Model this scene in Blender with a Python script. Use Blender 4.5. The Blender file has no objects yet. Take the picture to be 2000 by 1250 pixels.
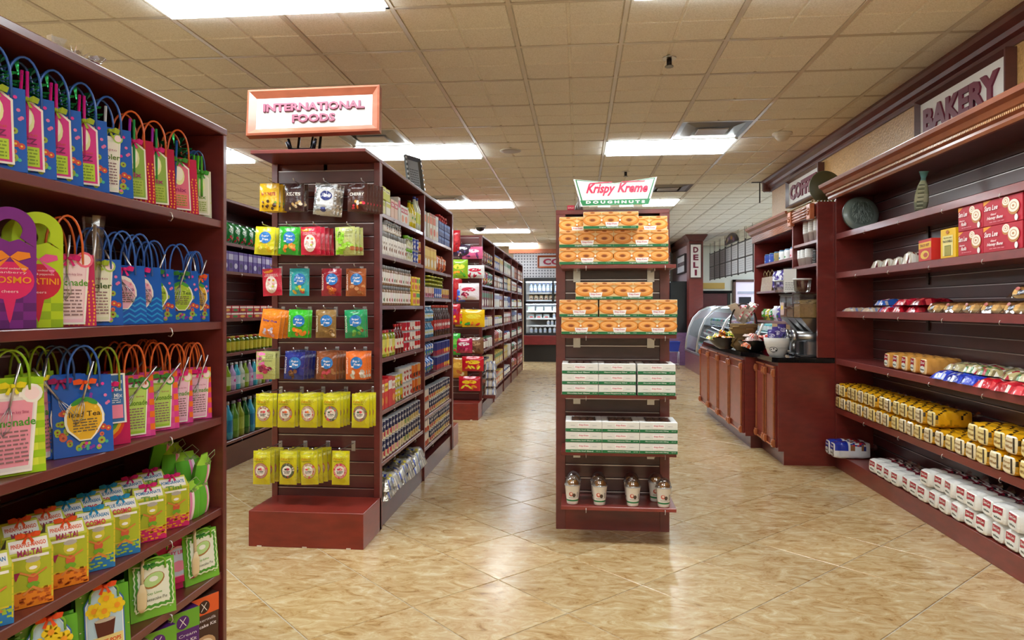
import bpy, math, random
from mathutils import Matrix, Vector
R = random.Random(7)
PI = math.pi
scene = bpy.context.scene
COL = scene.collection

# ---------------------------------------------------------------- camera
F = 1378.0                      # focal length in pixels of the 2000 px frame
HC = 1.28                       # camera height
YAW = math.atan(130 / F)
CT, ST = math.cos(YAW), math.sin(YAW)
cam_d = bpy.data.cameras.new('camera')
cam = bpy.data.objects.new('camera', cam_d)
COL.objects.link(cam)
cam_d.sensor_width = 36
cam_d.lens = 36 * F / 2000
cam_d.shift_y = -25 / 2000
cam_d.clip_start = 0.05
cam.location = (0, 0, HC)
cam.rotation_euler = (PI / 2, 0, YAW)
scene.camera = cam

# ---------------------------------------------------------------- world, exposure
w = bpy.data.worlds.new('world'); scene.world = w; w.use_nodes = True
w.node_tree.nodes['Background'].inputs[0].default_value = (0.9, 0.93, 1.0, 1)
w.node_tree.nodes['Background'].inputs[1].default_value = 0.25
scene.view_settings.view_transform = 'Standard'
scene.view_settings.look = 'None'
scene.view_settings.gamma = 1
scene.view_settings.use_curve_mapping = False
scene.view_settings.exposure = 0.0
PANEL_LIGHT = 22.5               # strength of the fluorescent troffers
scene.cycles.max_bounces = 8
scene.cycles.diffuse_bounces = 5
scene.cycles.glossy_bounces = 3
scene.cycles.transmission_bounces = 6
scene.cycles.transparent_max_bounces = 12
scene.cycles.caustics_reflective = False
scene.cycles.caustics_refractive = False
scene.cycles.sample_clamp_indirect = 4

# ---------------------------------------------------------------- measuring: pixel of the photograph -> metres on a known plane
def onY(px, py, Y):
    r = (px - 1000) / F; D = Y / (CT + ST * r)
    return D * (CT * r - ST), HC + (600 - py) * D / F
def onX(px, X, py=600):
    r = (px - 1000) / F; D = X / (CT * r - ST)
    return D * (CT + ST * r), HC + (600 - py) * D / F
def c(h):
    if not isinstance(h, str): return h
    h = h.lstrip('#')
    o = []
    for i in (0, 2, 4):
        v = int(h[i:i + 2], 16) / 255
        o.append(v / 12.92 if v <= 0.04045 else ((v + 0.055) / 1.055) ** 2.4)
    return (o[0], o[1], o[2], 1.0)

# ---------------------------------------------------------------- materials
MAT = {}
def nmat(name):
    m = bpy.data.materials.new(name); m.use_nodes = True
    MAT[name] = m
    nt = m.node_tree
    return m, nt, nt.nodes['Principled BSDF'], nt.nodes.new, nt.links.new
def colmat(name, rough, metal=0.0, coat=0.0, noise=None, spec=0.5, alpha=None, bump=None):
    m, nt, b, N, L = nmat(name)
    a = N('ShaderNodeVertexColor'); a.layer_name = 'Col'
    src = a.outputs['Color']
    if noise:
        sc, amt, stretch = noise
        tc = N('ShaderNodeTexCoord'); mp = N('ShaderNodeMapping'); mp.inputs['Scale'].default_value = stretch
        L(tc.outputs['Object'], mp.inputs['Vector'])
        n = N('ShaderNodeTexNoise'); n.inputs['Scale'].default_value = sc; n.inputs['Detail'].default_value = 4
        L(mp.outputs['Vector'], n.inputs['Vector'])
        mr = N('ShaderNodeMapRange'); mr.inputs['To Min'].default_value = 1 - amt; mr.inputs['To Max'].default_value = 1 + amt
        mr.inputs['From Min'].default_value = 0.3; mr.inputs['From Max'].default_value = 0.7
        L(n.outputs['Fac'], mr.inputs['Value'])
        mx = N('ShaderNodeVectorMath'); mx.operation = 'SCALE'
        L(src, mx.inputs[0]); L(mr.outputs['Result'], mx.inputs['Scale'])
        src = mx.outputs['Vector']
    L(src, b.inputs['Base Color'])
    b.inputs['Roughness'].default_value = rough
    b.inputs['Metallic'].default_value = metal
    b.inputs['Coat Weight'].default_value = coat
    b.inputs['Coat Roughness'].default_value = 0.12
    b.inputs['Specular IOR Level'].default_value = spec
    if bump:
        n2 = N('ShaderNodeTexNoise'); n2.inputs['Scale'].default_value = bump[0]
        tc2 = N('ShaderNodeTexCoord'); L(tc2.outputs['Object'], n2.inputs['Vector'])
        bp = N('ShaderNodeBump'); bp.inputs['Strength'].default_value = bump[1]; bp.inputs['Distance'].default_value = bump[2]
        L(n2.outputs['Fac'], bp.inputs['Height']); L(bp.outputs['Normal'], b.inputs['Normal'])
    if alpha is not None:
        b.inputs['Alpha'].default_value = alpha
    return m
colmat('paper', 0.5)
colmat('plastic', 0.28, coat=0.15)
colmat('film', 0.22, coat=0.4, bump=(60, 0.5, 0.006))
colmat('foil', 0.3, metal=0.85, bump=(45, 0.8, 0.01))
colmat('metal', 0.3, metal=0.95)
colmat('wood', 0.34, coat=0.25, noise=(9, 0.16, (1, 1, 3)))
colmat('wallpaint', 0.6)
colmat('bread', 0.75, noise=(40, 0.2, (1, 1, 1)))
colmat('cloth', 0.85)
def glassmat(name, tint, refl=0.05, rough=0.03, base=0.06):
    m, nt, b, N, L = nmat(name)
    nt.nodes.remove(b)
    out = nt.nodes['Material Output']
    t = N('ShaderNodeBsdfTransparent'); t.inputs[0].default_value = tint
    g = N('ShaderNodeBsdfGlossy'); g.inputs['Roughness'].default_value = rough
    lw = N('ShaderNodeLayerWeight'); lw.inputs['Blend'].default_value = 0.35
    mr = N('ShaderNodeMapRange'); mr.inputs['To Min'].default_value = base; mr.inputs['To Max'].default_value = 0.6
    L(lw.outputs['Fresnel'], mr.inputs['Value'])
    mx = N('ShaderNodeMixShader'); L(mr.outputs['Result'], mx.inputs[0]); L(t.outputs[0], mx.inputs[1]); L(g.outputs[0], mx.inputs[2])
    L(mx.outputs[0], out.inputs[0])
glassmat('glass', (0.93, 0.96, 0.96, 1))
glassmat('clearwrap', (0.9, 0.9, 0.9, 1), rough=0.12, base=0.12)
def emitmat(name, colr, s):
    m, nt, b, N, L = nmat(name)
    b.inputs['Base Color'].default_value = (0.9, 0.9, 0.9, 1)
    b.inputs['Emission Color'].default_value = colr
    b.inputs['Emission Strength'].default_value = s
emitmat('troffer', (0.87, 0.965, 1.0, 1), PANEL_LIGHT)
emitmat('troffer_cool', (0.78, 0.88, 1, 1), PANEL_LIGHT)
emitmat('case_light', (0.75, 0.88, 1, 1), 26.0)
emitmat('screen', (0.5, 0.4, 0.75, 1), 0.5)
# floor tile: warm travertine-look porcelain
m, nt, b, N, L = nmat('tile')
g = N('ShaderNodeNewGeometry'); oi = N('ShaderNodeObjectInfo')
ad = N('ShaderNodeVectorMath'); ad.operation = 'MULTIPLY_ADD'
cmb = N('ShaderNodeCombineXYZ'); L(oi.outputs['Random'], cmb.inputs[2])
ad.inputs[1].default_value = (0, 0, 9.0); L(cmb.outputs[0], ad.inputs[0]); L(g.outputs['Position'], ad.inputs[2])
mp = N('ShaderNodeMapping'); mp.inputs['Rotation'].default_value = (0, 0, 0.12); mp.inputs['Scale'].default_value = (1, 1.9, 1)
L(ad.outputs[0], mp.inputs['Vector'])
n1 = N('ShaderNodeTexNoise'); n1.inputs['Scale'].default_value = 8; n1.inputs['Detail'].default_value = 8; n1.inputs['Roughness'].default_value = 0.74; n1.inputs['Distortion'].default_value = 1.1
L(mp.outputs[0], n1.inputs['Vector'])
cr = N('ShaderNodeValToRGB'); L(n1.outputs['Fac'], cr.inputs[0])
e = cr.color_ramp.elements
e[0].position = 0.30; e[0].color = c('#825c33'); e[1].position = 0.72; e[1].color = c('#d8ccae')
x = e.new(0.42); x.color = c('#b49160'); x = e.new(0.56); x.color = c('#c6ad83')
hs = N('ShaderNodeHueSaturation'); mr = N('ShaderNodeMapRange'); mr.inputs['To Min'].default_value = 0.9; mr.inputs['To Max'].default_value = 1.08
L(oi.outputs['Random'], mr.inputs['Value']); L(mr.outputs[0], hs.inputs['Value']); L(cr.outputs[0], hs.inputs['Color'])
L(hs.outputs[0], b.inputs['Base Color'])
b.inputs['Roughness'].default_value = 0.26
n2 = N('ShaderNodeTexNoise'); n2.inputs['Scale'].default_value = 7; L(g.outputs['Position'], n2.inputs['Vector'])
mr2 = N('ShaderNodeMapRange'); mr2.inputs['To Min'].default_value = 0.14; mr2.inputs['To Max'].default_value = 0.27; L(n2.outputs['Fac'], mr2.inputs['Value']); L(mr2.outputs[0], b.inputs['Roughness'])
# ceiling tile: finely pitted mineral board
m, nt, b, N, L = nmat('ceiling_board')
g = N('ShaderNodeNewGeometry'); n1 = N('ShaderNodeTexNoise'); n1.inputs['Scale'].default_value = 160; L(g.outputs['Position'], n1.inputs['Vector'])
cr = N('ShaderNodeValToRGB'); cr.color_ramp.elements[0].position = 0.35; cr.color_ramp.elements[0].color = c('#dedbd0'); cr.color_ramp.elements[1].position = 0.6; cr.color_ramp.elements[1].color = c('#f1efe7')
L(n1.outputs['Fac'], cr.inputs[0]); L(cr.outputs[0], b.inputs['Base Color']); b.inputs['Roughness'].default_value = 0.9
# textured tan wall
m, nt, b, N, L = nmat('stucco')
g = N('ShaderNodeNewGeometry'); n1 = N('ShaderNodeTexNoise'); n1.inputs['Scale'].default_value = 60; n1.inputs['Detail'].default_value = 3; L(g.outputs['Position'], n1.inputs['Vector'])
cr = N('ShaderNodeValToRGB'); cr.color_ramp.elements[0].position = 0.3; cr.color_ramp.elements[0].color = c('#b88c54'); cr.color_ramp.elements[1].position = 0.7; cr.color_ramp.elements[1].color = c('#d2a66a')
L(n1.outputs['Fac'], cr.inputs[0]); L(cr.outputs[0], b.inputs['Base Color']); b.inputs['Roughness'].default_value = 0.36
bp = N('ShaderNodeBump'); bp.inputs['Strength'].default_value = 0.9; bp.inputs['Distance'].default_value = 0.006; L(n1.outputs['Fac'], bp.inputs['Height']); L(bp.outputs[0], b.inputs['Normal'])
# black granite
m, nt, b, N, L = nmat('granite')
g = N('ShaderNodeNewGeometry'); n1 = N('ShaderNodeTexNoise'); n1.inputs['Scale'].default_value = 220; L(g.outputs['Position'], n1.inputs['Vector'])
cr = N('ShaderNodeValToRGB'); cr.color_ramp.elements[0].position = 0.62; cr.color_ramp.elements[0].color = c('#0b0b0d'); cr.color_ramp.elements[1].position = 0.75; cr.color_ramp.elements[1].color = c('#4a4a50')
L(n1.outputs['Fac'], cr.inputs[0]); L(cr.outputs[0], b.inputs['Base Color']); b.inputs['Roughness'].default_value = 0.08
# perforated metal
m, nt, b, N, L = nmat('perforated')
tc = N('ShaderNodeTexCoord'); vm = N('ShaderNodeVectorMath'); vm.operation = 'MULTIPLY'; vm.inputs[1].default_value = (14, 14, 14); L(tc.outputs['Object'], vm.inputs[0])
fr = N('ShaderNodeVectorMath'); fr.operation = 'FRACTION'; L(vm.outputs[0], fr.inputs[0])
sp = N('ShaderNodeSeparateXYZ'); L(fr.outputs[0], sp.inputs[0])
cb = N('ShaderNodeCombineXYZ'); L(sp.outputs[0], cb.inputs[0]); L(sp.outputs[2], cb.inputs[1])
ds = N('ShaderNodeVectorMath'); ds.operation = 'DISTANCE'; ds.inputs[1].default_value = (0.5, 0.5, 0); L(cb.outputs[0], ds.inputs[0])
gt = N('ShaderNodeMath'); gt.operation = 'LESS_THAN'; gt.inputs[1].default_value = 0.27; L(ds.outputs['Value'], gt.inputs[0])
mx = N('ShaderNodeMix'); mx.data_type = 'RGBA'; L(gt.outputs[0], mx.inputs[0]); mx.inputs[6].default_value = c('#c9c8cc'); mx.inputs[7].default_value = c('#6f6d74')
L(mx.outputs[2], b.inputs['Base Color']); b.inputs['Roughness'].default_value = 0.3; b.inputs['Metallic'].default_value = 0.35

# ---------------------------------------------------------------- text outlines
_tc = {}
def text_mesh(s, bold=0.0, shear=0.0, ext=0.0, res=2, squeeze=1.0):
    k = (s, bold, shear, ext, res)
    if k not in _tc:
        cu = bpy.data.curves.new('t', 'FONT'); cu.body = s; cu.offset = bold; cu.shear = shear
        cu.resolution_u = res; cu.extrude = ext; cu.size = 1
        o = bpy.data.objects.new('t', cu)
        me = bpy.data.meshes.new_from_object(o)
        vs = [(v.co.x, v.co.y, v.co.z) for v in me.vertices]
        fs = [tuple(p.vertices) for p in me.polygons]
        if vs:
            x0 = min(v[0] for v in vs); x1 = max(v[0] for v in vs); y0 = min(v[1] for v in vs); y1 = max(v[1] for v in vs)
        else: x0 = x1 = y0 = y1 = 0
        _tc[k] = (vs, fs, x0, x1, y0, y1)
        bpy.data.objects.remove(o); bpy.data.curves.remove(cu); bpy.data.meshes.remove(me)
    return _tc[k]

# ---------------------------------------------------------------- mesh builder
class B:
    def __init__(s, xf=None):
        s.V = []; s.Fc = []; s.C = []; s.M = []; s.S = []; s.xf = xf; s.mats = []
        s.m = 'paper'; s.smooth = False
    def mi(s, m):
        m = m or s.m
        if m not in s.mats: s.mats.append(m)
        return s.mats.index(m)
    def v(s, x, y, z):
        if s.xf is not None:
            p = s.xf @ Vector((x, y, z)); s.V.append((p.x, p.y, p.z))
        else: s.V.append((x, y, z))
        return len(s.V) - 1
    def f(s, ids, col, m=None, sm=None):
        s.Fc.append(tuple(ids)); s.C.append(c(col)); s.M.append(s.mi(m)); s.S.append(s.smooth if sm is None else sm)
    def quad(s, pts, col, m=None):
        s.f([s.v(*p) for p in pts], col, m)
    def box(s, x0, y0, z0, x1, y1, z1, col, m=None, ch=0.0):
        if x0 > x1: x0, x1 = x1, x0
        if y0 > y1: y0, y1 = y1, y0
        if z0 > z1: z0, z1 = z1, z0
        if ch <= 0:
            i = [s.v(x, y, z) for z in (z0, z1) for y in (y0, y1) for x in (x0, x1)]
            for q in ((0, 2, 3, 1), (4, 5, 7, 6), (0, 1, 5, 4), (2, 6, 7, 3), (0, 4, 6, 2), (1, 3, 7, 5)):
                s.f([i[k] for k in q], col, m)
            return
        ch = min(ch, (x1 - x0) * .45, (y1 - y0) * .45, (z1 - z0) * .45)
        X = (x0, x1); Y = (y0, y1); Z = (z0, z1); I = {}
        for a in (0, 1):
            for b_ in (0, 1):
                for d in (0, 1):
                    sx = ch if a == 0 else -ch; sy = ch if b_ == 0 else -ch; sz = ch if d == 0 else -ch
                    I[a, b_, d, 'x'] = s.v(X[a], Y[b_] + sy, Z[d] + sz)
                    I[a, b_, d, 'y'] = s.v(X[a] + sx, Y[b_], Z[d] + sz)
                    I[a, b_, d, 'z'] = s.v(X[a] + sx, Y[b_] + sy, Z[d])
        def F(l, flip): s.f(l[::-1] if flip else l, col, m)
        for a in (0, 1):
            F([I[a, 0, 0, 'x'], I[a, 0, 1, 'x'], I[a, 1, 1, 'x'], I[a, 1, 0, 'x']], a == 1)
            F([I[0, a, 0, 'y'], I[1, a, 0, 'y'], I[1, a, 1, 'y'], I[0, a, 1, 'y']], a == 1)
            F([I[0, 0, a, 'z'], I[0, 1, a, 'z'], I[1, 1, a, 'z'], I[1, 0, a, 'z']], a == 1)
        for a in (0, 1):
            for b_ in (0, 1):
                F([I[a, b_, 0, 'x'], I[a, b_, 1, 'x'], I[a, b_, 1, 'y'], I[a, b_, 0, 'y']], (a + b_) % 2 == 0)
                F([I[a, 0, b_, 'x'], I[a, 1, b_, 'x'], I[a, 1, b_, 'z'], I[a, 0, b_, 'z']], (a + b_) % 2 == 1)
                F([I[0, a, b_, 'y'], I[1, a, b_, 'y'], I[1, a, b_, 'z'], I[0, a, b_, 'z']], (a + b_) % 2 == 0)
                for d in (0, 1):
                    F([I[a, b_, d, 'x'], I[a, b_, d, 'y'], I[a, b_, d, 'z']], (a + b_ + d) % 2 == 1)
    def lathe(s, prof, n=14, cx=0, cy=0, m=None, sm=True, cap=True, sx=1.0, sy=1.0):
        """prof: list of (r, z, colour of the band above this ring)"""
        rings = []
        for (r, z, col) in prof:
            rings.append([s.v(cx + sx * r * math.cos(2 * PI * k / n), cy + sy * r * math.sin(2 * PI * k / n), z) for k in range(n)])
        for i in range(len(prof) - 1):
            for k in range(n):
                s.f([rings[i][k], rings[i][(k + 1) % n], rings[i + 1][(k + 1) % n], rings[i + 1][k]], prof[i][2], m, sm)
        if cap:
            if prof[0][0] > 1e-5: s.f(rings[0][::-1], prof[0][2], m, False)
            if prof[-1][0] > 1e-5: s.f(rings[-1], prof[-1][2], m, False)
    def tube(s, pts, r, n=6, col='#888888', m=None, sm=True, taper=None):
        pts = [Vector(p) for p in pts]; rings = []
        up = Vector((0, 0, 1)); prev = None
        for i, p in enumerate(pts):
            t = (pts[min(i + 1, len(pts) - 1)] - pts[max(i - 1, 0)])
            if t.length < 1e-9: t = Vector((0, 0, 1))
            t.normalize()
            a = prev if prev is not None else (up if abs(t.z) < 0.9 else Vector((1, 0, 0)))
            a = a - t * a.dot(t)
            if a.length < 1e-6: a = Vector((1, 0, 0)) - t * t.x
            a.normalize(); prev = a; b_ = t.cross(a)
            rr = r if taper is None else r * taper[i]
            rings.append([s.v(*(p + a * (rr * math.cos(2 * PI * k / n)) + b_ * (rr * math.sin(2 * PI * k / n)))) for k in range(n)])
        for i in range(len(rings) - 1):
            for k in range(n):
                s.f([rings[i][k], rings[i][(k + 1) % n], rings[i + 1][(k + 1) % n], rings[i + 1][k]], col, m, sm)
        s.f(rings[0][::-1], col, m, False); s.f(rings[-1], col, m, False)
    def prism(s, pts, d0, d1, col, axis='y', m=None, side=None):
        """polygon pts in the plane across axis, pushed from d0 to d1"""
        def P(a, b_, d):
            return (a, d, b_) if axis == 'y' else ((d, a, b_) if axis == 'x' else (a, b_, d))
        i0 = [s.v(*P(a, b_, d0)) for a, b_ in pts]; i1 = [s.v(*P(a, b_, d1)) for a, b_ in pts]
        s.f(i0, col, m); s.f(i1[::-1], col, m)
        n = len(pts)
        for k in range(n): s.f([i0[k], i1[k], i1[(k + 1) % n], i0[(k + 1) % n]], side or col, m)
    def grid(s, fn, nu, nv, col, m=None, sm=True, close=False):
        I = [[s.v(*fn(i / nu, j / nv)) for i in range(nu + 1)] for j in range(nv + 1)]
        for j in range(nv):
            for i in range(nu):
                cc = col(( i + .5) / nu, (j + .5) / nv) if callable(col) else col
                s.f([I[j][i], I[j][i + 1], I[j + 1][i + 1], I[j + 1][i]], cc, m, sm)
    def mesh(s, name):
        me = bpy.data.meshes.new(name)
        me.from_pydata(s.V, [], s.Fc)
        for mm in s.mats: me.materials.append(MAT[mm])
        me.polygons.foreach_set('material_index', s.M)
        me.polygons.foreach_set('use_smooth', s.S)
        ca = me.color_attributes.new('Col', 'FLOAT_COLOR', 'CORNER')
        buf = []
        for fc, cc in zip(s.Fc, s.C): buf.extend(cc * len(fc))
        ca.data.foreach_set('color', buf)
        me.update()
        return me

class Pr:
    """flat print laid on a surface: mp(u, v, lift) -> point"""
    def __init__(s, b, mp, m='paper', step=0.00045, seg=0.03):
        s.b = b; s.mp = mp; s.m = m; s.l = 1; s.step = step; s.seg = seg
    def nxt(s): s.l += 1
    def P(s, u, v): return s.mp(u, v, s.l * s.step)
    def rect(s, u0, v0, u1, v1, col):
        nu = max(1, math.ceil(abs(u1 - u0) / s.seg)); nv = max(1, math.ceil(abs(v1 - v0) / s.seg))
        s.b.grid(lambda a, t: s.P(u0 + (u1 - u0) * a, v0 + (v1 - v0) * t), nu, nv, col, s.m, False); s.nxt()
    def ell(s, cx, cy, rx, ry, col, n=18, rot=0.0):
        ca, sa = math.cos(rot), math.sin(rot)
        nr = max(1, math.ceil(max(rx, ry) / s.seg)); ce = s.b.v(*s.P(cx, cy)); prev = None
        for j in range(1, nr + 1):
            q = j / nr; ring = []
            for k in range(n):
                a = 2 * PI * k / n; x_ = rx * q * math.cos(a); y_ = ry * q * math.sin(a)
                ring.append(s.b.v(*s.P(cx + x_ * ca - y_ * sa, cy + x_ * sa + y_ * ca)))
            for k in range(n):
                if prev is None: s.b.f([ce, ring[k], ring[(k + 1) % n]], col, s.m, False)
                else: s.b.f([prev[k], ring[k], ring[(k + 1) % n], prev[(k + 1) % n]], col, s.m, False)
            prev = ring
        s.nxt()
    def poly(s, pts, col):
        s.b.f([s.b.v(*s.P(*p)) for p in pts], col, s.m, False); s.nxt()
    def text(s, t, cx, cy, h, col, w=None, bold=0.0, shear=0.0, res=2, rot=0.0):
        vs, fs, x0, x1, y0, y1 = text_mesh(t, bold, shear, 0.0, res)
        if not vs: return
        k = h / max(1e-6, (y1 - y0)); kx = k if w is None else w / (x1 - x0)
        ca, sa = math.cos(rot), math.sin(rot); ids = []
        for v in vs:
            a = (v[0] - (x0 + x1) / 2) * kx; b_ = (v[1] - (y0 + y1) / 2) * k
            ids.append(s.b.v(*s.P(cx + a * ca - b_ * sa, cy + a * sa + b_ * ca)))
        for f_ in fs: s.b.f([ids[i] for i in f_], col, s.m, False)
        s.nxt()
    def vtext(s, t, cx, cy, h, col, w, bold=0.02): s.text(t, cx, cy, h, col, w, bold, rot=PI / 2)

# ---------------------------------------------------------------- objects
def link(o): COL.objects.link(o); return o
def obj(name, me, parent=None, loc=(0, 0, 0), rot=(0, 0, 0)):
    if isinstance(me, B): me = me.mesh(name)
    o = bpy.data.objects.new(name, me); link(o)
    o.location = loc; o.rotation_euler = rot
    if parent is not None: o.parent = parent
    return o
LABELS = {}
def tag(o, label, cat, group=None, kind=None):
    o['label'] = label; o['category'] = cat
    if group: o['group'] = group
    if kind: o['kind'] = kind
    LABELS.setdefault(label, []).append(o.name)
    return o
def empty(name, label, cat, loc=(0, 0, 0), rotz=0.0, group=None, rot=None):
    o = bpy.data.objects.new(name, None); link(o); o.location = loc
    o.rotation_euler = rot if rot else (0, 0, rotz); o.empty_display_size = 0.05
    return tag(o, label, cat, group)
def struct(name, me, parent=None, loc=(0, 0, 0), label=None, kind='structure'):
    o = obj(name, me, parent, loc)
    if parent is None: o['kind'] = kind
    if label: o['label'] = label
    return o
class Proto:
    """a product: parts are (name, mesh, [sub-parts]); front faces -Y, base at z=0"""
    def __init__(s, name, cat, parts):
        s.name = name; s.cat = cat; s.parts = []
        for p in parts:
            nm, b = p[0], p[1]
            subs = [(q[0], q[1].mesh(q[0])) for q in (p[2] if len(p) > 2 else [])]
            s.parts.append((nm, b.mesh(nm), subs))
    def put(s, loc, rotz, label, group=None, rot=None, sc=None):
        if len(s.parts) == 1 and not s.parts[0][2]:
            o = obj(s.name, s.parts[0][1]); o.location = loc; o.rotation_euler = rot if rot else (0, 0, rotz)
            if sc: o.scale = sc if isinstance(sc, tuple) else (sc, sc, sc)
            return tag(o, label, s.cat, group)
        e_ = empty(s.name, label, s.cat, loc, rotz, group, rot)
        if sc: e_.scale = sc if isinstance(sc, tuple) else (sc, sc, sc)
        for nm, me, subs in s.parts:
            o = obj(nm, me, e_)
            for n2, m2 in subs: obj(n2, m2, o)
        return e_
ORD = ('first second third fourth fifth sixth seventh eighth ninth tenth eleventh twelfth thirteenth fourteenth fifteenth sixteenth '
       'seventeenth eighteenth nineteenth twentieth').split()
def od(i):
    if i < 20: return ORD[i]
    t = ['twenty', 'thirty', 'forty', 'fifty'][(i + 1) // 10 - 2]
    k = (i + 1) % 10
    return (t[:-1] + 'ieth') if k == 0 else t + '-' + ORD[k - 1]
def planar(z0=0.0, y=0.0):      # print on a front at local y (facing -Y)
    return lambda u, v, l: (u, y - l, z0 + v)
WOOD = '#70231d'; WOOD_D = '#561e1a'; WOOD_P = '#6a2b28'; TRIM = '#8a4a2c'; LIP = '#b9aeb0'
# ================================================================ the setting
TILE = 0.469
def in_view(x, y, z, pad=60):
    D = -x * ST + y * CT
    if D < 0.5: return None
    px = 1000 + F * (x * CT + y * ST) / D; py = 600 + F * (HC - z) / D
    if -pad < px < 2000 + pad and -pad < py < 1250 + pad: return D
    return None
def clipbox(x, y): return -6.5 < x < 6.0 and -3.5 < y < 18.4
# floor: grout slab and tiles laid on the diagonal
b = B(); b.box(-6.6, -3.6, -0.08, 6.1, 18.7, -0.0035, '#c2bbac', 'paper')
floor = struct('floor', b)
fb = B(); t = TILE / 2 - 0.0022
def tile_geo(bb, cx, cy):
    s2 = math.sqrt(.5)
    def rv(a, d, z): return bb.v(cx + (a - d) * s2, cy + (a + d) * s2, z)
    o = [rv(*p, -0.003) for p in ((-t, -t), (t, -t), (t, t), (-t, t))]
    q = t - 0.002
    i = [rv(*p, 0.0) for p in ((-q, -q), (q, -q), (q, q), (-q, q))]
    bb.f(i, '#ffffff', 'tile')
    for k in range(4): bb.f([o[k], o[(k + 1) % 4], i[(k + 1) % 4], i[k]], '#ffffff', 'tile')
tile_geo(fb, 0, 0); tile_me = fb.mesh('floor_tile')
FX0, FY0 = onY(864, 1080, 1)[0], 0
D4 = HC * F / 480; r4 = (864 - 1000) / F
FX0 = D4 * (CT * r4 - ST); FY0 = D4 * (CT + ST * r4)      # one measured joint crossing
dg = TILE * math.sqrt(.5)
near, far = [], B()
def under(x, y):
    return (-1.72 < x < -1.2 and (y < 2.1 or 3.7 < y < 6.4 or 8.3 < y < 14.3)) or (0.0 < x < .45 and 4.2 < y < 4.5) or (x > 2.2 and y < 8.5) or x < -3
for i in range(-40, 41):
    for j in range(-40, 41):
        # crossings sit at (i+j, i-j) diagonal steps; tile centres half a step on
        x_ = FX0 + (i - j) * dg; y_ = FY0 + (i + j + 1) * dg
        if not clipbox(x_, y_): continue
        D = in_view(x_, y_, 0)
        if D is not None and not under(x_, y_): near.append((D, x_, y_))
        else: tile_geo(far, x_, y_)
near.sort()
for D, x_, y_ in near[:300]: obj('floor_tile', tile_me, floor, (x_, y_, 0))
for D, x_, y_ in near[300:]: tile_geo(far, x_, y_)
ft = obj('floor_tiles_beyond', far, floor); ft['kind'] = 'stuff'
# ceiling
CZ = 2.84; G = 0.61; GX = 0.25; GY = 6.66
b = B(); b.box(-6.6, -3.6, CZ + 0.02, 6.1, 18.7, CZ + 0.12, '#8d8270', 'paper')
ceiling = struct('ceiling', b)
def ctile(bb, x0, y0, full=True):
    hw = G / 2
    for a in (0, 1):
        for d in (0, 1):
            X0 = x0 + a * hw + (0.014 if a == 0 else 0.006); X1 = x0 + (a + 1) * hw - (0.006 if a == 0 else 0.014)
            Y0 = y0 + d * hw + (0.014 if d == 0 else 0.006); Y1 = y0 + (d + 1) * hw - (0.006 if d == 0 else 0.014)
            o = [bb.v(*p, 0.008) for p in ((X0, Y0), (X1, Y0), (X1, Y1), (X0, Y1))]; k_ = 0.006
            i = [bb.v(*p, 0.0) for p in ((X0 + k_, Y0 + k_), (X1 - k_, Y0 + k_), (X1 - k_, Y1 - k_), (X0 + k_, Y1 - k_))]
            bb.f(i[::-1], '#ffffff', 'ceiling_board')
            for k in range(4): bb.f([i[k], i[(k + 1) % 4], o[(k + 1) % 4], o[k]], '#ffffff', 'ceiling_board')
    o = [bb.v(*p, 0.008) for p in ((x0, y0), (x0, y0 + G), (x0 + G, y0 + G), (x0 + G, y0))]
    bb.f(o, '#ffffff', 'ceiling_board')
cb_ = B(); ctile(cb_, 0, 0); cme = cb_.mesh('ceiling_tile')
LIGHTS = [(lx, ly) for ly in (-4.32 + 3.66, 3.0, 6.66, 10.32, 13.98, 17.64 - G) for lx in (-4.63, -2.19, .25)] + [(4.52, 13.98), (4.52, 10.32), (4.52, 16.5), (-2.19, -3.1), (.25, -3.1)]  # panels over the deli are unseen, added to brighten it
VENTS = [(.86, 6.05), (-2.19, 6.05), (-2.19, 9.71), (.86, 9.1)]
taken = set()
for lx, ly in LIGHTS:
    for a in (0, 1): taken.add((round((lx - GX) / G) + a, round((ly - GY) / G)))
for lx, ly in VENTS: taken.add((round((lx - GX) / G), round((ly - GY) / G)))
near, far = [], B(xf=Matrix.Translation((0, 0, CZ)))
for i in range(-12, 11):
    for j in range(-17, 20):
        if (i, j) in taken: continue
        x_ = GX + i * G; y_ = GY + j * G
        if x_ < -6.5 or x_ > 6 or y_ < -3.6 or y_ > 18.2: continue
        D = in_view(x_ + G / 2, y_ + G / 2, CZ, 40)
        if D is not None and x_ < 2.0: near.append((D, x_, y_))
        else: ctile(far, x_, y_)
near.sort()
for D, x_, y_ in near[:300]: obj('ceiling_tile', cme, ceiling, (x_, y_, CZ))
for D, x_, y_ in near[300:]: ctile(far, x_, y_)
o = obj('ceiling_tiles_beyond', far, ceiling); o['kind'] = 'stuff'
b = B()
for i in range(-12, 11):
    x_ = GX + i * G
    if -6.6 < x_ < 6.1: b.box(x_ - .012, -3.6, CZ - .003, x_ + .012, 18.4, CZ + .009, '#cfc6b6', 'plastic')
for j in range(-17, 20):
    y_ = GY + j * G
    if -3.6 < y_ < 18.4: b.box(-6.6, y_ - .012, CZ - .002, 6.1, y_ + .012, CZ + .008, '#c4bbaa', 'plastic')
obj('ceiling_grid', b, ceiling)
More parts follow.
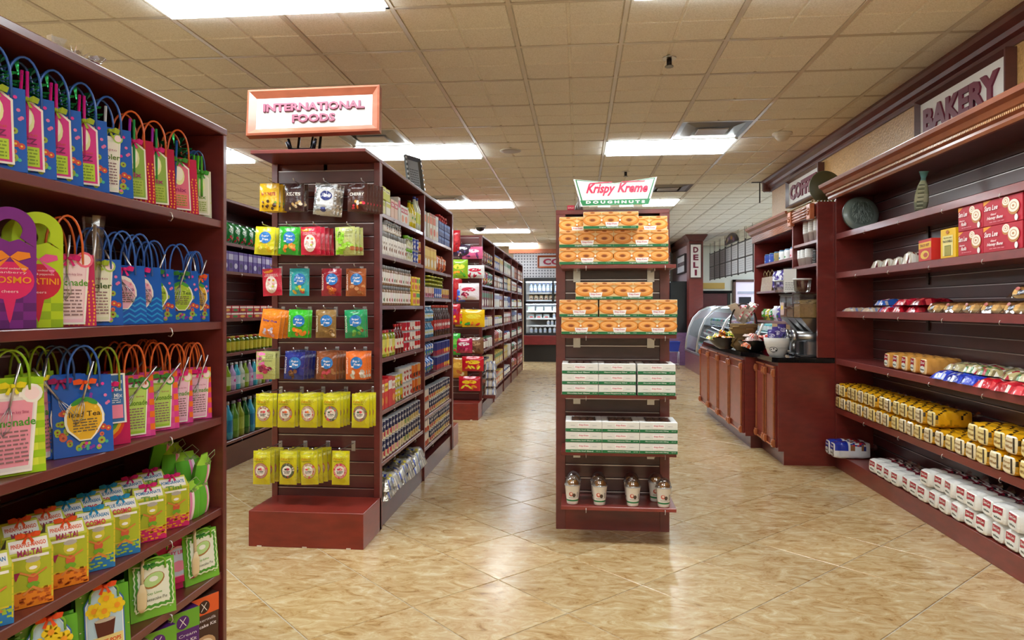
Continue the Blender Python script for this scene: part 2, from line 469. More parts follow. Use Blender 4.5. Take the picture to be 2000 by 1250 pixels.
# troffers
rown = ['behind the camera end', 'nearest', 'second', 'third', 'fourth', 'fifth']
for k, (lx, ly) in enumerate(LIGHTS):
    rw = sorted({q[1] for q in LIGHTS}).index(ly)
    cn = {-4.63: 'far aisle column', -2.19: 'column above the sign gondola', .25: 'column above the doughnut stand', 4.52: 'unseen, added to light the deli'}[lx]
    e_ = empty('ceiling_light', f'white fluorescent ceiling panel, {od(rw)} row, {cn}', 'ceiling light', (lx + G, ly + G / 2, CZ), group='fluorescent ceiling panels')
    b = B()
    for (a0, b0, a1, b1) in ((-G, -G / 2, G, -G / 2 + .02), (-G, G / 2 - .02, G, G / 2), (-G, -G / 2, -G + .02, G / 2), (G - .02, -G / 2, G, G / 2)):
        b.box(a0 * .985, b0 * .97, -.006, a1 * .985, b1 * .97, .008, '#d8d4cc', 'plastic')
    obj('frame', b, e_)
    b = B(); b.box(-G + .03, -G / 2 + .03, -.022, G - .03, G / 2 - .03, .005, '#ffffff', 'troffer' if ly < 12 else 'troffer_cool')
    obj('diffuser', b, e_)
for k, (vx, vy) in enumerate(VENTS):
    nm = ['grey square air diffuser beside the light above the doughnut stand', 'grey square air diffuser behind the wood framed sign', 'grey square air diffuser above the middle gondola', 'far grey square air diffuser behind the doughnut sign'][k]
    e_ = empty('air_diffuser', nm, 'air vent', (vx + G / 2, vy + G / 2, CZ), group='ceiling air diffusers')
    b = B()
    for q, (r0, z0, r1, z1) in enumerate(((.295, 0, .25, .004), (.25, .004, .16, -.012))):
        for s_ in range(4):
            a0 = PI / 4 + s_ * PI / 2; a1 = a0 + PI / 2; k_ = math.sqrt(2)
            b.quad([(r0 * k_ * math.cos(a0), r0 * k_ * math.sin(a0), z0), (r1 * k_ * math.cos(a0), r1 * k_ * math.sin(a0), z1), (r1 * k_ * math.cos(a1), r1 * k_ * math.sin(a1), z1), (r0 * k_ * math.cos(a1), r0 * k_ * math.sin(a1), z0)], '#77706a', 'metal')
    obj('housing', b, e_)
    b = B(); b.box(-.13, -.1, -.018, .13, .1, -.006, '#b9b5b8', 'plastic', ch=.004); obj('plate', b, e_)
# walls
def wallbox(name, x0, y0, x1, y1, mat, col, z0=0, z1=CZ + .02, label=None):
    b = B(); b.box(x0, y0, z0, x1, y1, z1, col, mat); return struct(name, b, label=label)
WX = 2.36
wallbox('wall_right', WX, -3.6, WX + .16, 8.9, 'stucco', '#ffffff')
wallbox('wall_left', -6.6, -3.6, -6.45, 18.7, 'wallpaint', '#d2cbb8')
wallbox('wall_near', -6.6, -3.75, 6.1, -3.6, 'wallpaint', '#d4ccb8')
wallbox('wall_back', -6.6, 18.4, 2.3, 18.55, 'wallpaint', '#b9a58a')
wallbox('wall_deli_back', 2.3, 18.4, 6.1, 18.55, 'wallpaint', '#dfe3dc')
wallbox('wall_deli_side', 5.95, 8.9, 6.1, 18.4, 'wallpaint', '#dfe3dc')
wallbox('wall_deli_near', WX + .16, 8.75, 6.1, 8.9, 'wallpaint', '#dfe3dc')
# crown moulding of the tan wall
def crown(bb, path, prof, col, m='wood'):
    """prof = [(out, z)] swept along X-const path (x, y0, y1, sign)"""
    x0, y0, y1, sg = path
    ids = [[bb.v(x0 + sg * o_, y_, z_) for o_, z_ in prof] for y_ in (y0, y1)]
    n = len(prof)
    for k in range(n):
        k2 = (k + 1) % n
        bb.f([ids[0][k], ids[0][k2], ids[1][k2], ids[1][k]], col, m)
    bb.f(ids[0][::-1], col, m); bb.f(ids[1], col, m)
CP = [(0, 2.70), (.012, 2.70), (.02, 2.715), (.02, 2.735), (.045, 2.75), (.055, 2.775), (.09, 2.80), (.105, 2.82), (.105, 2.84), (0, 2.84)]
b = B(); crown(b, (WX, -3.6, 9.0, -1), CP, '#5e2c28'); struct('trim_1', b, label='dark red crown moulding along the tan wall')
b = B(); b.box(WX - .1, 8.9, 2.70, WX + .16, 9.0, 2.84, '#5e2c28', 'wood', ch=.02); struct('trim_2', b)
# far wall: perforated fascia and orange trim over the cold case
b = B(); b.box(-1.6, 17.3, 1.98, 2.2, 17.36, 2.62, '#ffffff', 'perforated'); struct('trim_3', b, label='perforated metal fascia above the cold case')
b = B(); b.box(-1.7, 17.2, 2.60, 2.2, 17.4, 2.70, '#b4623a', 'wood'); b.box(-1.7, 17.25, 2.70, 2.2, 18.4, 2.84, '#b9a58a', 'wallpaint'); struct('trim_4', b, label='orange wood band above the perforated fascia')
# ceiling fittings
def fit(px, py, r, kind, label, cat, name):
    u = 600 - py; D = 1.56 * F / u; q = (px - 1000) / F
    x_ = D * (CT * q - ST); y_ = D * (CT + ST * q)
    b = B(); b.smooth = True
    if kind == 'disc':
        b.lathe([(0, 0, '#bfb7a8'), (r, 0, '#bfb7a8')], 20, cap=False); b.lathe([(r * .75, -.012, '#a29a8c'), (r, -.006, '#cfc8ba'), (r, .002, '#cfc8ba')], 20, m='plastic')
    elif kind == 'dome':
        b.lathe([(r * .2, -r * .95, '#d5d0c6'), (r * .6, -r * .8, '#d5d0c6'), (r * .85, -r * .45, '#e4e0d8'), (r * .9, -r * .2, '#e4e0d8'), (r * 1.15, -r * .18, '#e4e0d8'), (r * 1.15, .002, '#e4e0d8')], 18, m='plastic')
    elif kind == 'camera':
        b.lathe([(r * .2, -r * 1.1, '#151518'), (r * .7, -r * .9, '#151518'), (r * .85, -r * .4, '#151518'), (r * 1.1, -r * .38, '#dedad2'), (r * 1.1, .002, '#dedad2')], 18, m='plastic')
    else:
        b.lathe([(r, -.004, '#d8d4cc'), (r, .002, '#d8d4cc')], 16, m='metal'); b.lathe([(r * .35, -.05, '#2a2522'), (r * .35, -.004, '#55504a')], 8, m='metal')
        b.lathe([(r * .6, -.056, '#8a857c'), (r * .6, -.05, '#8a857c')], 10, m='metal')
    o = obj(name, b, None, (x_, y_, CZ - .002)); tag(o, label, cat)
fit(997, 294, .105, 'disc', 'round grey ceiling speaker between the two bright panels', 'speaker', 'ceiling_speaker')
fit(976, 399, .08, 'disc', 'small far ceiling speaker beyond the round grey one', 'speaker', 'ceiling_speaker')
fit(1528, 260, .075, 'dome', 'white dome alarm on the ceiling near the tan wall', 'alarm', 'ceiling_alarm')
fit(1000, 431, .09, 'dome', 'white dome fitting above the far gondola aisle', 'alarm', 'ceiling_alarm')
fit(938, 441, .1, 'camera', 'black dome camera on the far ceiling', 'camera', 'security_camera')
fit(1307, 113, .045, 'sprinkler', 'nearest chrome sprinkler head in a ceiling tile', 'sprinkler', 'sprinkler_head')
fit(1222, 335, .045, 'sprinkler', 'sprinkler head just above the doughnut sign', 'sprinkler', 'sprinkler_head')

# ================================================================ shelving furniture
def slat_mesh(L, h=.066, th=.016, axis='y', col=WOOD_D):
    b = B()
    if axis == 'y': b.box(0, 0, 0, th, L, h, col, 'wood'); b.box(-.0, 0, h, th * .8, L, h + .005, LIP, 'metal')
    else: b.box(0, 0, 0, L, th, h, col, 'wood'); b.box(0, 0, h, L, th * .8, h + .005, LIP, 'metal')
    return b.mesh('slat')
def hook_mesh():
    b = B(); b.tube([(0, 0.012, .012), (0, -.004, .008), (0, -.008, -.006), (0, -.002, -.014), (0, .006, -.012)], .0016, 5, '#d8d6d2', 'metal')
    return b.mesh('label_hook')
HOOK = hook_mesh()
def slats(parent, L, n, z0, place, axis='y', pitch=.0762, th=.016, col=WOOD_D):
    me = slat_mesh(L, axis=axis, th=th, col=col)
    for k in range(n): obj('slat', me, parent, (place[0], place[1], z0 + k * pitch))
def side_shelf(parent, xb, xf, y0, y1, z, th=.024, hooks=2, col=WOOD_P):
    b = B(); b.box(xb, y0, z - th, xf, y1, z, col, 'wood', ch=.002); s_ = obj('shelf', b, parent)
    sg = 1 if xf > xb else -1
    for k in range(hooks):
        yy = y0 + (y1 - y0) * (k + .5) / hooks
        obj('label_hook', HOOK, s_, (xf + sg * .001, yy, z - th + .002), (0, 0, PI / 2 if sg > 0 else -PI / 2))
    return s_
def gondola(label, x0, x1, uprights, top, shelves, kick=.13, face=1, endcap=None, rear_slats=True, depth=.30):
    """run along Y. face=+1: goods on the x1 side. shelves: per bay list of shelf-top heights."""
    g = empty('gondola_shelving', label, 'shelving', ((x0 + x1) / 2, uprights[0], 0))
    ox, oy = (x0 + x1) / 2, uprights[0]
    xm = x1 - depth - .02
    def O(name, bb): return obj(name, bb, g, (-ox, -oy, 0))
    b = B(); b.box(x0, uprights[0], top - .022, x1 + .003, uprights[-1], top, WOOD_P, 'wood', ch=.003); O('top_panel', b)
    b = B(); b.box(xm - .02, uprights[0], .0, xm, uprights[-1], top - .022, WOOD_D, 'wood'); O('back_panel', b)
    for y in uprights:
        e0 = y if y == uprights[0] else (y - .022 if y == uprights[-1] else y - .011)
        b = B(); b.box(x0, e0, 0, x1, e0 + .022, top - .022, WOOD_P, 'wood', ch=.002); O('upright', b)
    b = B(); b.box(x0 + .01, uprights[0] + .022, 0, x1 - .012, uprights[-1] - .022, kick, WOOD_D, 'wood'); O('plinth', b)
    for k in range(len(uprights) - 1):
        y0, y1 = uprights[k] + .022, uprights[k + 1] - .012
        for z in shelves[k]:
            s_ = side_shelf(None, xm, x1 - .006, y0, y1, z, hooks=2)
            s_.parent = g; s_.location = (-ox, -oy, 0)
        n = int((top - .05 - kick) / .0762)
        me = slat_mesh(y1 - y0, th=.014)
        for q in range(n): obj('slat', me, g, (xm - ox, y0 - oy, kick + .03 + q * .0762))
    return g, ox, oy, xm
XF = -1.13; XB = -1.77
SH_L = [1.557, 1.234, .930, .640, .435, .16]
gL, *_ = gondola('dark red shelving run holding bright gift bags at the picture edge', XB, XF, [-.26, .96, 2.18], 1.853, [[1.5, 1.1, .7, .3], SH_L], kick=.14, depth=.33)
SH_1 = [1.83, 1.59, 1.29, .98, .675, .377, .15]; SH_2 = [1.81, 1.57, 1.35, 1.045, .76, .46, .23]
gC, cox, coy, cxm = gondola('middle dark red gondola topped by the wood framed sign', XB, XF, [3.97, 5.12, 6.28], 2.13, [SH_1, SH_2], kick=.13)
SH_F = [1.80, 1.55, 1.28, 1.03, .76, .48, .2]
gF, *_ = gondola('far dark red gondola stretching towards the cold case', XB, XF, [8.24, 9.46, 10.68, 11.9, 13.1, 14.3], 2.13, [SH_F] * 5)
SH_S = [1.79, 1.565, 1.19, .915, .61, .22]
gS, *_ = gondola('side aisle shelving of bottles behind the gift bag shelves', -3.38, -2.74, [5.22, 6.44, 7.66], 2.13, [SH_S, SH_S], kick=.18)

# end panel of the middle gondola, facing the camera
def endcap(g, ox, oy, Y, top, ztops, slat_n, z0, platform=None, canopy=None, back=False):
    def O(name, bb): return obj(name, bb, g, (-ox, -oy, 0))
    sy = 1 if back else -1
    b = B()
    b.box(XB, Y, 0, XB + .035, Y + sy * .03, top - .02, WOOD_P, 'wood', ch=.002)
    b.box(XF - .035, Y, 0, XF, Y + sy * .03, top - .02, WOOD_P, 'wood', ch=.002); O('end_frame', b)
    me = slat_mesh(XF - XB - .07, axis='x', th=.018, col='#5a2a28')
    for q in range(slat_n): obj('slat', me, g, (XB + .035 - ox, Y + (sy * .02 if not back else 0) - oy, z0 + q * .0762))
    if platform:
        d, h, ov = platform
        b = B(); b.box(XB + .02 - ov, Y, 0, XF - ov * 0, Y + sy * d, h, '#80291f', 'wood', ch=.002); O('platform', b)
        for fx in (XB + .07, (XB + XF) / 2, XF - .08):
            b = B(); b.box(fx - .012, Y + sy * (d - .01), 0, fx + .012, Y + sy * (d + .004), .006, '#e0d8c8', 'plastic'); O('glide', b)
    if canopy:
        d, th = canopy
        b = B(); b.box(XB, Y + .02, top - th, XF, Y + sy * d, top, WOOD_P, 'wood', ch=.002); O('canopy', b)
endcap(gC, cox, coy, 3.97, 2.13, None, 25, onY(600, 336, 3.96)[1] - .066 - 24 * .0762, platform=(.34, .19, 0.01), canopy=(.3, .02))
endcap(gC, cox, coy, 6.28, 2.13, None, 25, .2, platform=(.3, .19, 0), back=True)
endcap(gF, (XB + XF) / 2, 8.24, 8.24, 2.13, None, 25, .2, platform=(.33, .19, 0))
# peg hooks on the end panel are added with the bags
# doughnut stand
KX0, KX1, KY = -.13, .515, 4.08
kg = empty('display_stand', 'narrow dark red slatwall stand stacked with doughnut boxes', 'display stand', ((KX0 + KX1) / 2, KY, 0))
kox, koy = (KX0 + KX1) / 2, KY
def KO(name, bb, p=kg): return obj(name, bb, p, (-kox, -koy, 0) if p is kg else (0, 0, 0))
b = B(); b.box(KX0, KY, 0, KX0 + .055, KY + .5, 1.838, WOOD_P, 'wood', ch=.002); KO('upright', b)
b = B(); b.box(KX1 - .055, KY, 0, KX1, KY + .5, 1.838, WOOD_P, 'wood', ch=.002); KO('upright', b)
b = B(); b.box(KX0 + .055, KY + .03, 0, KX1 - .055, KY + .5, 1.80, WOOD_D, 'wood'); KO('core_panel', b)
b = B(); b.box(KX0 + .05, KY + .002, .0, KX1 - .05, KY + .06, .13, WOOD, 'wood'); KO('plinth', b)
b = B(); b.box(KX0, KY - .002, 1.815, KX1, KY + .5, 1.84, WOOD_P, 'wood', ch=.002); KO('top_panel', b)
me = slat_mesh(KX1 - KX0 - .11, axis='x', th=.016, col='#4c2320')
for q in range(21): obj('slat', me, kg, (KX0 + .055 - kox, KY + .012 - koy, .15 + q * .0762))
SH_K = [1.51, 1.133, .808, .499, .205]
for q, z in enumerate(SH_K):
    b = B(); b.box(KX0 + .035, KY - (.255 if q else .24), z - .02, KX1 + .005, KY + .008, z, '#843028' if q == 4 else WOOD, 'wood', ch=.002); s_ = KO('shelf', b)
    for k in (0, 1):
        hx = KX0 + .12 + k * .42
        b = B(); b.box(hx, KY - .2, z - .033, hx + .003, KY + .012, z - .0202, '#c9c5c0', 'metal'); b.box(hx - .02, KY + .0, z - .085, hx + .02, KY + .010, z - .021, '#b5b1ad', 'metal'); KO('bracket', b, s_)
        obj('label_hook', HOOK, s_, (hx + .05, KY - .257, z - .018))
b = B(); b.box(KX1 + .002, KY + .4, .55, KX1 + .02, KY + .47, 1.55, '#ffffff', 'perforated'); KO('mesh_edge', b)

# ---------------------------------------------------------------- bakery wall unit
BX, BB, BY0, BY1 = 2.05, 2.335, 1.2, 5.89
bg = empty('wall_shelving', 'long dark red bakery wall unit under the bakery sign', 'shelving', (BX, BY0, 0))
def BO(name, bb): return obj(name, bb, bg, (-BX, -BY0, 0))
b = B(); b.box(BX, BY1 - .03, 0, WX - .002, BY1, 2.18, WOOD, 'wood', ch=.002); BO('side_panel', b)
b = B(); b.box(BX, BY0, 0, WX - .002, BY0 + .03, 2.18, WOOD, 'wood', ch=.002); BO('side_panel', b)
b = B(); b.box(BX - .01, BY0, 2.16, WX - .002, BY1, 2.18, WOOD_D, 'wood'); BO('top_panel', b)
b = B(); b.box(BB + .014, BY0, 0, WX - .002, BY1, 2.16, '#3c1a1a', 'wood'); BO('back_panel', b)
for q in range(27):
    for (ya, yb) in ((BY0 + .03, 3.8), (3.803, BY1 - .03)):
        me = MAT.get(('bs', ya)) or slat_mesh(yb - ya, axis='y', th=.014, col='#4a2223'); MAT[('bs', ya)] = me
        obj('slat', me, bg, (BB - BX, ya - BY0, .12 + q * .0762), (0, 0, 0))
CRB = [(0, 2.15), (.02, 2.15), (.03, 2.165), (.03, 2.18), (.045, 2.19), (.048, 2.205), (.06, 2.21), (.075, 2.235), (.1, 2.25), (.105, 2.27), (.105, 2.275), (0, 2.275)]
b = B(); crown(b, (BX + .01, BY0, BY1 + .1, -1), CRB, TRIM); BO('crown_moulding', b)
b = B()
for k in range(300):
    y_ = BY0 + .02 + k * .0158; b.box(BX - .042, y_, 2.191, BX - .036, y_ + .008, 2.203, '#b98a5a', 'wood')
o = BO('rope_bead', b); o['kind'] = 'stuff'
SH_B = [1.866, 1.555, 1.247, .87, .48, .115]
for q, z in enumerate(SH_B):
    th = .045 if q < 5 else .115
    b = B(); b.box(BX, BY0 + .03, z - th, BB, BY1 - .03, z, '#7b3431' if q < 4 else '#74261f', 'wood', ch=.002); s_ = BO('shelf', b)
    if q < 5:
        for k in range(8):
            obj('label_hook', HOOK, s_, (BX - .001, 1.6 + k * .55 - (0 if q % 2 else .15), z - th + .004), (0, 0, -PI / 2))
        for yy in (2.6, 3.8, 4.95):
            b = B(); b.box(BB - .012, yy, z - th - .08, BB - .001, yy + .028, z - th, '#4d4644', 'metal'); obj('bracket', b, s_)
# ================================================================ gift bags and mixes, first run
def handles(b, w, h, d, col, up=.085, r=.0028):
    for yy in (-d / 2 + .006, d / 2 - .006):
        pts = []
        for k in range(13):
            a = PI * k / 12
            pts.append((-w * .27 * math.cos(a), yy, h - .012 + up * math.sin(a) ** .8 if 0 < k < 12 else h - .025))
        b.tube(pts, r, 6, col, 'plastic')
def bow(b, x, y, z, s, col, m='cloth'):
    for sg in (-1, 1):
        pts = [(x, y - .004, z), (x + sg * s * .5, y - .012, z + s * .34), (x + sg * s, y - .008, z + s * .2), (x + sg * s * .9, y - .006, z - s * .2), (x + sg * s * .4, y - .01, z - s * .16)]
        b.f([b.v(*p) for p in pts], col, m)
        b.f([b.v(p[0], p[1] + .003, p[2]) for p in pts][::-1], col, m)
        b.f([b.v(*p) for p in [(x, y - .006, z), (x + sg * s * .25, y - .01, z - s * .7), (x + sg * s * .5, y - .008, z - s * .62), (x + sg * s * .15, y - .006, z)]], col, m)
    b.box(x - s * .16, y - .014, z - s * .16, x + s * .16, y, z + s * .16, col, m, ch=.002)
def bagbody(w, d, h, col, side, pat):
    b = B(); wt = w * .5; dt = .012
    o = [(-w / 2, -d / 2), (w / 2, -d / 2), (w / 2, 0), (w / 2, d / 2), (-w / 2, d / 2), (-w / 2, 0)]
    t = [(-wt, -dt), (wt, -dt), (wt - .014, 0), (wt, dt), (-wt, dt), (-wt + .014, 0)]
    lo = [b.v(x, y, 0) for x, y in o]; hi = [b.v(x, y, h) for x, y in t]
    cs = [col, side, side, col, side, side]
    for k in range(6): b.f([lo[k], lo[(k + 1) % 6], hi[(k + 1) % 6], hi[k]], cs[k], 'plastic')
    b.f(lo[::-1], side)
    mp = lambda u, v, l: (u, -d / 2 + (d / 2 - dt) * v / h - l, v)
    pr = Pr(b, mp, 'plastic', step=.0003)
    rr = random.Random(hash(pat) % 99 if False else sum(map(ord, pat)))
    if pat == 'floral':
        for k in range(26):
            x = rr.uniform(-.45, .45) * w; y = rr.uniform(.07, .55) * h; q = rr.uniform(.005, .009)
            cc = rr.choice(['#c8504a', '#a8c13c', '#d06a54', '#9fb84a'])
            pr.ell(x, y, q, q, cc, 9); pr.l -= 1; pr.l += 1; pr.ell(x, y, q * .35, q * .35, '#f1c84a' if cc[1] == 'c' else '#8a3a3a', 6); pr.l = 1 + k % 3
        pr.l = 5
        for k in range(26):
            x = rr.uniform(-.1, .46) * w; y = rr.choice([rr.uniform(.6, .97), rr.uniform(.04, .16)]) * h
            pr.ell(x, y, .004, .004, rr.choice(['#e23aa0', '#8a3ab0', '#a5c83c', '#e07ab0', '#4ab8a0']), 7); pr.l = 5
    elif pat == 'dots':
        for i in range(11):
            for j in range(13):
                x = (-.46 + i * .092) * w; y = (.03 + j * .05) * h
                pr.ell(x + rr.uniform(-.002, .002), y, .0022, .0032, '#f0a83c', 6); pr.l = 1
    elif pat == 'check':
        for i in range(8):
            for j in range(10):
                if (i + j) % 2 == 0: pr.rect((-.5 + i * .125) * w, j * .1 * h, (-.5 + (i + 1) * .125) * w, (j + 1) * .1 * h, '#f07a30' if i % 2 else '#e85aa8'); pr.l = 1
    elif pat == 'limecheck':
        for i in range(9):
            if i % 2: pr.rect((-.5 + i / 9) * w, 0, (-.5 + (i + 1) / 9) * w, h, '#d8e64a'); pr.l = 1
        pr.l = 2
        for j in range(0, 13, 2): pr.rect(-w / 2, j / 13 * h, w / 2, (j + 1) / 13 * h, '#9ccc22'); pr.l = 2
    elif pat == 'chevron':
        for j in range(5):
            for i in range(4):
                x0 = (-.5 + i * .25) * w; y = (.02 + j * .09) * h
                pr.poly([(x0, y), (x0 + w * .125, y + h * .06), (x0 + w * .25, y), (x0 + w * .25, y + h * .03), (x0 + w * .125, y + h * .09), (x0, y + h * .03)], '#2f9fe0'); pr.l = 1
    elif pat == 'tiedye':
        for k, cc in enumerate(['#c01a5a', '#e04a2a', '#e8b030', '#58a850', '#2868b0', '#e84a8a']):
            pr.ell(0, .4 * h, w * (.46 - k * .07), h * (.38 - k * .06), cc, 16)
    elif pat == 'stripe':
        for i in range(5): pr.rect((-.5 + i * .2) * w, 0, (-.45 + i * .2) * w, h, '#d8b020'); pr.l = 1
    elif pat == 'spark':
        for i in range(30):
            x = rr.uniform(-.46, .46) * w; y = rr.uniform(.03, .95) * h; pr.rect(x, y, x + .004, y + .002, rr.choice(['#c9d24a', '#ffffff', '#7fb86a'])); pr.l = 1
    pr.l = 9
    return b, mp
def lines(pr, cx, y0, y1, w, n, col, k=1.0):
    """small unreadable print: short word-like dashes"""
    rr = random.Random(int(abs(cx) * 9999) + n)
    for i in range(n):
        y = y1 - (y1 - y0) * (i + .5) / n; t = (y1 - y0) / n * .42; x = cx - w / 2
        l0 = pr.l
        while x < cx + w / 2 - .002:
            q = rr.uniform(.12, .3) * w; pr.l = l0; pr.rect(x, y - t / 2, min(x + q, cx + w / 2), y + t / 2, col); x += q + w * .05
    pr.l += 0
def tagcard(shape, cols, title, sub=None, tw=.075, th=.12, y0=.02, x0=0.0, tc='#3a7a2a', mp=None, lift=.006):
    """card hung on the front of a bag"""
    b = B(); base = (lambda u, v, l: (mp(u, v, l + lift)))
    def outline(k):
        if shape == 'glass': return [(x0 + tw * (-.34) * k, y0), (x0 + tw * .34 * k, y0), (x0 + tw * .5 * k, y0 + th), (x0 - tw * .5 * k, y0 + th)]
        if shape == 'tall': return [(x0 - tw * .5 * k, y0), (x0 + tw * .5 * k, y0), (x0 + tw * .5 * k, y0 + th * .9), (x0 + tw * .2 * k, y0 + th), (x0 - tw * .2 * k, y0 + th), (x0 - tw * .5 * k, y0 + th * .9)]
        if shape == 'fruit': return [(x0 + tw * .5 * k * math.cos(a) * (1 if math.sin(a) > -.5 else .85), y0 + th * .5 + th * .5 * k * (math.sin(a) if math.sin(a) > -.85 else -1)) for a in [2 * PI * i / 18 + PI / 2 for i in range(18)]]
        return [(x0 - tw * .5 * k, y0), (x0 + tw * .5 * k, y0), (x0 + tw * .5 * k, y0 + th), (x0 - tw * .5 * k, y0 + th)]
    o = outline(1.0)
    f0 = [b.v(*base(u, v, .0012)) for u, v in o]; f1 = [b.v(*base(u, v, 0)) for u, v in o]
    b.f(f0, '#f3f1ea'); b.f(f1[::-1], '#f3f1ea')
    for k in range(len(o)): b.f([f1[k], f1[(k + 1) % len(o)], f0[(k + 1) % len(o)], f0[k]], '#e5e2da')
    pr = Pr(b, lambda u, v, l: base(u, v, l + .0013), 'paper', step=.00025)
    cy = y0 + th / 2
    q = [(x0 + (u - x0) * .88, cy + (v - cy) * .94) for u, v in o]; pr.poly(q, cols[0])
    if shape == 'glass':
        k1 = [(x0 + (u - x0) * .8, y0 + th * .08 + (v - y0) * .82) for u, v in o]; pr.poly(k1, cols[1])
        pr.ell(x0, y0 + th * .97, tw * .44, th * .035, '#f6f4f0', 14)
        pr.ell(x0 + tw * .38, y0 + th * .98, tw * .2, tw * .2, cols[2], 12); pr.ell(x0 + tw * .38, y0 + th * .98, tw * .14, tw * .14, '#fbe3e8', 12)
        pr.text(title, x0, y0 + th * .63, th * .1, tc, tw * .86, .02)
        lines(pr, x0, y0 + th * .12, y0 + th * .54, tw * .56, 8, '#8b6a70')
        if sub: pr.text(sub, x0, y0 + th * .75, th * .05, '#a02860', tw * .6)
    elif shape == 'fruit':
        for k in range(12):
            rr = random.Random(k); pr.ell(x0 + rr.uniform(-.3, .3) * tw, y0 + rr.uniform(.12, .8) * th, .003, .0035, cols[1], 6); pr.l -= 1
        pr.l += 1
        for sg in (-1, 0, 1): pr.ell(x0 + sg * tw * .18, y0 + th * (.96 - abs(sg) * .05), tw * .17, th * .06, cols[2], 10, rot=-sg * .5)
        pr.text(title, x0, y0 + th * .62, th * .12, tc, tw * .78, .01)
        lines(pr, x0, y0 + th * .2, y0 + th * .52, tw * .6, 5, '#6a5a4a')
    elif shape == 'tall':
        pr.ell(x0, y0 + th * .72, tw * .26, th * .2, '#e8eeb0', 14); pr.ell(x0, y0 + th * .76, tw * .2, th * .15, '#f6f6e6', 14)
        pr.rect(x0 - tw * .36, y0 + th * .06, x0 + tw * .36, y0 + th * .34, cols[2]); lines(pr, x0, y0 + th * .08, y0 + th * .32, tw * .6, 5, '#7a9a2a')
        pr.text(title, x0, y0 + th * .42, th * .085, tc, tw * .6, .02)
        if sub: pr.text(sub, x0, y0 + th * .51, th * .03, '#d05a2a', tw * .6)
    elif shape == 'martini':
        pass
    else:
        for i, tt in enumerate(title.split('|')): pr.text(tt, x0, y0 + th * (.82 - i * .13), th * .085, tc, tw * .8, .01)
        lines(pr, x0, y0 + th * .4, y0 + th * .52, tw * .7, 3, '#dfe8ee')
        pr.rect(x0 - tw * .4, y0 + th * .1, x0 + tw * .4, y0 + th * .37, cols[1])
    return b
def whisk(b, x, y, z, lean=.3, col='#cfcfd2', up=.09):
    p0 = Vector((x, y, z)); d = Vector((math.sin(lean), 0, math.cos(lean)))
    b.tube([p0, p0 + d * up], .0028, 6, col, 'metal')
    for k in range(4):
        s_ = Vector((math.cos(k * PI / 4), math.sin(k * PI / 4), 0)) * .012
        b.tube([p0, p0 - d * .02 + s_ * .7, p0 - d * .045 + s_, p0 - d * .062, p0 - d * .045 - s_, p0 - d * .02 - s_ * .7, p0], .0008, 4, col, 'metal')
def bag(w=.12, d=.055, h=.165, col='#1c5fc0', side='#174ea6', pat='floral', hcol='#2f62b8', card=None, bowc='#d81a7a', wsk=None, straws=None, tinsel=None, up=.085, cello=False, name='gift_bag'):
    bb, mp = bagbody(w, d, h, col, side, pat)
    hb = B(); handles(hb, w, h, d, hcol, up)
    parts = [('bag_body', bb), ('handles', hb)]
    if card: parts.append(('hang_tag', tagcard(mp=mp, **card)))
    if bowc:
        q = B(); bow(q, 0, -.022, h * .93, .026, bowc); parts.append(('bow', q))
    if wsk is not None:
        q = B(); whisk(q, -.005, -.03, h * .72, wsk); parts.append(('whisk', q))
    if straws:
        q = B()
        for k, cc in enumerate(straws):
            q.tube([(-.012 + k * .016, -.026, h * .45), (-.004 + k * .01, -.02, h * 1.28)], .0035, 7, cc, 'plastic')
        parts.append(('straws', q))
    if tinsel:
        q = B(); rr = random.Random(5)
        for k in range(46):
            a = rr.uniform(0, 2 * PI); l = rr.uniform(.02, .045); z = h * 1.02 + rr.uniform(-.01, .03)
            x = rr.uniform(-.02, .02); p = [(x, -.01, z), (x + l * math.cos(a), -.01 + rr.uniform(-.02, .02), z + l * .7 * math.sin(a) + .01), (x + l * math.cos(a + .2), -.01, z + l * .7 * math.sin(a + .2) + .01)]
            q.f([q.v(*t_) for t_ in p], rr.choice([tinsel, '#0d6b3c', '#39b26a']), 'foil')
        parts.append(('tinsel', q))
    if cello:
        q = B(); q.lathe([(.012, h * .5, '#ffffff'), (.017, h * .9, '#ffffff'), (.02, h * 1.2, '#ffffff'), (.026, h * 1.62, '#ffffff')], 9, -.01, -.03, m='clearwrap', sm=False, cap=False)
        q.tube([(-.012, -.03, h * .5), (-.008, -.03, h * 1.5)], .004, 6, '#cfcfd2', 'metal'); parts.append(('wrapped_spoon', q))
    return Proto(name, 'gift bag', parts)
GL = lambda t, a, b_, d_, tc, sub=None, **k: dict(shape='glass', cols=(a, b_, d_), title=t, tc=tc, sub=sub, **k)
P_fizz = bag(h=.175, card=dict(shape='tall', cols=('#d6328c', '#ffffff', '#b9d83a'), title='FIZZ', sub='BELLINI', tc='#7a1a5a', tw=.07, th=.15, y0=.012), bowc='#9fb52c', straws=['#c81478', '#d0228a'], tinsel='#1a8a50', up=.09)
P_mojito1 = bag(h=.175, card=GL('cooler', '#e4ecd8', '#f2f0e4', '#a8cf6a', '#5a7a2a', 'mojito', tw=.062, th=.14, y0=.01), bowc='#9fb52c', cello=False, straws=['#c9cbce'])
P_marg = bag(h=.17, col='#b01244', side='#d9a928', pat='dots', hcol='#d2602a', card=dict(shape='tall', cols=('#8cb04a', '#f0b8cc', '#a8c04a'), title='mix', tc='#a02868', tw=.07, th=.15, y0=.008), bowc='#d01a78', straws=['#a830b0', '#2a9a50'], up=.08)
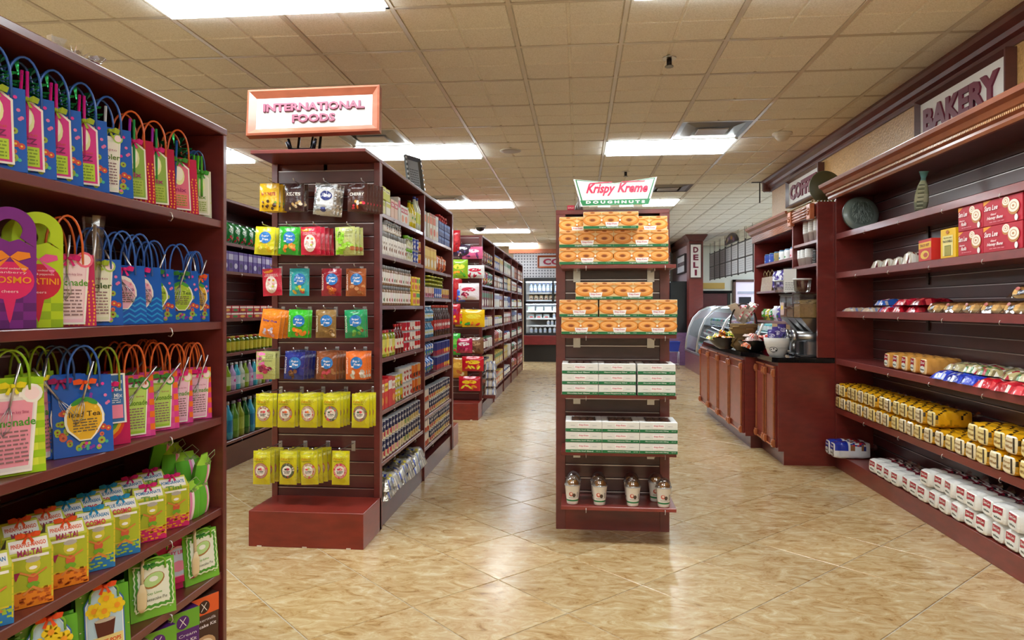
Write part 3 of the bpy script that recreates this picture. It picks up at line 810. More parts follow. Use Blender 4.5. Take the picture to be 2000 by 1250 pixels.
P_marg2 = bag(h=.165, col='#c01a50', side='#c8a020', pat='dots', hcol='#d2602a', card=dict(shape='tall', cols=('#e06a8a', '#9fd0b0', '#e87a7a'), title='mix', tc='#a02868', tw=.065, th=.14, y0=.008), bowc='#3f8a30', straws=['#2a60b0'], tinsel='#1a8a50', up=.09)
P_palm = bag(w=.082, d=.036, h=.15, col='#d6dcc8', side='#1c5fc0', pat='spark', hcol='#274f8c', card=dict(shape='tall', cols=('#dfe4cf', '#b8c060', '#cfd6b0'), title='mix', tc='#6a8a3a', tw=.06, th=.13, y0=.01), bowc='#3f9a30', straws=['#5ac82c', '#58b83a'], up=.07)
P_melon = bag(h=.17, col='#c22a62', side='#a82050', pat='dots', hcol='#e0682c', card=GL('melonade', '#f2c4d8', '#f6dbe4', '#f06a8a', '#5a9a2a', 'watermelon-key lime', tw=.095, th=.155, y0=.005), bowc='#d01a70', wsk=.06, up=.1)
P_mojito2 = bag(h=.165, card=GL('cooler', '#dfe6c4', '#e9ecd6', '#b0cf6a', '#3a5a1a', 'mojito', tw=.075, th=.14, y0=.01), bowc='#9fb52c', cello=True, up=.09)
P_teapink = bag(h=.155, pat='chevron', card=dict(shape='fruit', cols=('#f0b4c8', '#e0809c', '#f6efe8'), title='Iced Tea', tc='#6a3a6a', tw=.068, th=.085, y0=.04), bowc='#d81a7a', wsk=-.5, up=.1)
P_tealime = bag(h=.155, card=dict(shape='fruit', cols=('#a9c832', '#c3da5a', '#3f9a3a'), title='Iced Tea', tc='#33501a', tw=.074, th=.085, y0=.035), bowc='#2f7a2c', wsk=.35, up=.09)
P_tealemon = bag(h=.185, w=.13, card=dict(shape='fruit', cols=('#e8b52a', '#f4cc50', '#3f9a3a'), title='Iced Tea', tc='#3a2a1a', tw=.088, th=.1, y0=.035), bowc='#ec5a1e', wsk=.25, up=.085)
P_carrot = bag(h=.19, card=dict(shape='fruit', cols=('#7a3a8a', '#a05ab0', '#3f9a3a'), title='Tea', tc='#e8d8f0', tw=.04, th=.08, y0=.05), bowc='#a01c60', wsk=-.6, hcol='#27467a', up=.08)
P_long = bag(h=.165, w=.11, col='#c4205c', side='#a01848', pat='tiedye', hcol='#8aa020', card=dict(shape='rect', cols=('#3a72b0', '#f28aa8', '#ffffff'), title='Long Island|Iced Tea|Cocktail Mix', tc='#e8f0f8', tw=.088, th=.125, y0=.055), bowc='#dd1a74', up=.095)
P_lime3 = bag(h=.165, w=.105, col='#e04a9a', side='#d64088', pat='check', hcol='#e0682c', card=GL('melonade', '#9ccc3a', '#b9dc6a', '#3f9a3a', '#5a8a1a', 'key lime', tw=.07, th=.135, y0=.008), bowc='#3f8a38', wsk=.7, up=.095)
P_pink3 = bag(h=.16, w=.092, d=.038, col='#e04a9a', side='#d64088', pat='check', hcol='#e0682c', card=GL('melonade', '#ecb0d0', '#f0c8de', '#c8dc8a', '#5a9a2a', 'watermelon-key lime', tw=.072, th=.135, y0=.006), bowc='#dd1a80', wsk=.35, up=.09)
P_green3 = bag(h=.2, w=.125, col='#c2d93a', side='#93c01f', pat='limecheck', hcol='#8ab81c', card=GL('lemonade', '#e6e2e2', '#ec9ab0', '#f4f2ee', '#4a9a2a', 'watermelon key lime', tw=.1, th=.165, y0=.006), bowc='#e8d820', wsk=.2, up=.072)
# bottle-neck boxes with a cut-out handle
def cutbox(colr, side, bowc, ball, title, tcol):
    b = B(); w, d, h = .098, .05, .17
    b.box(-w / 2, -d / 2, 0, w / 2, d / 2, h, side, 'paper'); n = 20; R0, R1 = .049, .024; cz = h + .035
    for yy, fl in ((-d / 2 - .001, 0), (-d / 2 + .003, 1)):
        b.f([b.v(*p) for p in ((-w / 2, yy, 0), (w / 2, yy, 0), (w / 2, yy, h), (-w / 2, yy, h))][::(-1 if fl else 1)], colr)
        outer = [(-w / 2, h), (-w / 2, cz)] + [(-R0 * math.cos(PI * k / n), cz + R0 * math.sin(PI * k / n)) for k in range(1, n)] + [(w / 2, cz), (w / 2, h)]
        m_ = len(outer)
        for k in range(m_ - 1):
            a0 = math.atan2(outer[k][1] - cz, outer[k][0]); a1 = math.atan2(outer[k + 1][1] - cz, outer[k + 1][0])
            q = [outer[k], outer[k + 1], (R1 * math.cos(a1), cz + R1 * math.sin(a1)), (R1 * math.cos(a0), cz + R1 * math.sin(a0))]
            b.f([b.v(x, yy, z) for x, z in q][::(-1 if fl else 1)], colr)
        b.f([b.v(x, yy, z) for x, z in ((-w / 2, h), (w / 2, h), (R1 * math.cos(-.8), cz + R1 * math.sin(-.8)), (0, cz - R1), (R1 * math.cos(-PI + .8), cz + R1 * math.sin(-PI + .8)))], colr)
    pr = Pr(b, planar(0, -d / 2 - .001), 'paper', step=.0003)
    for i in range(4):
        for j in range(4):
            if (i + j) % 2: pr.rect(-w / 2 + i * w / 4, j * .018, -w / 2 + (i + 1) * w / 4, (j + 1) * .018, side); pr.l = 1
    pr.l = 2
    pr.ell(0, .1, .045, .04, ball, 22); pr.poly([(-.012, .066), (.012, .066), (.003, .02), (0, .012), (-.003, .02)], ball); pr.ell(0, .062, .011, .008, ball)
    for sg in (-1, 1): pr.poly([(0, .15), (sg * .014, .162), (sg * .036, .16), (sg * .038, .15), (sg * .016, .142)], bowc); pr.l -= 1; pr.poly([(0, .15), (sg * .034, .128), (sg * .026, .118)], bowc); pr.l -= 1
    pr.l += 1
    pr.text('cheers', 0, .078, .006, '#f6d8dc', .03); pr.text('all natural cocktail mix', 0, .126, .004, '#f4e8e8', .06)
    pr.text(title, 0, .102, .014, tcol, .078, .015); pr.text('chocolate & peppermint' if title[0] == 'M' else 'cranberry', 0, .117, .006, '#f8e4e0', .06)
    return Proto('gift_box', 'gift box', [('box', b)])
P_mart = cutbox('#b7d41f', '#93b81a', '#e8559a', '#cc1c40', 'MARTINI', '#f0a020')
P_cosmo = cutbox('#7a1f8a', '#5e1770', '#f08a20', '#e0206a', 'COSMO', '#f0a020')
def goods(px, z, proto, look, place, turn=58, X=-1.20, tilt=0.0):
    y_, _ = onX(px, X)
    y_ = min(y_, 2.158 - .05 * abs(math.sin(math.radians(turn))) - .012 - (.022 if X < -1.27 else 0))
    return proto.put((X, y_, z + .001), math.radians(turn), f'{look}, {place}', None, rot=(math.radians(tilt), 0, math.radians(turn)))
s1, s2, s3, s4, s5, s6 = SH_L
tp = 'top shelf'
goods(-22, s1, P_fizz, 'blue floral gift bag half cut off by the frame', tp, X=-1.19)
goods(40, s1, P_fizz, 'blue floral bag with pink fizz tag', 'farthest from the upright on the top shelf', X=-1.19)
goods(97, s1, P_fizz, 'blue floral bag with pink fizz tag and white glare', 'middle of the three fizz bags', X=-1.19)
goods(152, s1, P_fizz, 'blue floral bag with pink fizz tag', 'beside the tall cooler glass bag', X=-1.19)
goods(203, s1, P_mojito1, 'blue bag with white cooler glass tag', 'top shelf between fizz and orange handled bags', X=-1.19)
goods(250, s1, P_marg, 'red dotted bag with orange handles and green tag', 'next to the cooler glass bag', X=-1.19)
goods(294, s1, P_marg, 'red dotted bag with magenta bow and violet straw', 'second of the orange handled pair', X=-1.19)
goods(341, s1, P_marg2, 'pink dotted bag with green tinsel and blue straw', tp, X=-1.19)
goods(375, s1, P_palm, 'pale green bag with bright green straws', 'beside the tinsel bag on the top shelf', 58, X=-1.20)
goods(400, s1, P_palm, 'pale green bag with bright green straws', 'against the upright on the top shelf', 58, X=-1.19)
sh = 'second shelf'
goods(10, s2, P_cosmo, 'purple box with cut-out handle and orange bow print', sh)
goods(66, s2, P_mart, 'lime green martini box with cut-out handle', 'front of the second shelf')
goods(44, s2, P_mart, 'lime green cut-out box', 'standing behind the martini box', X=-1.29)
goods(125, s2, P_melon, 'pink bag with melonade glass tag and orange handles', sh)
goods(95, s2, P_melon, 'pink bag with orange handles', 'back row behind the martini box', X=-1.30)
goods(182, s2, P_mojito2, 'blue bag with cooler glass tag and wrapped spoon', sh)
goods(232, s2, P_teapink, 'blue chevron bag with pink strawberry tea tag', 'beside the cooler glass bag')
goods(266, s2, P_teapink, 'blue chevron bag with pink strawberry tea tag', 'beside the green lime tag')
goods(294, s2, P_tealime, 'blue floral bag with lime tea tag', 'partly behind the pink strawberry bag', X=-1.215)
goods(345, s2, P_tealime, 'blue floral bag with lime tea tag and whisk', 'standing clear, front of the second shelf')
P_limes = bag(w=.088, d=.038, h=.15, card=dict(shape='fruit', cols=('#a9c832', '#c3da5a', '#3f9a3a'), title='Iced Tea', tc='#33501a', tw=.066, th=.085, y0=.035), bowc='#2f7a2c', wsk=.35, up=.08)
P_lems = bag(w=.08, d=.036, h=.15, card=dict(shape='fruit', cols=('#e8b52a', '#f4cc50', '#3f9a3a'), title='Iced Tea', tc='#3a2a1a', tw=.06, th=.085, y0=.035), bowc='#ec5a1e', wsk=-.2, up=.08)
goods(382, s2, P_limes, 'blue floral bag with lime tea tag', 'second from the upright', 62)
goods(410, s2, P_lems, 'blue bag with yellow lemon tag', 'against the upright on the second shelf', 60, X=-1.195)
sh = 'third shelf'
goods(14, s3, P_green3, 'lime checked bag with big lemonade glass tag', sh, X=-1.19)
goods(58, s3, P_green3, 'lime checked bag turned sideways', 'behind the big lemonade glass tag', 95, X=-1.24)
goods(108, s3, P_carrot, 'blue bag with purple beet tag', sh, X=-1.22)
goods(156, s3, P_tealemon, 'blue floral bag with yellow lemon tea tag and orange bow', sh, X=-1.185)
goods(202, s3, P_long, 'tie-dye bag with blue iced tea cocktail packet', sh)
goods(256, s3, P_lime3, 'pink checked bag with lime glass tag', 'beside the blue cocktail packet')
goods(306, s3, P_lime3, 'pink checked bag with lime glass tag', 'beside the first pink glass tag')
goods(342, s3, P_pink3, 'pink checked bag with pink melonade glass tag', 'next to the lime glass tags', X=-1.205)
goods(368, s3, P_pink3, 'pink checked bag with pink melonade glass tag', 'middle of the three pink tags', 58, X=-1.215)
goods(401, s3, P_pink3, 'pink checked bag with pink melonade glass tag', 'against the upright on the third shelf', 58, X=-1.195)
goods(78, s3, P_long, 'dark red bag with blue packet', 'in shadow behind the lime checked bags', 80, X=-1.27)
for k, px in enumerate((232, 285, 330)):
    goods(px, s3, P_lime3, 'pink checked bag with orange handles', f'{od(k)} of the back row on the third shelf', 66, X=-1.33)
for k, px in enumerate((215, 262, 308)):
    goods(px, s2, P_teapink, 'blue chevron bag', f'{od(k)} of the back row on the second shelf', 66, X=-1.33)
# bamboo-print drink mix packs
def tiki(title, sub, bc, rib, tcol, scol):
    b = B(); w, d, h, hs = .088, .05, .145, .115
    b.box(-w / 2, -d / 2, 0, w / 2, d / 2, .036, bc, 'paper')
    lo = [(-w / 2, -d / 2), (w / 2, -d / 2), (w / 2, d / 2), (-w / 2, d / 2)]
    i0 = [b.v(x, y, .036) for x, y in lo]; i1 = [b.v(x, y, hs) for x, y in lo]; i2 = [b.v(-w * .42, -.003, h), b.v(w * .42, -.003, h), b.v(w * .42, .003, h), b.v(-w * .42, .003, h)]
    for k in range(4):
        sidec = '#b3c02c' if k % 2 == 0 else '#8a7a5c'
        b.f([i0[k], i0[(k + 1) % 4], i1[(k + 1) % 4], i1[k]], sidec); b.f([i1[k], i1[(k + 1) % 4], i2[(k + 1) % 4], i2[k]], '#c6cc3c' if k % 2 == 0 else '#8a7a5c')
    pr = Pr(b, planar(0, -d / 2), 'paper', step=.0004)
    for k in range(7):
        z = .012 + k * .016
        for sg in (-1, 1): pr.rect(sg * w * .49 - .003 * (sg > 0) , z, sg * w * .49 + .003 * (sg < 0), z + .014, '#d8c830'); pr.l = 1
    pr.l = 2
    rr = random.Random(len(title))
    for k in range(34): x = rr.uniform(-.4, .4) * w; y = rr.uniform(.002, .034); pr.rect(x, y, x + .008, y + .004, scol); pr.l = 2
    pr.rect(-w * .4, .034, w * .4, .038, '#d8c830')
    # dancing fruit figure: generic pineapple head, leaf skirt, stick limbs
    pr.ell(.006, .088, .014, .016, '#d8d040', 12); pr.ell(.006, .1, .014, .006, '#b8b4b0', 10); pr.ell(.006, .083, .008, .004, '#ffffff', 8)
    pr.ell(.006, .06, .010, .011, '#d86040', 10); pr.ell(.006, .047, .012, .007, '#6fae2a', 8)
    for sg in (-1, 1):
        pr.poly([(.006, .066), (.006 + sg * .024, .08), (.006 + sg * .026, .076), (.006, .062)], '#d88840'); pr.l -= 1
        pr.poly([(.006, .045), (.006 + sg * .02, .03), (.006 + sg * .016, .027), (.004, .04)], '#d88840'); pr.l -= 1
    pr.l += 1; pr.poly([(-.032, .078), (-.018, .078), (-.025, .06)], tcol)
    top = lambda u, v, l: (u, -d / 2 + (v - hs) / (h - hs) * (d / 2 - .003) - l if v > hs else -d / 2 - l, v)
    p2 = Pr(b, top, 'paper', step=.0004); p2.l = 4
    p2.rect(-w * .4, .104, w * .4, .141, '#f4f2ec')
    p2.text(title, 0, .131, .008, '#d8582a' if bc[1] == 'e' else '#2a7ab0', w * .72, .03); p2.text(sub, 0, .117, .012, tcol, w * .5, .03)
    rb = B(); bow(rb, 0, -.004, h + .004, .024, rib)
    return Proto('drink_mix_pack', 'mix pack', [('pack', b), ('ribbon', rb)])
P_mai = tiki('PINEAPPLE-MANGO', 'MAI-TAI', '#ec8a1e', '#e0521a', '#a01c50', '#c8601a')
P_blu = tiki('BLUE HAWAIIAN', 'COSMO', '#1f7ac0', '#1c8cc4', '#d02a4a', '#9fc83a')
P_pnk = tiki('POMEGRANATE', 'Tini', '#d01a6c', '#cf1470', '#6a9a20', '#f0a020')
tk = [(-30, P_blu, 'blue'), (52, P_mai, 'orange'), (125, P_mai, 'orange'), (180, P_blu, 'blue'), (232, P_blu, 'blue'), (286, P_pnk, 'magenta'), (333, P_pnk, 'magenta')]
wh = ['cut off by the picture edge', 'nearest to the camera in full', 'beside the first blue one', 'beside the orange ones', 'beside the magenta ones', 'beside the blue ones', 'beside the green pouches']
for (px, p, cn), wt in zip(tk, wh): goods(px, s4, p, f'bamboo print pack with {cn} base and ribbon', 'front row, ' + wt, 52, X=-1.185)
for k, (px, p, cn) in enumerate([(35, P_mai, 'orange'), (85, P_mai, 'orange'), (125, P_blu, 'blue'), (165, P_blu, 'blue'), (208, P_blu, 'blue'), (250, P_pnk, 'magenta'), (290, P_pnk, 'magenta'), (325, P_pnk, 'magenta')]):
    goods(px, s4, p, f'bamboo print mix pack with {cn} ribbon', f'{od(k)} in the back row of the fourth shelf', 60, X=-1.29)
# green pouches with pink stripes
def pouch():
    b = B()
    def fn(u, v):
        x = (u - .5); z = v * .1; k = math.sin(PI * min(1, max(0, u))) ** .5 * math.sin(PI * min(.97, v * .9 + .07)) ** .6
        return x, z, k
    for sg in (-1, 1):
        def g(u, v, sg=sg):
            x, z, k = fn(u, v); pinch = 1 if v < .78 else (1 - (v - .78) * 3.2)
            if v > .93: pinch = .55
            return ((x * .085) * pinch * (1 if sg < 0 else -1), sg * .022 * k * pinch, z * 1.15)
        b.grid(g, 10, 12, lambda u, v: ('#e88ab8' if int(u * 12) % 2 else '#f6dfe8') if .35 < u < .65 and v < .72 else ('#5fb02a' if v < .72 else '#9ccf3a'), 'cloth')
    t = B(); bow(t, 0, -.01, .088, .02, '#8aa860')
    t.tube([(0, -.012, .088), (.03, -.02, .11), (.01, -.025, .13), (-.02, -.02, .115), (0, -.012, .09)], .0012, 5, '#9cae80', 'cloth')
    return Proto('cloth_pouch', 'pouch', [('pouch', b), ('tie', t)])
P_pouch = pouch()
for k, (px, dz, tn, X, tl) in enumerate([(366, 0, 70, -1.17, 0), (402, 0, 100, -1.165, -6), (385, .075, 60, -1.2, -20), (412, .07, 95, -1.18, 10), (360, .1, 80, -1.27, 5), (392, .14, 85, -1.3, 15)]):
    goods(px, s4 + dz, P_pouch, 'green cloth pouch with pink stripes', ['standing beside the magenta packs', 'lowest against the upright', 'lying on the first pouch', 'topmost near the upright', 'behind in shadow', 'highest at the back'][k], tn, X=X, tilt=tl)
# lower shelf: baking gift bags
def bakebag(col, kind):
    b, mp = bagbody(.12, .06, .15, col, '#4f9a28', 'spark'); h = .15
    hb = B(); handles(hb, .12, h, .06, '#7ab82a', .022)
    q = B(); lift = lambda u, v, l: mp(u, v, l + .007); pr = Pr(q, lift, 'paper', step=.0004)
    if kind == 'pops':
        def o(k): return [(-.045 * k, .01), (.045 * k, .01), (.045 * k, .12), (.02 * k, .16), (-.02 * k, .16), (-.045 * k, .12)]
        pr.poly(o(1), '#3a6ab8'); pr.poly([(u * .94, .012 + (v - .01) * .97) for u, v in o(1)], '#f2f6fa'); pr.poly([(u * .88, .014 + (v - .01) * .95) for u, v in o(1)], '#bcd8ec')
        pr.rect(-.04, .014, .04, .04, '#e8d48a'); pr.text('COOKIE POPS', 0, .027, .01, '#d84a1a', .07, .03)
        pr.poly([(-.018, .04), (.018, .04), (.024, .078), (-.024, .078)], '#5a2416'); pr.ell(0, .078, .024, .005, '#c8baa8', 12)
        for cx, cy in ((-.024, .105), (.004, .128), (.028, .106), (-.002, .1)):
            for k in range(6): a = k * PI / 3; pr.ell(cx + .011 * math.cos(a), cy + .011 * math.sin(a), .008, .008, '#f4d020', 9); pr.l -= 1
            pr.l += 1; pr.ell(cx, cy, .007, .007, '#f09a20', 9)
    elif kind == 'pie':
        import math as _m
        pts = []
        for k in range(48):
            a = 2 * PI * k / 48; r_ = .055 + (.004 if k % 2 else 0); cx = max(-.05, min(.05, r_ * 1.3 * _m.cos(a))); cy = max(-.058, min(.058, r_ * 1.4 * _m.sin(a)))
            pts.append((cx * (1.06 if k % 2 else 1), .085 + cy * (1.06 if k % 2 else 1)))
        pr.poly(pts, '#e6f2d0'); pr.poly([(u * .93, .085 + (v - .085) * .93) for u, v in pts], '#4f9a30'); pr.poly([(u * .8, .085 + (v - .085) * .8) for u, v in pts], '#eef2e2')
        pr.ell(0, .1, .03, .02, '#a8743a', 16, .3); pr.ell(0, .102, .027, .017, '#b8dc90', 16, .3); pr.ell(0, .104, .012, .007, '#f4f8ee', 10)
        pr.text('Key Lime', 0, .066, .008, '#6aa83a', .04, .01); pr.text('Cheesecake Pie', 0, .052, .008, '#3a4a2a', .066)
    else:
        pr.ell(0, .08, .046, .046, '#f0b0cc', 20); pr.ell(0, .08, .04, .04, '#c8d0ea', 20); pr.rect(-.05, .02, .05, .038, '#d8266a'); pr.text('KEY LIME', 0, .108, .011, '#d02a6a', .06, .02)
        pr.ell(0, .068, .024, .016, '#e88aa8', 12)
    for i, (u, v) in enumerate([]): pass
    sp = B()
    if kind == 'pie':
        pts = [(-.042, .005, .16), (-.04, -.03, .12), (-.046, -.04, .06)]
        sp.tube([(-.03, -.03, .175), (-.038, -.045, .1)], .0045, 7, '#e4cfa4', 'paper')
        sp.lathe([(.004, 0, '#e4cfa4'), (.013, .012, '#e4cfa4'), (.014, .05, '#e4cfa4'), (.005, .075, '#e4cfa4')], 10, -.04, -.05, sy=.25, m='paper'); 
        sp.V = [(x, y, z + (.03 if z < .08 else 0)) for x, y, z in sp.V]
        t = B(); bow(t, -.02, -.04, .15, .016, '#2f7a2c'); return Proto('gift_bag', 'gift bag', [('bag_body', b), ('handles', hb), ('hang_tag', q), ('wooden_spoon', sp), ('bow', t)])
    t = B(); bow(t, 0, -.02, .16, .028, '#e8511c' if kind == 'pops' else '#d01a70')
    return Proto('gift_bag', 'gift bag', [('bag_body', b), ('handles', hb), ('hang_tag', q), ('bow', t)])
P_pops = bakebag('#5faa30', 'pops'); P_pie = bakebag('#7abf3c', 'pie'); P_key = bakebag('#d42a70', 'key')
goods(-25, s5, P_pops, 'green bag with cord handles and cookie tag', 'at the lower picture corner', 55, X=-1.2)
goods(88, s5, P_pops, 'green bag with yellow flower cookie tag', 'nearest of the two cookie bags', 55, X=-1.18)
goods(196, s5, P_pops, 'green bag with yellow flower cookie tag', 'beside the scalloped pie tag', 55, X=-1.18)
goods(292, s5, P_pie, 'green bag with large scalloped pie tag and wooden spoon', 'fifth shelf', 55, X=-1.175)
goods(338, s5, P_key, 'pink zigzag bag with round lime tag', 'between the two pie tags', 60, X=-1.22)
goods(384, s5, P_pie, 'green bag with scalloped pie tag', 'against the upright on the fifth shelf', 66, X=-1.18)
# bottom boxes
def mixbox(colr, top, title, sub):
    b = B(); w, d, h = .105, .05, .2
    b.box(-w / 2, -d / 2, 0, w / 2, d / 2, h, colr, 'paper', ch=.002)
    pr = Pr(b, planar(0, -d / 2), 'paper', step=.0004); pr.rect(-w / 2, h * .72, w / 2, h, top)
    pr.ell(0, h * .84, .02, .02, '#5a1f7a' if colr[1] != '4' else '#3a2018', 18)
    for sg in (-1, 1):
        pr.poly([(-sg * .011, h * .84 - .012), (-sg * .009, h * .84 - .013), (sg * .010, h * .84 + .012), (sg * .008, h * .84 + .013)], '#f2f0ec'); pr.l -= 1
    pr.l += 1
    pr.text(title, 0, h * .64, .009, '#f2ecf4', w * .8); pr.text(sub, 0, h * .55, .01, '#f2ecf4', w * .8, .02)
    pr.ell(0, h * .25, .04, .03, '#c9a47a', 16); pr.ell(0, h * .25, .03, .02, '#f0e0c8', 16)
    return Proto('baking_mix_box', 'box', [('box', b)])
P_ice = mixbox('#5a2478', '#6fb030', 'Ice Cream', 'Sandwich Kit'); P_pan = mixbox('#4a2e22', '#e8622a', 'Buttermilk', 'Pancake Kit'); P_ora = mixbox('#c8b8a0', '#e8622a', 'Cookie', 'Baking Kit')
goods(250, s6 + .02, P_ora, 'cream box with orange top', 'lowest deck beside the purple boxes', 60, X=-1.19)
goods(300, s6 + .02, P_ice, 'purple and green sandwich kit box', 'nearer of the purple pair', 60, X=-1.185)
goods(348, s6 + .02, P_ice, 'purple and green sandwich kit box', 'beside the brown pancake box', 60, X=-1.185)
goods(398, s6 + .02, P_pan, 'brown pancake kit box with orange top', 'lowest deck against the upright', 64, X=-1.18)
# loose cellophane on the top
b = B(); rr = random.Random(3)
for k in range(26):
    a = rr.uniform(0, PI); l = rr.uniform(.03, .09); y = rr.uniform(-.07, .07)
    b.quad([(rr.uniform(-.03, .03), y, 0), (l * math.cos(a), y + rr.uniform(-.02, .04), l * math.sin(a) * .6 + .004), (l * math.cos(a) * .8, y + .03, l * math.sin(a) * .7 + .004), (0, y + .025, .002)], rr.choice(['#e8e2d8', '#ffffff', '#c8b8a0', '#b86a70']), 'clearwrap' if k % 3 else 'film')
b.lathe([(.012, .0, '#e8e2d8'), (.004, .012, '#e8e2d8'), (.004, .03, '#e8e2d8'), (.02, .05, '#e8e2d8')], 10, 0, .09, m='clearwrap')
yy, _ = onX(140, -1.2)
o = obj('cellophane_wrap', b, None, (-1.2, yy, 1.854)); tag(o, 'crumpled clear wrapped trinket lying on top of the gift bag shelving', 'wrapper')
# ================================================================ signs
def letters(b, t, cx, cz, h, y, depth, col, w, bold=.03, m='paper'):
    vs, fs, x0, x1, y0, y1 = text_mesh(t, bold, 0.0, .05, 2)
    k = h / (y1 - y0); kx = w / (x1 - x0)
    ids = [b.v(cx + (v[0] - (x0 + x1) / 2) * kx, y - depth / 2 - v[2] * depth * 10, cz + (v[1] - (y0 + y1) / 2) * k) for v in vs]
    for f_ in fs: b.f([ids[i] for i in f_], col, m)
def frame(b, w, h, fw, d, col, m='wood', face=0.0):
    """bevelled picture frame, front faces -Y at y=0"""
    o = [(-w / 2, -h / 2), (w / 2, -h / 2), (w / 2, h / 2), (-w / 2, h / 2)]
    k = fw * .25
    rings = [(0, d), (0, 0), (k, -.004), (fw, d * .45), (fw, d)]
    ids = []
    for ins, y in rings:
        ids.append([b.v(x - math.copysign(ins, x), y, z - math.copysign(ins, z)) for x, z in o])
    for r_ in range(len(rings) - 1):
        for q in range(4): b.f([ids[r_][q], ids[r_][(q + 1) % 4], ids[r_ + 1][(q + 1) % 4], ids[r_ + 1][q]], col, m)
    b.f([b.v(x, d, z) for x, z in o][::-1], '#2a1a16', m)
def sign(name, label, w, h, fw, d, fcol, bcol, texts, loc, rot, lcol='#8a2c46', depth=.012):
    e_ = empty(name, label, 'sign', loc, rot=rot)
    b = B(); frame(b, w, h, fw, d, fcol); obj('frame', b, e_)
    b = B(); b.box(-w / 2 + fw * .9, d * .45, -h / 2 + fw * .9, w / 2 - fw * .9, d * .9, h / 2 - fw * .9, bcol, 'paper'); obj('board', b, e_)
    b = B()
    for t in texts:
        if len(t) == 5: letters(b, t[0], t[1], t[2], t[3], d * .45, depth, lcol, t[4], .045)
    obj('lettering', b, e_)
    return e_
sign('wooden_sign', 'wood framed white sign reading INTERNATIONAL FOODS on an easel', .735, .265, .045, .05, '#96523a', '#d9d7d9',
     [('INTERNATIONAL', 0, .030, .048, .565), ('FOODS', 0, -.038, .048, .24)],
     (onY(611, 215, 3.74)[0], 3.74, onY(611, 215, 3.74)[1]), (math.radians(-9), math.radians(-1.6), math.radians(3)), lcol='#6d1838')
# easel
ex, ez = onY(600, 268, 3.80)
b = B()
for sx in (-.085, .07):
    b.tube([(sx, -.055, .072), (sx * .8, -.062, .02), (sx * .8, .03, .012), (sx * .8, .06, .12)], .008, 6, '#17161a', 'metal')
    b.tube([(sx, -.07, .055), (sx * .8, -.06, .006)], .012, 6, '#17161a', 'metal')
b.box(-.075, -.06, .0, .065, .05, .022, '#17161a', 'metal', ch=.004); b.tube([(0, .04, .01), (.0, .10, .16)], .006, 6, '#17161a', 'metal')
o = obj('easel', b, None, (ex, 3.80, 2.131)); tag(o, 'small black easel holding the wood framed sign on the gondola top', 'easel')
# silver frame further along the same top
fx, fy = -1.3, onX(812, -1.3)[0]
b = B(); frame(b, .2, .36, .035, .02, '#6d7276', 'metal')
for k in range(9):
    for sx in (-.1, .1): b.box(sx - .006, -.008, -.165 + k * .039, sx + .006, .002, -.145 + k * .039, '#c9cdd0', 'metal', ch=.002)
f0 = B(); f0.box(-.068, .009, -.147, .068, .014, .147, '#8b8f93', 'paper'); p_ = Pr(f0, planar(0, .009)); lines(p_, 0, -.08, .08, .11, 8, '#4a4e52')
e_ = empty('picture_frame', 'ornate silver frame standing on the middle gondola top', 'frame', (fx, fy, 2.131 + .182), rot=(math.radians(-8), 0, math.radians(66)))
obj('frame', b, e_); obj('card', f0, e_)
# bakery and coffee signs on the tan wall
def wallsign(label, t, y0, y1, z0, z1, lw, lh):
    sign('wall_sign', label, abs(y1 - y0), z1 - z0, .032, .06, '#57302c', '#e6e2dc', [(t, 0, -.005, lh, lw)], (WX - .062, (y0 + y1) / 2, (z0 + z1) / 2), (0, 0, -PI / 2), lcol='#6d1230')
wallsign('dark framed wall sign reading BAKERY above the bread shelves', 'BAKERY', 4.05, 5.09, 2.37, 2.69, .86, .165)
wallsign('dark framed wall sign reading COFFEE partly behind the olive disc', 'COFFEE', 7.05, 8.12, 2.38, 2.68, .86, .165)
# doughnut sign
def sw(px, py): return onY(px, py, 4.02)
pts = [sw(1120, 350), sw(1201.6, 357.5), sw(1283.4, 345.4), sw(1267.5, 398.6), sw(1135, 403.4)]
cx = sum(p[0] for p in pts) / 5; cz = sum(p[1] for p in pts) / 5
loc_ = [(p[0] - cx, p[1] - cz) for p in pts]
e_ = empty('doughnut_sign', 'white and green winged sign on top of the doughnut stand', 'sign', (cx, 4.02, cz))
b = B(); b.prism(loc_[::-1], 0, .012, '#f6f6f4', 'y', 'plastic')
for sx in (-.12, .0, .13): b.box(sx - .025, .01, -.095, sx + .025, .06, -.04, '#e4e4e2', 'plastic')
obj('sign_board', b, e_)
b = B(); pr = Pr(b, planar(0, 0), 'plastic', step=.0006)
def inset(k, dz=0): return [(x * k, z * k + dz) for x, z in loc_]
pr.poly(inset(.955), '#127a45'); pr.poly([(x * .925, z * .86 + .001) for x, z in loc_], '#f8f6f4')
gz = min(z for x, z in loc_)
pr.poly([(-.197, gz + .034), (.197, gz + .040), (.185, gz + .008), (-.183, gz + .006)], '#127a45')
pr.text('D O U G H N U T S', 0.002, gz + .023, .016, '#f8f8f6', .33, .05)
pr.text('Krispy', -.08, .002, .07, '#cf2350', .165, .035, .35); pr.text('Kreme', .098, .012, .054, '#cf2350', .17, .035, .35)
pr.poly([(-.14, .036), (-.018, .042), (-.016, .047), (-.145, .041)], '#cf2350'); pr.poly([(.04, .042), (.165, .046), (.168, .051), (.036, .047)], '#cf2350')
obj('printed_face', b, e_)
o = B(); o.box(-.012, -.02, 0, .03, .02, .028, '#c8204a', 'paper', ch=.002); p_ = Pr(o, planar(0, -.02)); p_.text('SALE', .009, .014, .01, '#f4e4e4', .034)
x_, z_ = onY(1112, 405, 4.12); o = obj('small_carton', o, None, (x_, 4.12, 1.842)); tag(o, 'small red carton on the doughnut stand beside the winged sign', 'box')
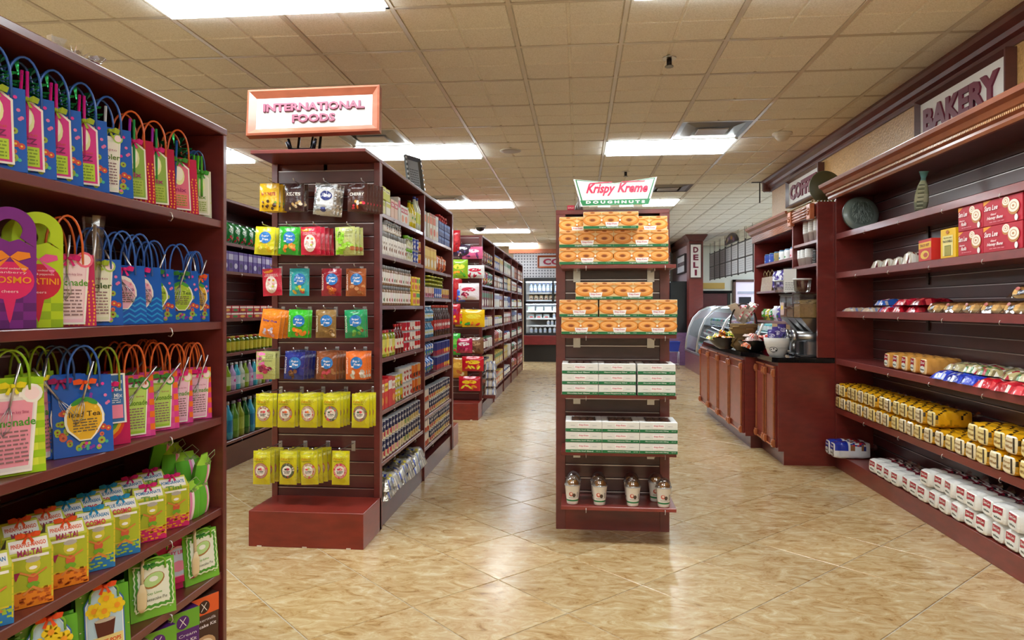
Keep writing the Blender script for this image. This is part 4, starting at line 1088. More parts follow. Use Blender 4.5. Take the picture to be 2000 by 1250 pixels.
b = B(); b.lathe([(.006, 0, '#4a3a34'), (.03, .01, '#4a3a34'), (.022, .05, '#5a4a40'), (.008, .085, '#4a3a34'), (.012, .11, '#4a3a34')], 10, m='plastic')
o = obj('figurine', b, None, (onY(1131, 395, 4.3)[0], 4.3, 1.842)); tag(o, 'small dark brown figurine behind the winged doughnut sign', 'figurine')

# ================================================================ doughnut boxes
def kklogo(pr, cx, cz, w, m=1):
    h = w * .36
    pr.poly([(cx - w * .55, cz + h * .5), (cx, cz + h * .42), (cx + w * .55, cz + h * .55), (cx + w * .46, cz - h * .5), (cx - w * .46, cz - h * .5)], '#f4f2f0')
    pr.text('Krispy Kreme', cx, cz + h * .05, h * .5, '#c8244e', w * .82, .02, .3, res=1)
def donutbox(w, nd, d=.2):
    b = B(); h = .0925
    b.box(-w / 2, 0, 0, w / 2, d, h - .001, '#ecd9b4', 'paper', ch=.0015)
    pr = Pr(b, planar(0, 0), 'paper', step=.00035)
    pr.rect(-w / 2 + .001, 0.014, w / 2 - .001, h - .002, '#e9c489')
    step = w / nd
    for row in (0, 1):
        for k in range(nd):
            cx = -w / 2 + (k + .5) * step; cz = .045 if row == 0 else .083
            L0 = pr.l
            if row == 1:
                hh = .010
                pr.ell(cx, cz - .002, step * .49, hh, '#e0933e', 20); pr.ell(cx, cz, step * .42, hh * .62, '#f0b070', 18); pr.ell(cx, cz + .002, step * .13, .004, '#a85a24', 12)
            else:
                pr.ell(cx, cz, step * .53, .030, '#d47c28', 24); pr.ell(cx, cz + .002, step * .48, .025, '#e7953c', 24); pr.ell(cx, cz + .005, step * .40, .018, '#f2b26a', 22)
                pr.ell(cx - step * .02, cz + .006, step * .3, .0125, '#efa856', 20); pr.ell(cx, cz + .002, step * .19, .009, '#c8762c', 16); pr.ell(cx, cz + .001, step * .13, .006, '#8a4418', 14)
            if k < nd - 1: pr.l = L0; 
    pr.l = 14
    for k in range(nd - 1): pr.ell(-w / 2 + (k + 1) * step, .046, .006, .006, '#f4ecdc', 10); pr.l -= 1
    pr.l += 1
    pr.rect(-w / 2 + .0005, .0005, w / 2 - .0005, .0145, '#0f6b3a')
    pr.text('Original Glazed Doughnuts', -.0, .0072, .0075, '#f2f4ee', min(.125, w * .58), .025, res=1)
    pr.text('12 PACK' if nd == 3 else '6 PACK', w * .41, .008, .004, '#e8ece4', w * .09, res=1)
    kklogo(pr, w * .02, .024, .066)
    return Proto('doughnut_box', 'box', [('box', b)])
P_dz = donutbox(.292, 3); P_hd = donutbox(.206, 2)
def kk(px, z, proto, look, y, grp):
    x_, _ = onY(px, 600, y); proto.put((x_, y, z + .0015), 0, look, grp)
yk = KY - .235; S = SH_K
g1 = 'dozen boxes on the top shelf of the doughnut stand'
kk(1145, S[0], P_dz, 'orange doughnut box in the bottom layer on the top shelf, by the thick upright', yk, g1)
kk(1251.5, S[0], P_dz, 'orange doughnut box in the bottom layer on the top shelf, far half', yk, g1)
kk(1145, S[0] + .094, P_dz, 'orange doughnut box in the middle layer on the top shelf, by the thick upright', yk, g1)
kk(1251.5, S[0] + .094, P_dz, 'orange doughnut box in the middle layer on the top shelf, far half', yk, g1)
kk(1193, S[0] + .188, P_dz, 'orange doughnut box topmost, set forward below the winged sign', yk - .04, g1)
P_th = donutbox(.2, 2, .065)
kk(1127, S[0] + .188, P_th, 'half hidden orange box behind the topmost one, on its upright side', yk + .165, g1)
kk(1268, S[0] + .188, P_th, 'half hidden orange box behind the topmost one, towards the tan wall', yk + .165, g1)
g2 = 'half dozen boxes on the second shelf of the doughnut stand'
ys = KY - .262
for px, la, wh_ in ((1134, 0, 'bottom layer of the second shelf, nearest the thick upright'), (1208.5, 0, 'bottom layer of the second shelf, middle'), (1283.5, 0, 'bottom layer of the second shelf, overhanging end'),
                   (1130, 1, 'middle layer of the second shelf, nearest the thick upright'), (1208.5, 1, 'middle layer of the second shelf, centre one'), (1284.5, 1, 'middle layer of the second shelf, overhanging end'),
                   (1162, 2, 'top layer of the second shelf, nearer the thick upright'), (1236.5, 2, 'top layer of the second shelf, second of two')):
    kk(px, S[1] + la * .0942, P_hd, 'short orange doughnut box, ' + wh_, ys, g2)
def whitebox(w, t):
    b = B(); h, d = .055, .2
    b.box(-w / 2, 0, 0, w / 2, d, h - .001, '#eceae6', 'paper', ch=.0015)
    pr = Pr(b, planar(0, 0), 'paper', step=.00035)
    for i in range(26):
        for j in range(4):
            pr.ell(-w / 2 + (i + .5) * w / 26 + (.003 if j % 2 else 0) - .001, .0235 + j * .0085, .0013, .0013, '#8fae9c', 5); pr.l = 1
    pr.l = 2
    pr.rect(-w / 2 + .0005, .0005, w / 2 - .0005, .0165, '#0f6b3a'); pr.text(t, -.01, .0085, .0065, '#f2f4ee', w * .62, .02, res=1); pr.text('NET WT', w * .4, .009, .004, '#e8ece4', w * .12, res=1)
    kklogo(pr, 0, .034, .062)
    for sg in (-1, 1): lines(pr, sg * w * .3, .03, .036, w * .12, 1, '#9a9a98')
    tp_ = Pr(b, lambda u, v, l: (u, v, h - .001 + l), 'plastic', step=.0004); tp_.rect(-w * .36, .025, w * .36, .17, '#c9c6c2'); 
    q = B(); q.box(-w * .33, .03, h - .0005, w * .33, .165, h + .0012, '#4a2c20', 'film')
    for i in range(3):
        for j in range(2): Pr(q, lambda u, v, l: (u, v, h + .0014 + l), 'plastic', step=.0003).ell(-w * .2 + i * w * .2, .065 + j * .065, w * .09, .028, '#6a3c26', 12)
    return Proto('doughnut_box', 'box', [('box', b), ('window', q)])
P_w = [whitebox(.194, 'Chocolate Iced Glazed'), whitebox(.197, 'Glazed Raspberry Filled'), whitebox(.198, 'Chocolate Iced with Filling')]
for si, xs, tnm in ((2, (1133, 1205.5, 1282.5), 'third'), (3, (1140, 1212.5, 1286.5), 'fourth')):
    for k, px in enumerate(xs):
        for la in range(3):
            kk(px, S[si] + la * .0565, P_w[k], f'white and green doughnut box, {["bottom", "middle", "top"][la]} of the {["first", "second", "third"][k]} stack on the {tnm} shelf', KY - (.27 if si == 2 else .28), 'white doughnut boxes')
# cups with domed lids
b = B(); b.lathe([(.029, 0, '#e9e7e4'), (.031, .002, '#e9e7e4'), (.0325, .018, '#1a7a48'), (.0335, .027, '#eeece9'), (.041, .098, '#f6f4f2'), (.043, .1, '#f6f4f2'), (.043, .104, '#f6f4f2')], 20, m='plastic')
cyl = lambda u, v, l: ((.0325 + v * .088 + l) * math.sin(u / .036), -(.0325 + v * .088 + l) * math.cos(u / .036), v)
pr = Pr(b, cyl, 'plastic', step=.0004, seg=.006); pr.ell(-.007, .058, .011, .012, '#c8584a', 10); pr.ell(.009, .052, .009, .011, '#4a3a30', 10); pr.ell(-.006, .06, .006, .007, '#f0d8c8', 8); pr.rect(-.02, .036, .02, .04, '#b8b4b0'); pr.rect(.024, .04, .03, .07, '#9a9894')
h_ = B(); rr = random.Random(2)
for k in range(13):
    a = rr.uniform(0, 2 * PI); q = rr.uniform(0, .024); z = .1 + rr.uniform(0, .022)
    h_.lathe([(.001, -.012, '#8a5a2a'), (.011, -.006, '#9a6630'), (.0125, .001, '#a8743a'), (.008, .009, '#b0803f'), (.001, .012, '#b0803f')], 8, q * math.cos(a), q * math.sin(a), m='bread', cap=False); n_ = 8 * 5
    for i in range(len(h_.V) - n_, len(h_.V)): h_.V[i] = (h_.V[i][0], h_.V[i][1], h_.V[i][2] + z)
d_ = B(); d_.lathe([(.0445, .1, '#ffffff'), (.0445, .108, '#ffffff'), (.041, .112, '#ffffff'), (.038, .128, '#ffffff'), (.029, .144, '#ffffff'), (.015, .152, '#ffffff'), (.001, .154, '#ffffff')], 18, m='clearwrap', cap=False)
P_cup = Proto('doughnut_cup', 'cup', [('cup', b), ('doughnut_holes', h_), ('dome_lid', d_)])
for px, y, t_ in ((1118, KY - .2, 'nearest the thick upright'), (1171, KY - .205, 'second from the thick upright'), (1236, KY - .21, 'third in the front row'), (1296, KY - .215, 'front one at the shelf end'), (1281, KY - .1, 'half hidden behind the shelf end cup'), (1233, KY - .1, 'hidden behind the third front cup'), (1168, KY - .1, 'hidden behind the second front cup'), (1120, KY - .1, 'hidden behind the first front cup')):
    kk(px, S[4], P_cup, 'white cup of doughnut holes with clear dome lid, ' + t_, y, 'doughnut hole cups on the lowest shelf')

# ================================================================ pegged candy bags on the end panel
def pillow(w, h, th=.02, seed=0, crimp=.008):
    rr = random.Random(seed); ph = [rr.uniform(0, 6.3) for _ in range(4)]
    def fr(u, v, l):      # u,v metres from centre-bottom
        a = u / w + .5; t = v / h
        e = max(0, 1 - abs(2 * a - 1) ** 3); g_ = max(0.0, min(1.0, (t * h - crimp) / .02, ((1 - t) * h - crimp) / .02))
        k = e * g_ * (.75 + .25 * math.sin(t * 2.6))
        wr = .0022 * math.sin(a * 13 + ph[0]) * math.sin(t * 9 + ph[1]) * e + .0012 * math.sin(a * 29 + t * 17 + ph[2])
        return (u, -th * k - abs(wr) - l - .0015, v)
    return fr
def bagmesh(b, w, h, fr, col, m='film', back='#b8b4ae', nu=8, nv=12, th=.02):
    b.grid(lambda i, j: fr((i - .5) * w, j * h, 0), nu, nv, col, m)
    b.grid(lambda i, j: ((.5 - i) * w, .4 * th * math.sin(PI * i) * math.sin(PI * min(1, max(0, j))) + .0005, j * h), 4, 6, back, m)
def pegbag(kind, seed=1):
    b = B(); w, h = .112, .155
    if kind[0] == 'sf':      # sugar-free bag: colour, name, fruit colour, second colour
        _, c1, c2, nm, fc = kind; w, h = .115, .155
        fr = pillow(w, h, .018, seed); bagmesh(b, w, h, fr, c1); pr = Pr(b, fr, 'film', step=.0005, seg=.018)
        pr.poly([(-.01, h * .92), (w * .46, h * .92), (w * .46, h * .4), (.03, h * .5)], c2) if c2 else None
        rr = random.Random(seed)
        for k in range(7): pr.ell(rr.uniform(-.2, .4) * w, rr.uniform(.1, .36) * h, rr.uniform(.009, .016), rr.uniform(.008, .012), rr.choice(fc), 10, rr.uniform(0, 3)); pr.l = 3 + k % 2
        pr.l = 6; pr.ell(.008, h * .60, .033, .033, '#2a7ac8', 20); pr.text('Sugar', .008, h * .65, .014, '#f2f6fa', .044, .02, .2); pr.text('Free', .01, h * .54, .014, '#f2f6fa', .034, .02, .2)
        if nm: pr.vtext(nm, -w * .4, h * .5, .011, '#f4e8e0', h * .6)
        pr.rect(-.02, h * .44, -.006, h * .48, '#f4f4f2')
    elif kind[0] == 'york':
        w, h = .125, .175; fr = pillow(w, h, .022, seed); bagmesh(b, w, h, fr, '#c6c8cc', 'foil'); pr = Pr(b, fr, 'film', step=.0005, seg=.018)
        pr.poly([(-w * .48, h * .86), (.02, h * .84), (-w * .2, h * .72), (-w * .48, h * .66)], '#b8202a'); pr.rect(-w * .3, h * .3, w * .4, h * .8, '#dfe2e8'); pr.l -= 1
        pr.ell(.01, h * .6, .036, .03, '#e8eaf0', 20); pr.ell(.01, h * .6, .033, .027, '#26357e', 20); pr.text('York', .01, h * .61, .022, '#f4f6fa', .05, .02, .3)
        for x, z, cc in ((-.03, .03, '#9aa0a8'), (.0, .028, '#26357e'), (.03, .035, '#b8bcc2')): pr.ell(x, z, .018, .013, cc, 12)
    elif kind[0] == 'generic':   # word, base, accents
        _, word, base, wc, acc = kind
        fr = pillow(w, h, .018, seed); bagmesh(b, w, h, fr, base); pr = Pr(b, fr, 'film', step=.0005, seg=.018)
        if word: pr.text(word, 0, h * .6, .018, wc, w * .72, .03)
        rr = random.Random(seed)
        for k in range(9): pr.ell(rr.uniform(-.36, .36) * w, rr.uniform(.08, .34) * h, rr.uniform(.006, .012), rr.uniform(.005, .01), rr.choice(acc), 9, rr.uniform(0, 3)); pr.l = 3 + k % 3
    elif kind[0] == 'bunny':
        fr = pillow(w, h, .014, seed); bagmesh(b, w, h, fr, '#c81a3c'); pr = Pr(b, fr, 'film', step=.0005, seg=.018)
        pr.ell(-.02, h * .9, .03, .012, '#e88a2a', 12); pr.text('ORGANIC', .0, h * .77, .008, '#f4dcd8', w * .6); pr.text('POMEGRANATE', .0, h * .71, .007, '#f4dcd8', w * .7)
        pr.ell(0, h * .4, .034, .048, '#ecdcd6', 20)
        for x, z, cc in ((-.01, .09, '#b82a3a'), (.014, .086, '#e8b83a'), (-.016, .07, '#e8a8a0'), (.01, .052, '#c8c83a'), (-.004, .04, '#f0e8e0'), (.014, .066, '#d88a8a')): pr.ell(x, z, .007, .006, cc, 9)
    elif kind[0] == 'organic':
        _, c1, c2, fc = kind; fr = pillow(w, h, .014, seed); bagmesh(b, w, h, fr, '#b8bc72'); pr = Pr(b, fr, 'film', step=.0005, seg=.018)
        pr.rect(-w * .46, h * .52, -w * .02, h * .97, c1); pr.text('ORGANIC', w * .1, h * .66, .008, '#4a4a2a', w * .55); lines(pr, w * .22, h * .74, h * .92, w * .36, 4, '#7a7a4a')
        pr.text('P', -w * .26, h * .72, .03, c2, .02, .01, .3)
        rr = random.Random(seed)
        for k in range(10): pr.ell(rr.uniform(-.38, .38) * w, rr.uniform(.2, .46) * h, .015, .012, rr.choice(fc), 10); pr.l = 5 + k % 3
        pr.l = 9; pr.rect(-w * .46, h * .02, -w * .1, h * .18, c1)
    elif kind[0] == 'root':      # yellow round-window bags
        _, fc = kind; w, h = .098, .185; fr = pillow(w, h, .016, seed, .012); bagmesh(b, w, h, fr, '#cfc90f'); pr = Pr(b, fr, 'film', step=.0005, seg=.018)
        pr.rect(-w * .49, h * .905, w * .49, h * .912, '#6a6a10'); pr.ell(0, h * .42, .039, .043, '#a83a1a', 22); pr.ell(0, h * .42, .037, .041, fc[0], 22)
        rr = random.Random(seed)
        for k in range(20):
            a = rr.uniform(0, 6.28); q = rr.uniform(.6, .93); pr.ell(.036 * q * math.cos(a), h * .42 + .04 * q * math.sin(a), .006, .005, rr.choice(fc), 7, a); pr.l = 4
        pr.l = 6; pr.ell(0, h * .42, .026, .028, '#ece6dc', 20)
        pr.ell(.004, h * .47, .010, .007, fc[1], 10); pr.ell(-.008, h * .465, .007, .005, fc[2], 10); pr.text('GUMMI', 0, h * .4, .006, '#3a2a24', .036, .03, res=1); pr.text('BEARS' if seed % 2 else 'ROOTS', 0, h * .36, .006, '#3a2a24', .028, .03, res=1)
        pr.text("Edna's", -w * .12, h * .77, .014, '#c86a1a', w * .55, .01, .3, res=1); pr.text('DELICIOUS', -w * .1, h * .70, .006, '#4a4410', w * .56, .03, res=1); lines(pr, w * .2, h * .74, h * .86, w * .3, 3, '#b0a020')
    return Proto('candy_bag', 'candy bag', [('bag', b)]), w, h
SF = lambda c1, c2, nm, *fc: ('sf', c1, c2, nm, list(fc))
G = 'GOLIGHTLY'
peg_me = None
def peg(x, z, Y=3.95, L=.2, parent=gC):
    b = B(); b.box(-.012, -.002, -.052, .012, .004, .008, '#bdbcc0', 'metal', ch=.002); b.tube([(0, 0, -.006), (0, -L + .012, .0), (0, -L, .012)], .0028, 6, '#c6c6ca', 'metal')
    o = obj('peg_hook', b, parent, (x - cox, Y - coy, z))
rows = [
 # (row name, top pixel, L, [ (px centre, kind, look, copies behind, dx per copy, tilt) ])
 ('top', 352, .19, [(523, ('generic', 'RAISINETS', '#e8b818', '#b81a3c', ['#4a2a1a', '#6a3a1a', '#8ac04a']), 'yellow chocolate raisin bag', 3, .008, 0),
            (572, ('generic', 'KISSES', '#3a2024', '#f0e8e0', ['#c8a878', '#a8824a', '#e8d8c0']), 'dark brown chocolate kisses bag', 2, .01, 0),
            (630, ('york',), 'silver peppermint bag with blue oval', 3, .008, 5), (696, ('generic', 'CHERRY', '#4a2420', '#f0ece8', ['#d8284a', '#4a9a3a', '#e8b04a', '#e8e0d8', '#e87a2a']), 'brown candy bag with red sweet', 6, .011, 0)]),
 ('second', 437, .2, [(513, SF('#d6cf20', '#e0c860', '', '#e8c820', '#d8b010', '#f0e060'), 'yellow sugar free bag', 3, .004, 3), (560, SF('#2fa82c', '#c8487a', G, '#e88a2a', '#e0602a', '#d8a03a'), 'bright green sugar free bag', 3, .004, 3),
            (605, ('bunny',), 'crimson fruit snack bag with pale oval', 4, .013, -2), (673, ('organic', '#8ac81e', '#4a7a1a', ['#8ac02a', '#a0cc3a', '#a85a2a']), 'green organic apple bag', 3, .012, -2)]),
 ('third', 519, .14, [(530, ('bunny',), 'crimson fruit snack bag with pale oval', 1, .004, -3), (582, SF('#2aa8b0', '#d8a040', G, '#d84a5a', '#d8b83a', '#5ab04a'), 'turquoise sugar free bag', 1, .002, 0),
            (645, SF('#9a1a30', '#c84a3a', G, '#c8562a', '#a83a2a', '#e0903a'), 'dark red sugar free bag', 1, .002, 0), (693, SF('#a0522a', '#b87a4a', G, '#c8885a', '#b86a3a', '#a8522a'), 'brown sugar free bag with cinnamon sticks', 1, .002, 0)]),
 ('fourth', 600, .2, [(521, ('generic', 'Sugar Free', '#f0861e', '#4a2a8a', ['#d8d8e8', '#c8b8d8', '#e8a8b0', '#e8e0f0']), 'orange taffy bag with purple badge', 4, .009, 9), (579, SF('#35b424', '#2f8a2a', G, '#f09a1e', '#e8801a', '#f0b84a'), 'vivid green bag with orange slices', 2, .006, 2),
            (634, SF('#8a6a3a', '#a8885a', G, '#a8824a', '#6a4a2a', '#e8dcc8'), 'golden brown coffee sugar free bag', 1, .002, 0), (692, SF('#16905a', '#8a5a3a', G, '#c8b8a8', '#6ab04a', '#7a4a2a'), 'emerald green sugar free bag', 2, .003, -2)]),
 ('fifth', 682, .19, [(516, ('organic', '#e070b0', '#8a2a6a', ['#a8284a', '#7a1a3a', '#e86a7a']), 'pink and olive organic berry bag', 2, .008, 0), (571, SF('#1c2a86', '#6a3a2a', G, '#7a4a32', '#8a5a3a', '#5a3222'), 'navy blue sugar free toffee bag', 4, .007, 3),
            (634, SF('#8a4a2a', '#a87a5a', G, '#8a5a3a', '#c84a5a', '#a8744a'), 'brown sugar free bag with pecan clusters', 4, .006, 2), (693, SF('#e8702a', '#a86a3a', G, '#e0dcd8', '#c8c0b8', '#8a4a22'), 'orange sugar free bag with white sweets', 3, .004, 0)]),
 ('sixth', 765, .24, [(513, ('root', ['#b8a088', '#d83a4a', '#a8281a', '#e8d8c8']), 'yellow round window gummy bag', 2, .008, 0), (556, ('root', ['#b89a80', '#e86a3a', '#a83a2a', '#d8c0a8']), 'yellow round window gummy bag', 3, .006, 0),
            (600, ('root', ['#c8a890', '#e88a3a', '#d83a4a', '#e8c8a8']), 'yellow round window gummy bag', 3, .006, 0), (645, ('root', ['#8a8a78', '#e8404a', '#3a5a3a', '#d88a7a']), 'yellow round window gummy bag', 4, .007, 0), (702, ('root', ['#8a7a6a', '#e84a5a', '#3a6a3a', '#b8584a']), 'yellow round window gummy bag', 3, .008, 0)]),
 ('lowest', 877, .24, [(508, ('root', ['#b88a80', '#d83a5a', '#7a2a2a', '#c89a8a']), 'yellow round window gummy bag', 4, .01, 0), (560, ('root', ['#5a6a4a', '#a82a4a', '#2a3a2a', '#c8c0a8']), 'yellow round window gummy bag', 4, .009, 0),
            (603, ('root', ['#c8a888', '#b8c83a', '#e04a5a', '#e8d0b0']), 'yellow round window gummy bag', 4, .014, -3), (663, ('root', ['#e0908a', '#d8285a', '#c83a6a', '#f0b8a8']), 'yellow round window gummy bag', 1, .012, 0)]),
]
sd = 0
for rn, ty, L, items in rows:
    for k, (px, kind, look, nb, dx, tilt) in enumerate(items):
        sd += 1; P_, w_, h_ = pegbag(kind, sd); Yf = 3.95 - L + .02
        x_, zt = onY(px, ty, Yf)
        xr = x_ + dx * nb * .5
        peg(xr, zt - .004, L=L)
        for q in range(nb):
            y_ = Yf + .02 + q * min(.034, (L - .05) / max(nb, 1)); 
            wh_ = '' if q == 0 else f', {od(q)} behind'
            P_.put((x_ + dx * q, y_ + (.0), zt - h_ - .014), 0, f'{look}, {od(k)} peg, {rn} row' + (', front' if q == 0 else f', {od(q)} behind it'), f'{look}s on the {rn} peg row', rot=(math.radians(-2), math.radians(tilt), 0))
# ================================================================ packaged goods
def can(r, h, body, lab, top='#b9bbbe', word=None, wc='#f2f2f2', acc=None, low=None, n=14):
    b = B(); b.smooth = True
    b.lathe([(r * .93, 0, '#a9abae'), (r, .003, '#a9abae'), (r * .985, .006, body), (r * .985, h * .42, lab), (r * .985, h - .006, '#a9abae'), (r, h - .003, top), (r * .93, h, top)], n, 0, r, m='plastic')
    cy = lambda u, v, l: ((r + l) * math.sin(u / r), r - (r + l) * math.cos(u / r), v)
    pr = Pr(b, cy, 'plastic', step=.0003, seg=.012)
    if acc: pr.ell(0, h * .3, r * .6, h * .17, acc, 10)
    if low: pr.rect(-r * 1.2, .008, r * 1.2, .016, low)
    if word: pr.text(word, 0, h * .7, h * .17, wc, r * 1.25, .03, res=1)
    return b
def CAN(*a, name='food_can', **k): return Proto(name, 'can', [('can', can(*a, **k))])
def jar(r, h, body, lid, lab=None, word=None, name='jar', cat='jar', lidh=.016, wc='#333333', acc=None, mat='plastic', shoulder=.86):
    b = B()
    b.lathe([(r * .9, 0, body), (r, .004, body), (r, h * .12, lab or body), (r, h * .66, body), (r, h * shoulder - lidh, body), (r * .82, h - lidh, body)], 14, 0, r, m=mat)
    cy = lambda u, v, l: ((r + l) * math.sin(u / r), r - (r + l) * math.cos(u / r), v)
    pr = Pr(b, cy, 'paper', step=.0003, seg=.012)
    if acc: pr.ell(0, h * .28, r * .5, h * .1, acc, 9)
    if word: pr.text(word, 0, h * .5, h * .09, wc, r * 1.1, .02, res=1)
    l = B(); l.lathe([(r * .86, h - lidh, lid), (r * .88, h - .002, lid), (r * .8, h, lid)], 14, 0, r, m='plastic')
    return Proto(name, cat, [('body', b), ('lid', l)])
def bottle(r, h, body, cap, lab, name='bottle', acc=None):
    b = B(); b.lathe([(r * .9, 0, body), (r, .005, body), (r, h * .2, lab), (r, h * .52, body), (r, h * .62, body), (r * .45, h * .8, body), (r * .34, h * .94, body)], 12, 0, r, m='film')
    if acc:
        pr = Pr(b, lambda u, v, l: ((r + l) * math.sin(u / r), r - (r + l) * math.cos(u / r), v), 'paper', step=.0003, seg=.012); pr.ell(0, h * .36, r * .6, h * .06, acc, 9)
    l = B(); l.lathe([(r * .38, h * .92, cap), (r * .4, h, cap)], 10, 0, r, m='plastic')
    return Proto(name, 'bottle', [('body', b), ('cap', l)])
def carton(w, d, h, base, band=None, word=None, wc='#ffffff', acc=None, acc2=None, name='carton', top=None):
    b = B(); b.box(-w / 2, 0, 0, w / 2, d, h - .001, base, 'paper', ch=.0015)
    pr = Pr(b, planar(0, 0), 'paper', step=.0004)
    if band: pr.rect(-w / 2 + .002, h * .58, w / 2 - .002, h * .86, band)
    if top: pr.rect(-w / 2 + .001, h * .88, w / 2 - .001, h - .002, top)
    if acc: pr.ell(0, h * .28, w * .34, min(h * .2, w * .3), acc, 12)
    if acc2: pr.ell(w * .08, h * .27, w * .18, h * .11, acc2, 10)
    if word: pr.text(word, 0, h * .72, min(h * .13, .02), wc, w * .74, .03, res=1)
    return Proto(name, 'box', [('box', b)])
def pack(w, h, col, acc, word=None, wc='#ffffff', th=.03, seed=3, name='snack_bag', m='film'):
    b = B(); fr0 = pillow(w, h, th, seed); fr = lambda u, v, l: (fr0(u, v, l)[0], fr0(u, v, l)[1] + th, v)
    b.grid(lambda i, j: fr((i - .5) * w, j * h, 0), 8, 10, col, m)
    b.grid(lambda i, j: ((.5 - i) * w, th + th * math.sin(PI * i) * math.sin(PI * j) * .9 + .0005, j * h), 5, 6, col, m)
    pr = Pr(b, fr, 'film', step=.0005, seg=.02); rr = random.Random(seed)
    pr.ell(0, h * .62, w * .34, h * .14, acc[0], 14)
    for k in range(5): pr.ell(rr.uniform(-.3, .3) * w, rr.uniform(.12, .38) * h, w * .12, h * .07, acc[1 + k % (len(acc) - 1)], 9, rr.uniform(0, 3)); pr.l = 3 + k % 2
    if word: pr.l = 6; pr.text(word, 0, h * .62, h * .1, wc, w * .56, .03, res=1)
    return Proto(name, 'bag', [('bag', b)])
def flatpack(w, d, h, col, acc, seed=1, name='wrapped_pack', cat='pack', m='film', lumps=3):
    """soft pack lying down, long side d going back"""
    b = B(); rr = random.Random(seed); ph = rr.uniform(0, 6)
    def top(i, j):
        x = (i - .5) * w; y = j * d
        k = (max(0, 1 - abs(2 * i - 1) ** 4) ** .5) * (max(0, 1 - abs(2 * j - 1) ** 6) ** .5)
        bump = .82 + .18 * abs(math.sin(PI * lumps * j + ph)) + .05 * math.sin(i * 17 + j * 11 + ph)
        return (x, y, h * k * bump)
    cc = [c(q) for q in acc]
    def colf(i, j): return c(col) if rr.random() > .42 else rr.choice(cc)
    b.grid(top, 8, 12, colf, m); b.quad([(-w / 2, 0, 0), (-w / 2, d, 0), (w / 2, d, 0), (w / 2, 0, 0)], col, m)
    return Proto(name, cat, [('pack', b)])
WCOUNT = {}
def row(protos, X, z, y0, y1, look, place, pitch=None, layers=1, lh=None, depth=1, dd=.08, rotz=PI / 2, group=None, jit=.003, frm='nearest upright', alts=None, dz=.0015, shr=True):
    """a shelf row running along Y; protos cycle"""
    protos = protos if isinstance(protos, list) else [protos]; looks = look if isinstance(look, list) else [look]
    n = max(1, int(round((y1 - y0) / pitch))); rr = random.Random(int(z * 1000) + n + int(y0 * 37)); grp = group or f'{looks[0]} on {place}'
    sg = 1 if rotz > 0 else -1
    for la in range(layers):
        for dp in range(depth):
            for k in range(n):
                i_ = (k * len(protos)) // n if shr else k % len(protos)
                ln = '' if layers == 1 else [' bottom layer', ' upper layer', ' top layer'][la]
                dn = '' if depth == 1 else [' front row', ' back row'][dp]
                protos[i_].put((X - sg * (dp * dd) + rr.uniform(-jit, jit), y0 + (k + .5) * (y1 - y0) / n, z + dz + la * (lh or 0)), rotz + rr.uniform(-.04, .04),
                               f'{looks[i_ % len(looks)]} {od(k)} from {frm},{ln}{dn} {place}'.replace(',,', ',').replace(', on', ' on') if (ln or dn) else f'{looks[i_ % len(looks)]} {od(k)} from {frm}, {place}', grp)
XS = XF - .012
# ---- middle gondola, first bay (Y 3.99 .. 5.10)
s = SH_1
row([carton(.1, .1, .075, '#c9cc30', '#e6e29a', 'OIL', '#4a5a1a', name='tin')], XS, s[0] + .085, 4.0, 4.22, 'yellow tin', 'stacked on the top shelf', .11, jit=.006)
row([carton(.1, .1, .08, '#d8d890', '#b8b82a', name='carton'), carton(.09, .1, .082, '#e8e4da', '#c8c030', name='carton')], XS, s[0], 4.0, 4.22, ['yellow carton', 'cream carton'], 'under the yellow tins', .11)
row([carton(.07, .06, .12, '#e0bca8', '#c83a4a', 'TEA', name='carton'), carton(.06, .06, .16, '#cfcac4', '#c83a5a', name='carton'), carton(.09, .06, .12, '#eeece6', '#c8404a', 'RICE', acc='#e88a5a', name='carton'), jar(.035, .13, '#e8e8e2', '#3a8a3a', '#e8e8d8', name='jar')],
    XS - .01, s[0], 4.26, 4.78, ['pink carton', 'tall grey carton', 'white carton with red print', 'white jar with green lid'], 'top shelf of the middle gondola', .085)
row([bottle(.03, .19, '#d8c41e', '#4a5a1a', '#e8e4b0', acc='#3a8a3a'), bottle(.03, .24, '#cfd8c0', '#2a3a8a', '#d8e46a')], XS, s[0], 4.78, 5.08, ['yellow oil bottle', 'tall pale bottle'], 'top shelf of the middle gondola', .07)
sp = lambda lid, acc: jar(.024, .14, '#eceae4', lid, '#f4f2ee', 'SPICE', acc=acc, name='spice_jar', cat='spice jar', lidh=.032, shoulder=.98, wc='#6a4a3a')
row([sp('#8f9092', '#6a3f22'), sp('#77797c', '#7a4a2a'), sp('#9fa2a4', '#b04a3a')], XS, s[1], 4.0, 4.62, 'tall white spice shaker', 'second shelf', .055)
row([jar(.024, .068, '#eceae4', '#8a8c90', '#f4f2ee', acc='#8a5a2a', name='spice_jar', cat='spice jar', lidh=.018)], XS - .0, s[1] + .143, 4.12, 4.5, 'short white spice jar', 'stacked above the shakers', .055)
row([jar(.024, .085, '#eceae4', '#7ab82a', '#e8ead0', acc='#b8a82a', name='spice_jar', cat='spice jar', lidh=.022)], XS, s[1], 4.64, 4.82, 'green capped spice jar', 'second shelf', .055, layers=2, lh=.087)
row([CAN(.036, .085, '#2a3f9a', '#3a4fb0', word='SALT', acc='#d8d8e0', name='round_tin'), CAN(.03, .075, '#d8702a', '#e0b04a', acc='#c03a3a', name='round_tin')], XS, s[1], 4.84, 5.08, ['blue round tin', 'orange round tin'], 'second shelf by the upright', .075, layers=2, lh=.087, frm='spice jars')
si = lambda lab, acc, lid='#7d7f82': jar(.027, .118, '#8a6a50', lid, lab, acc=acc, name='spice_jar', cat='spice jar', lidh=.022, shoulder=.97)
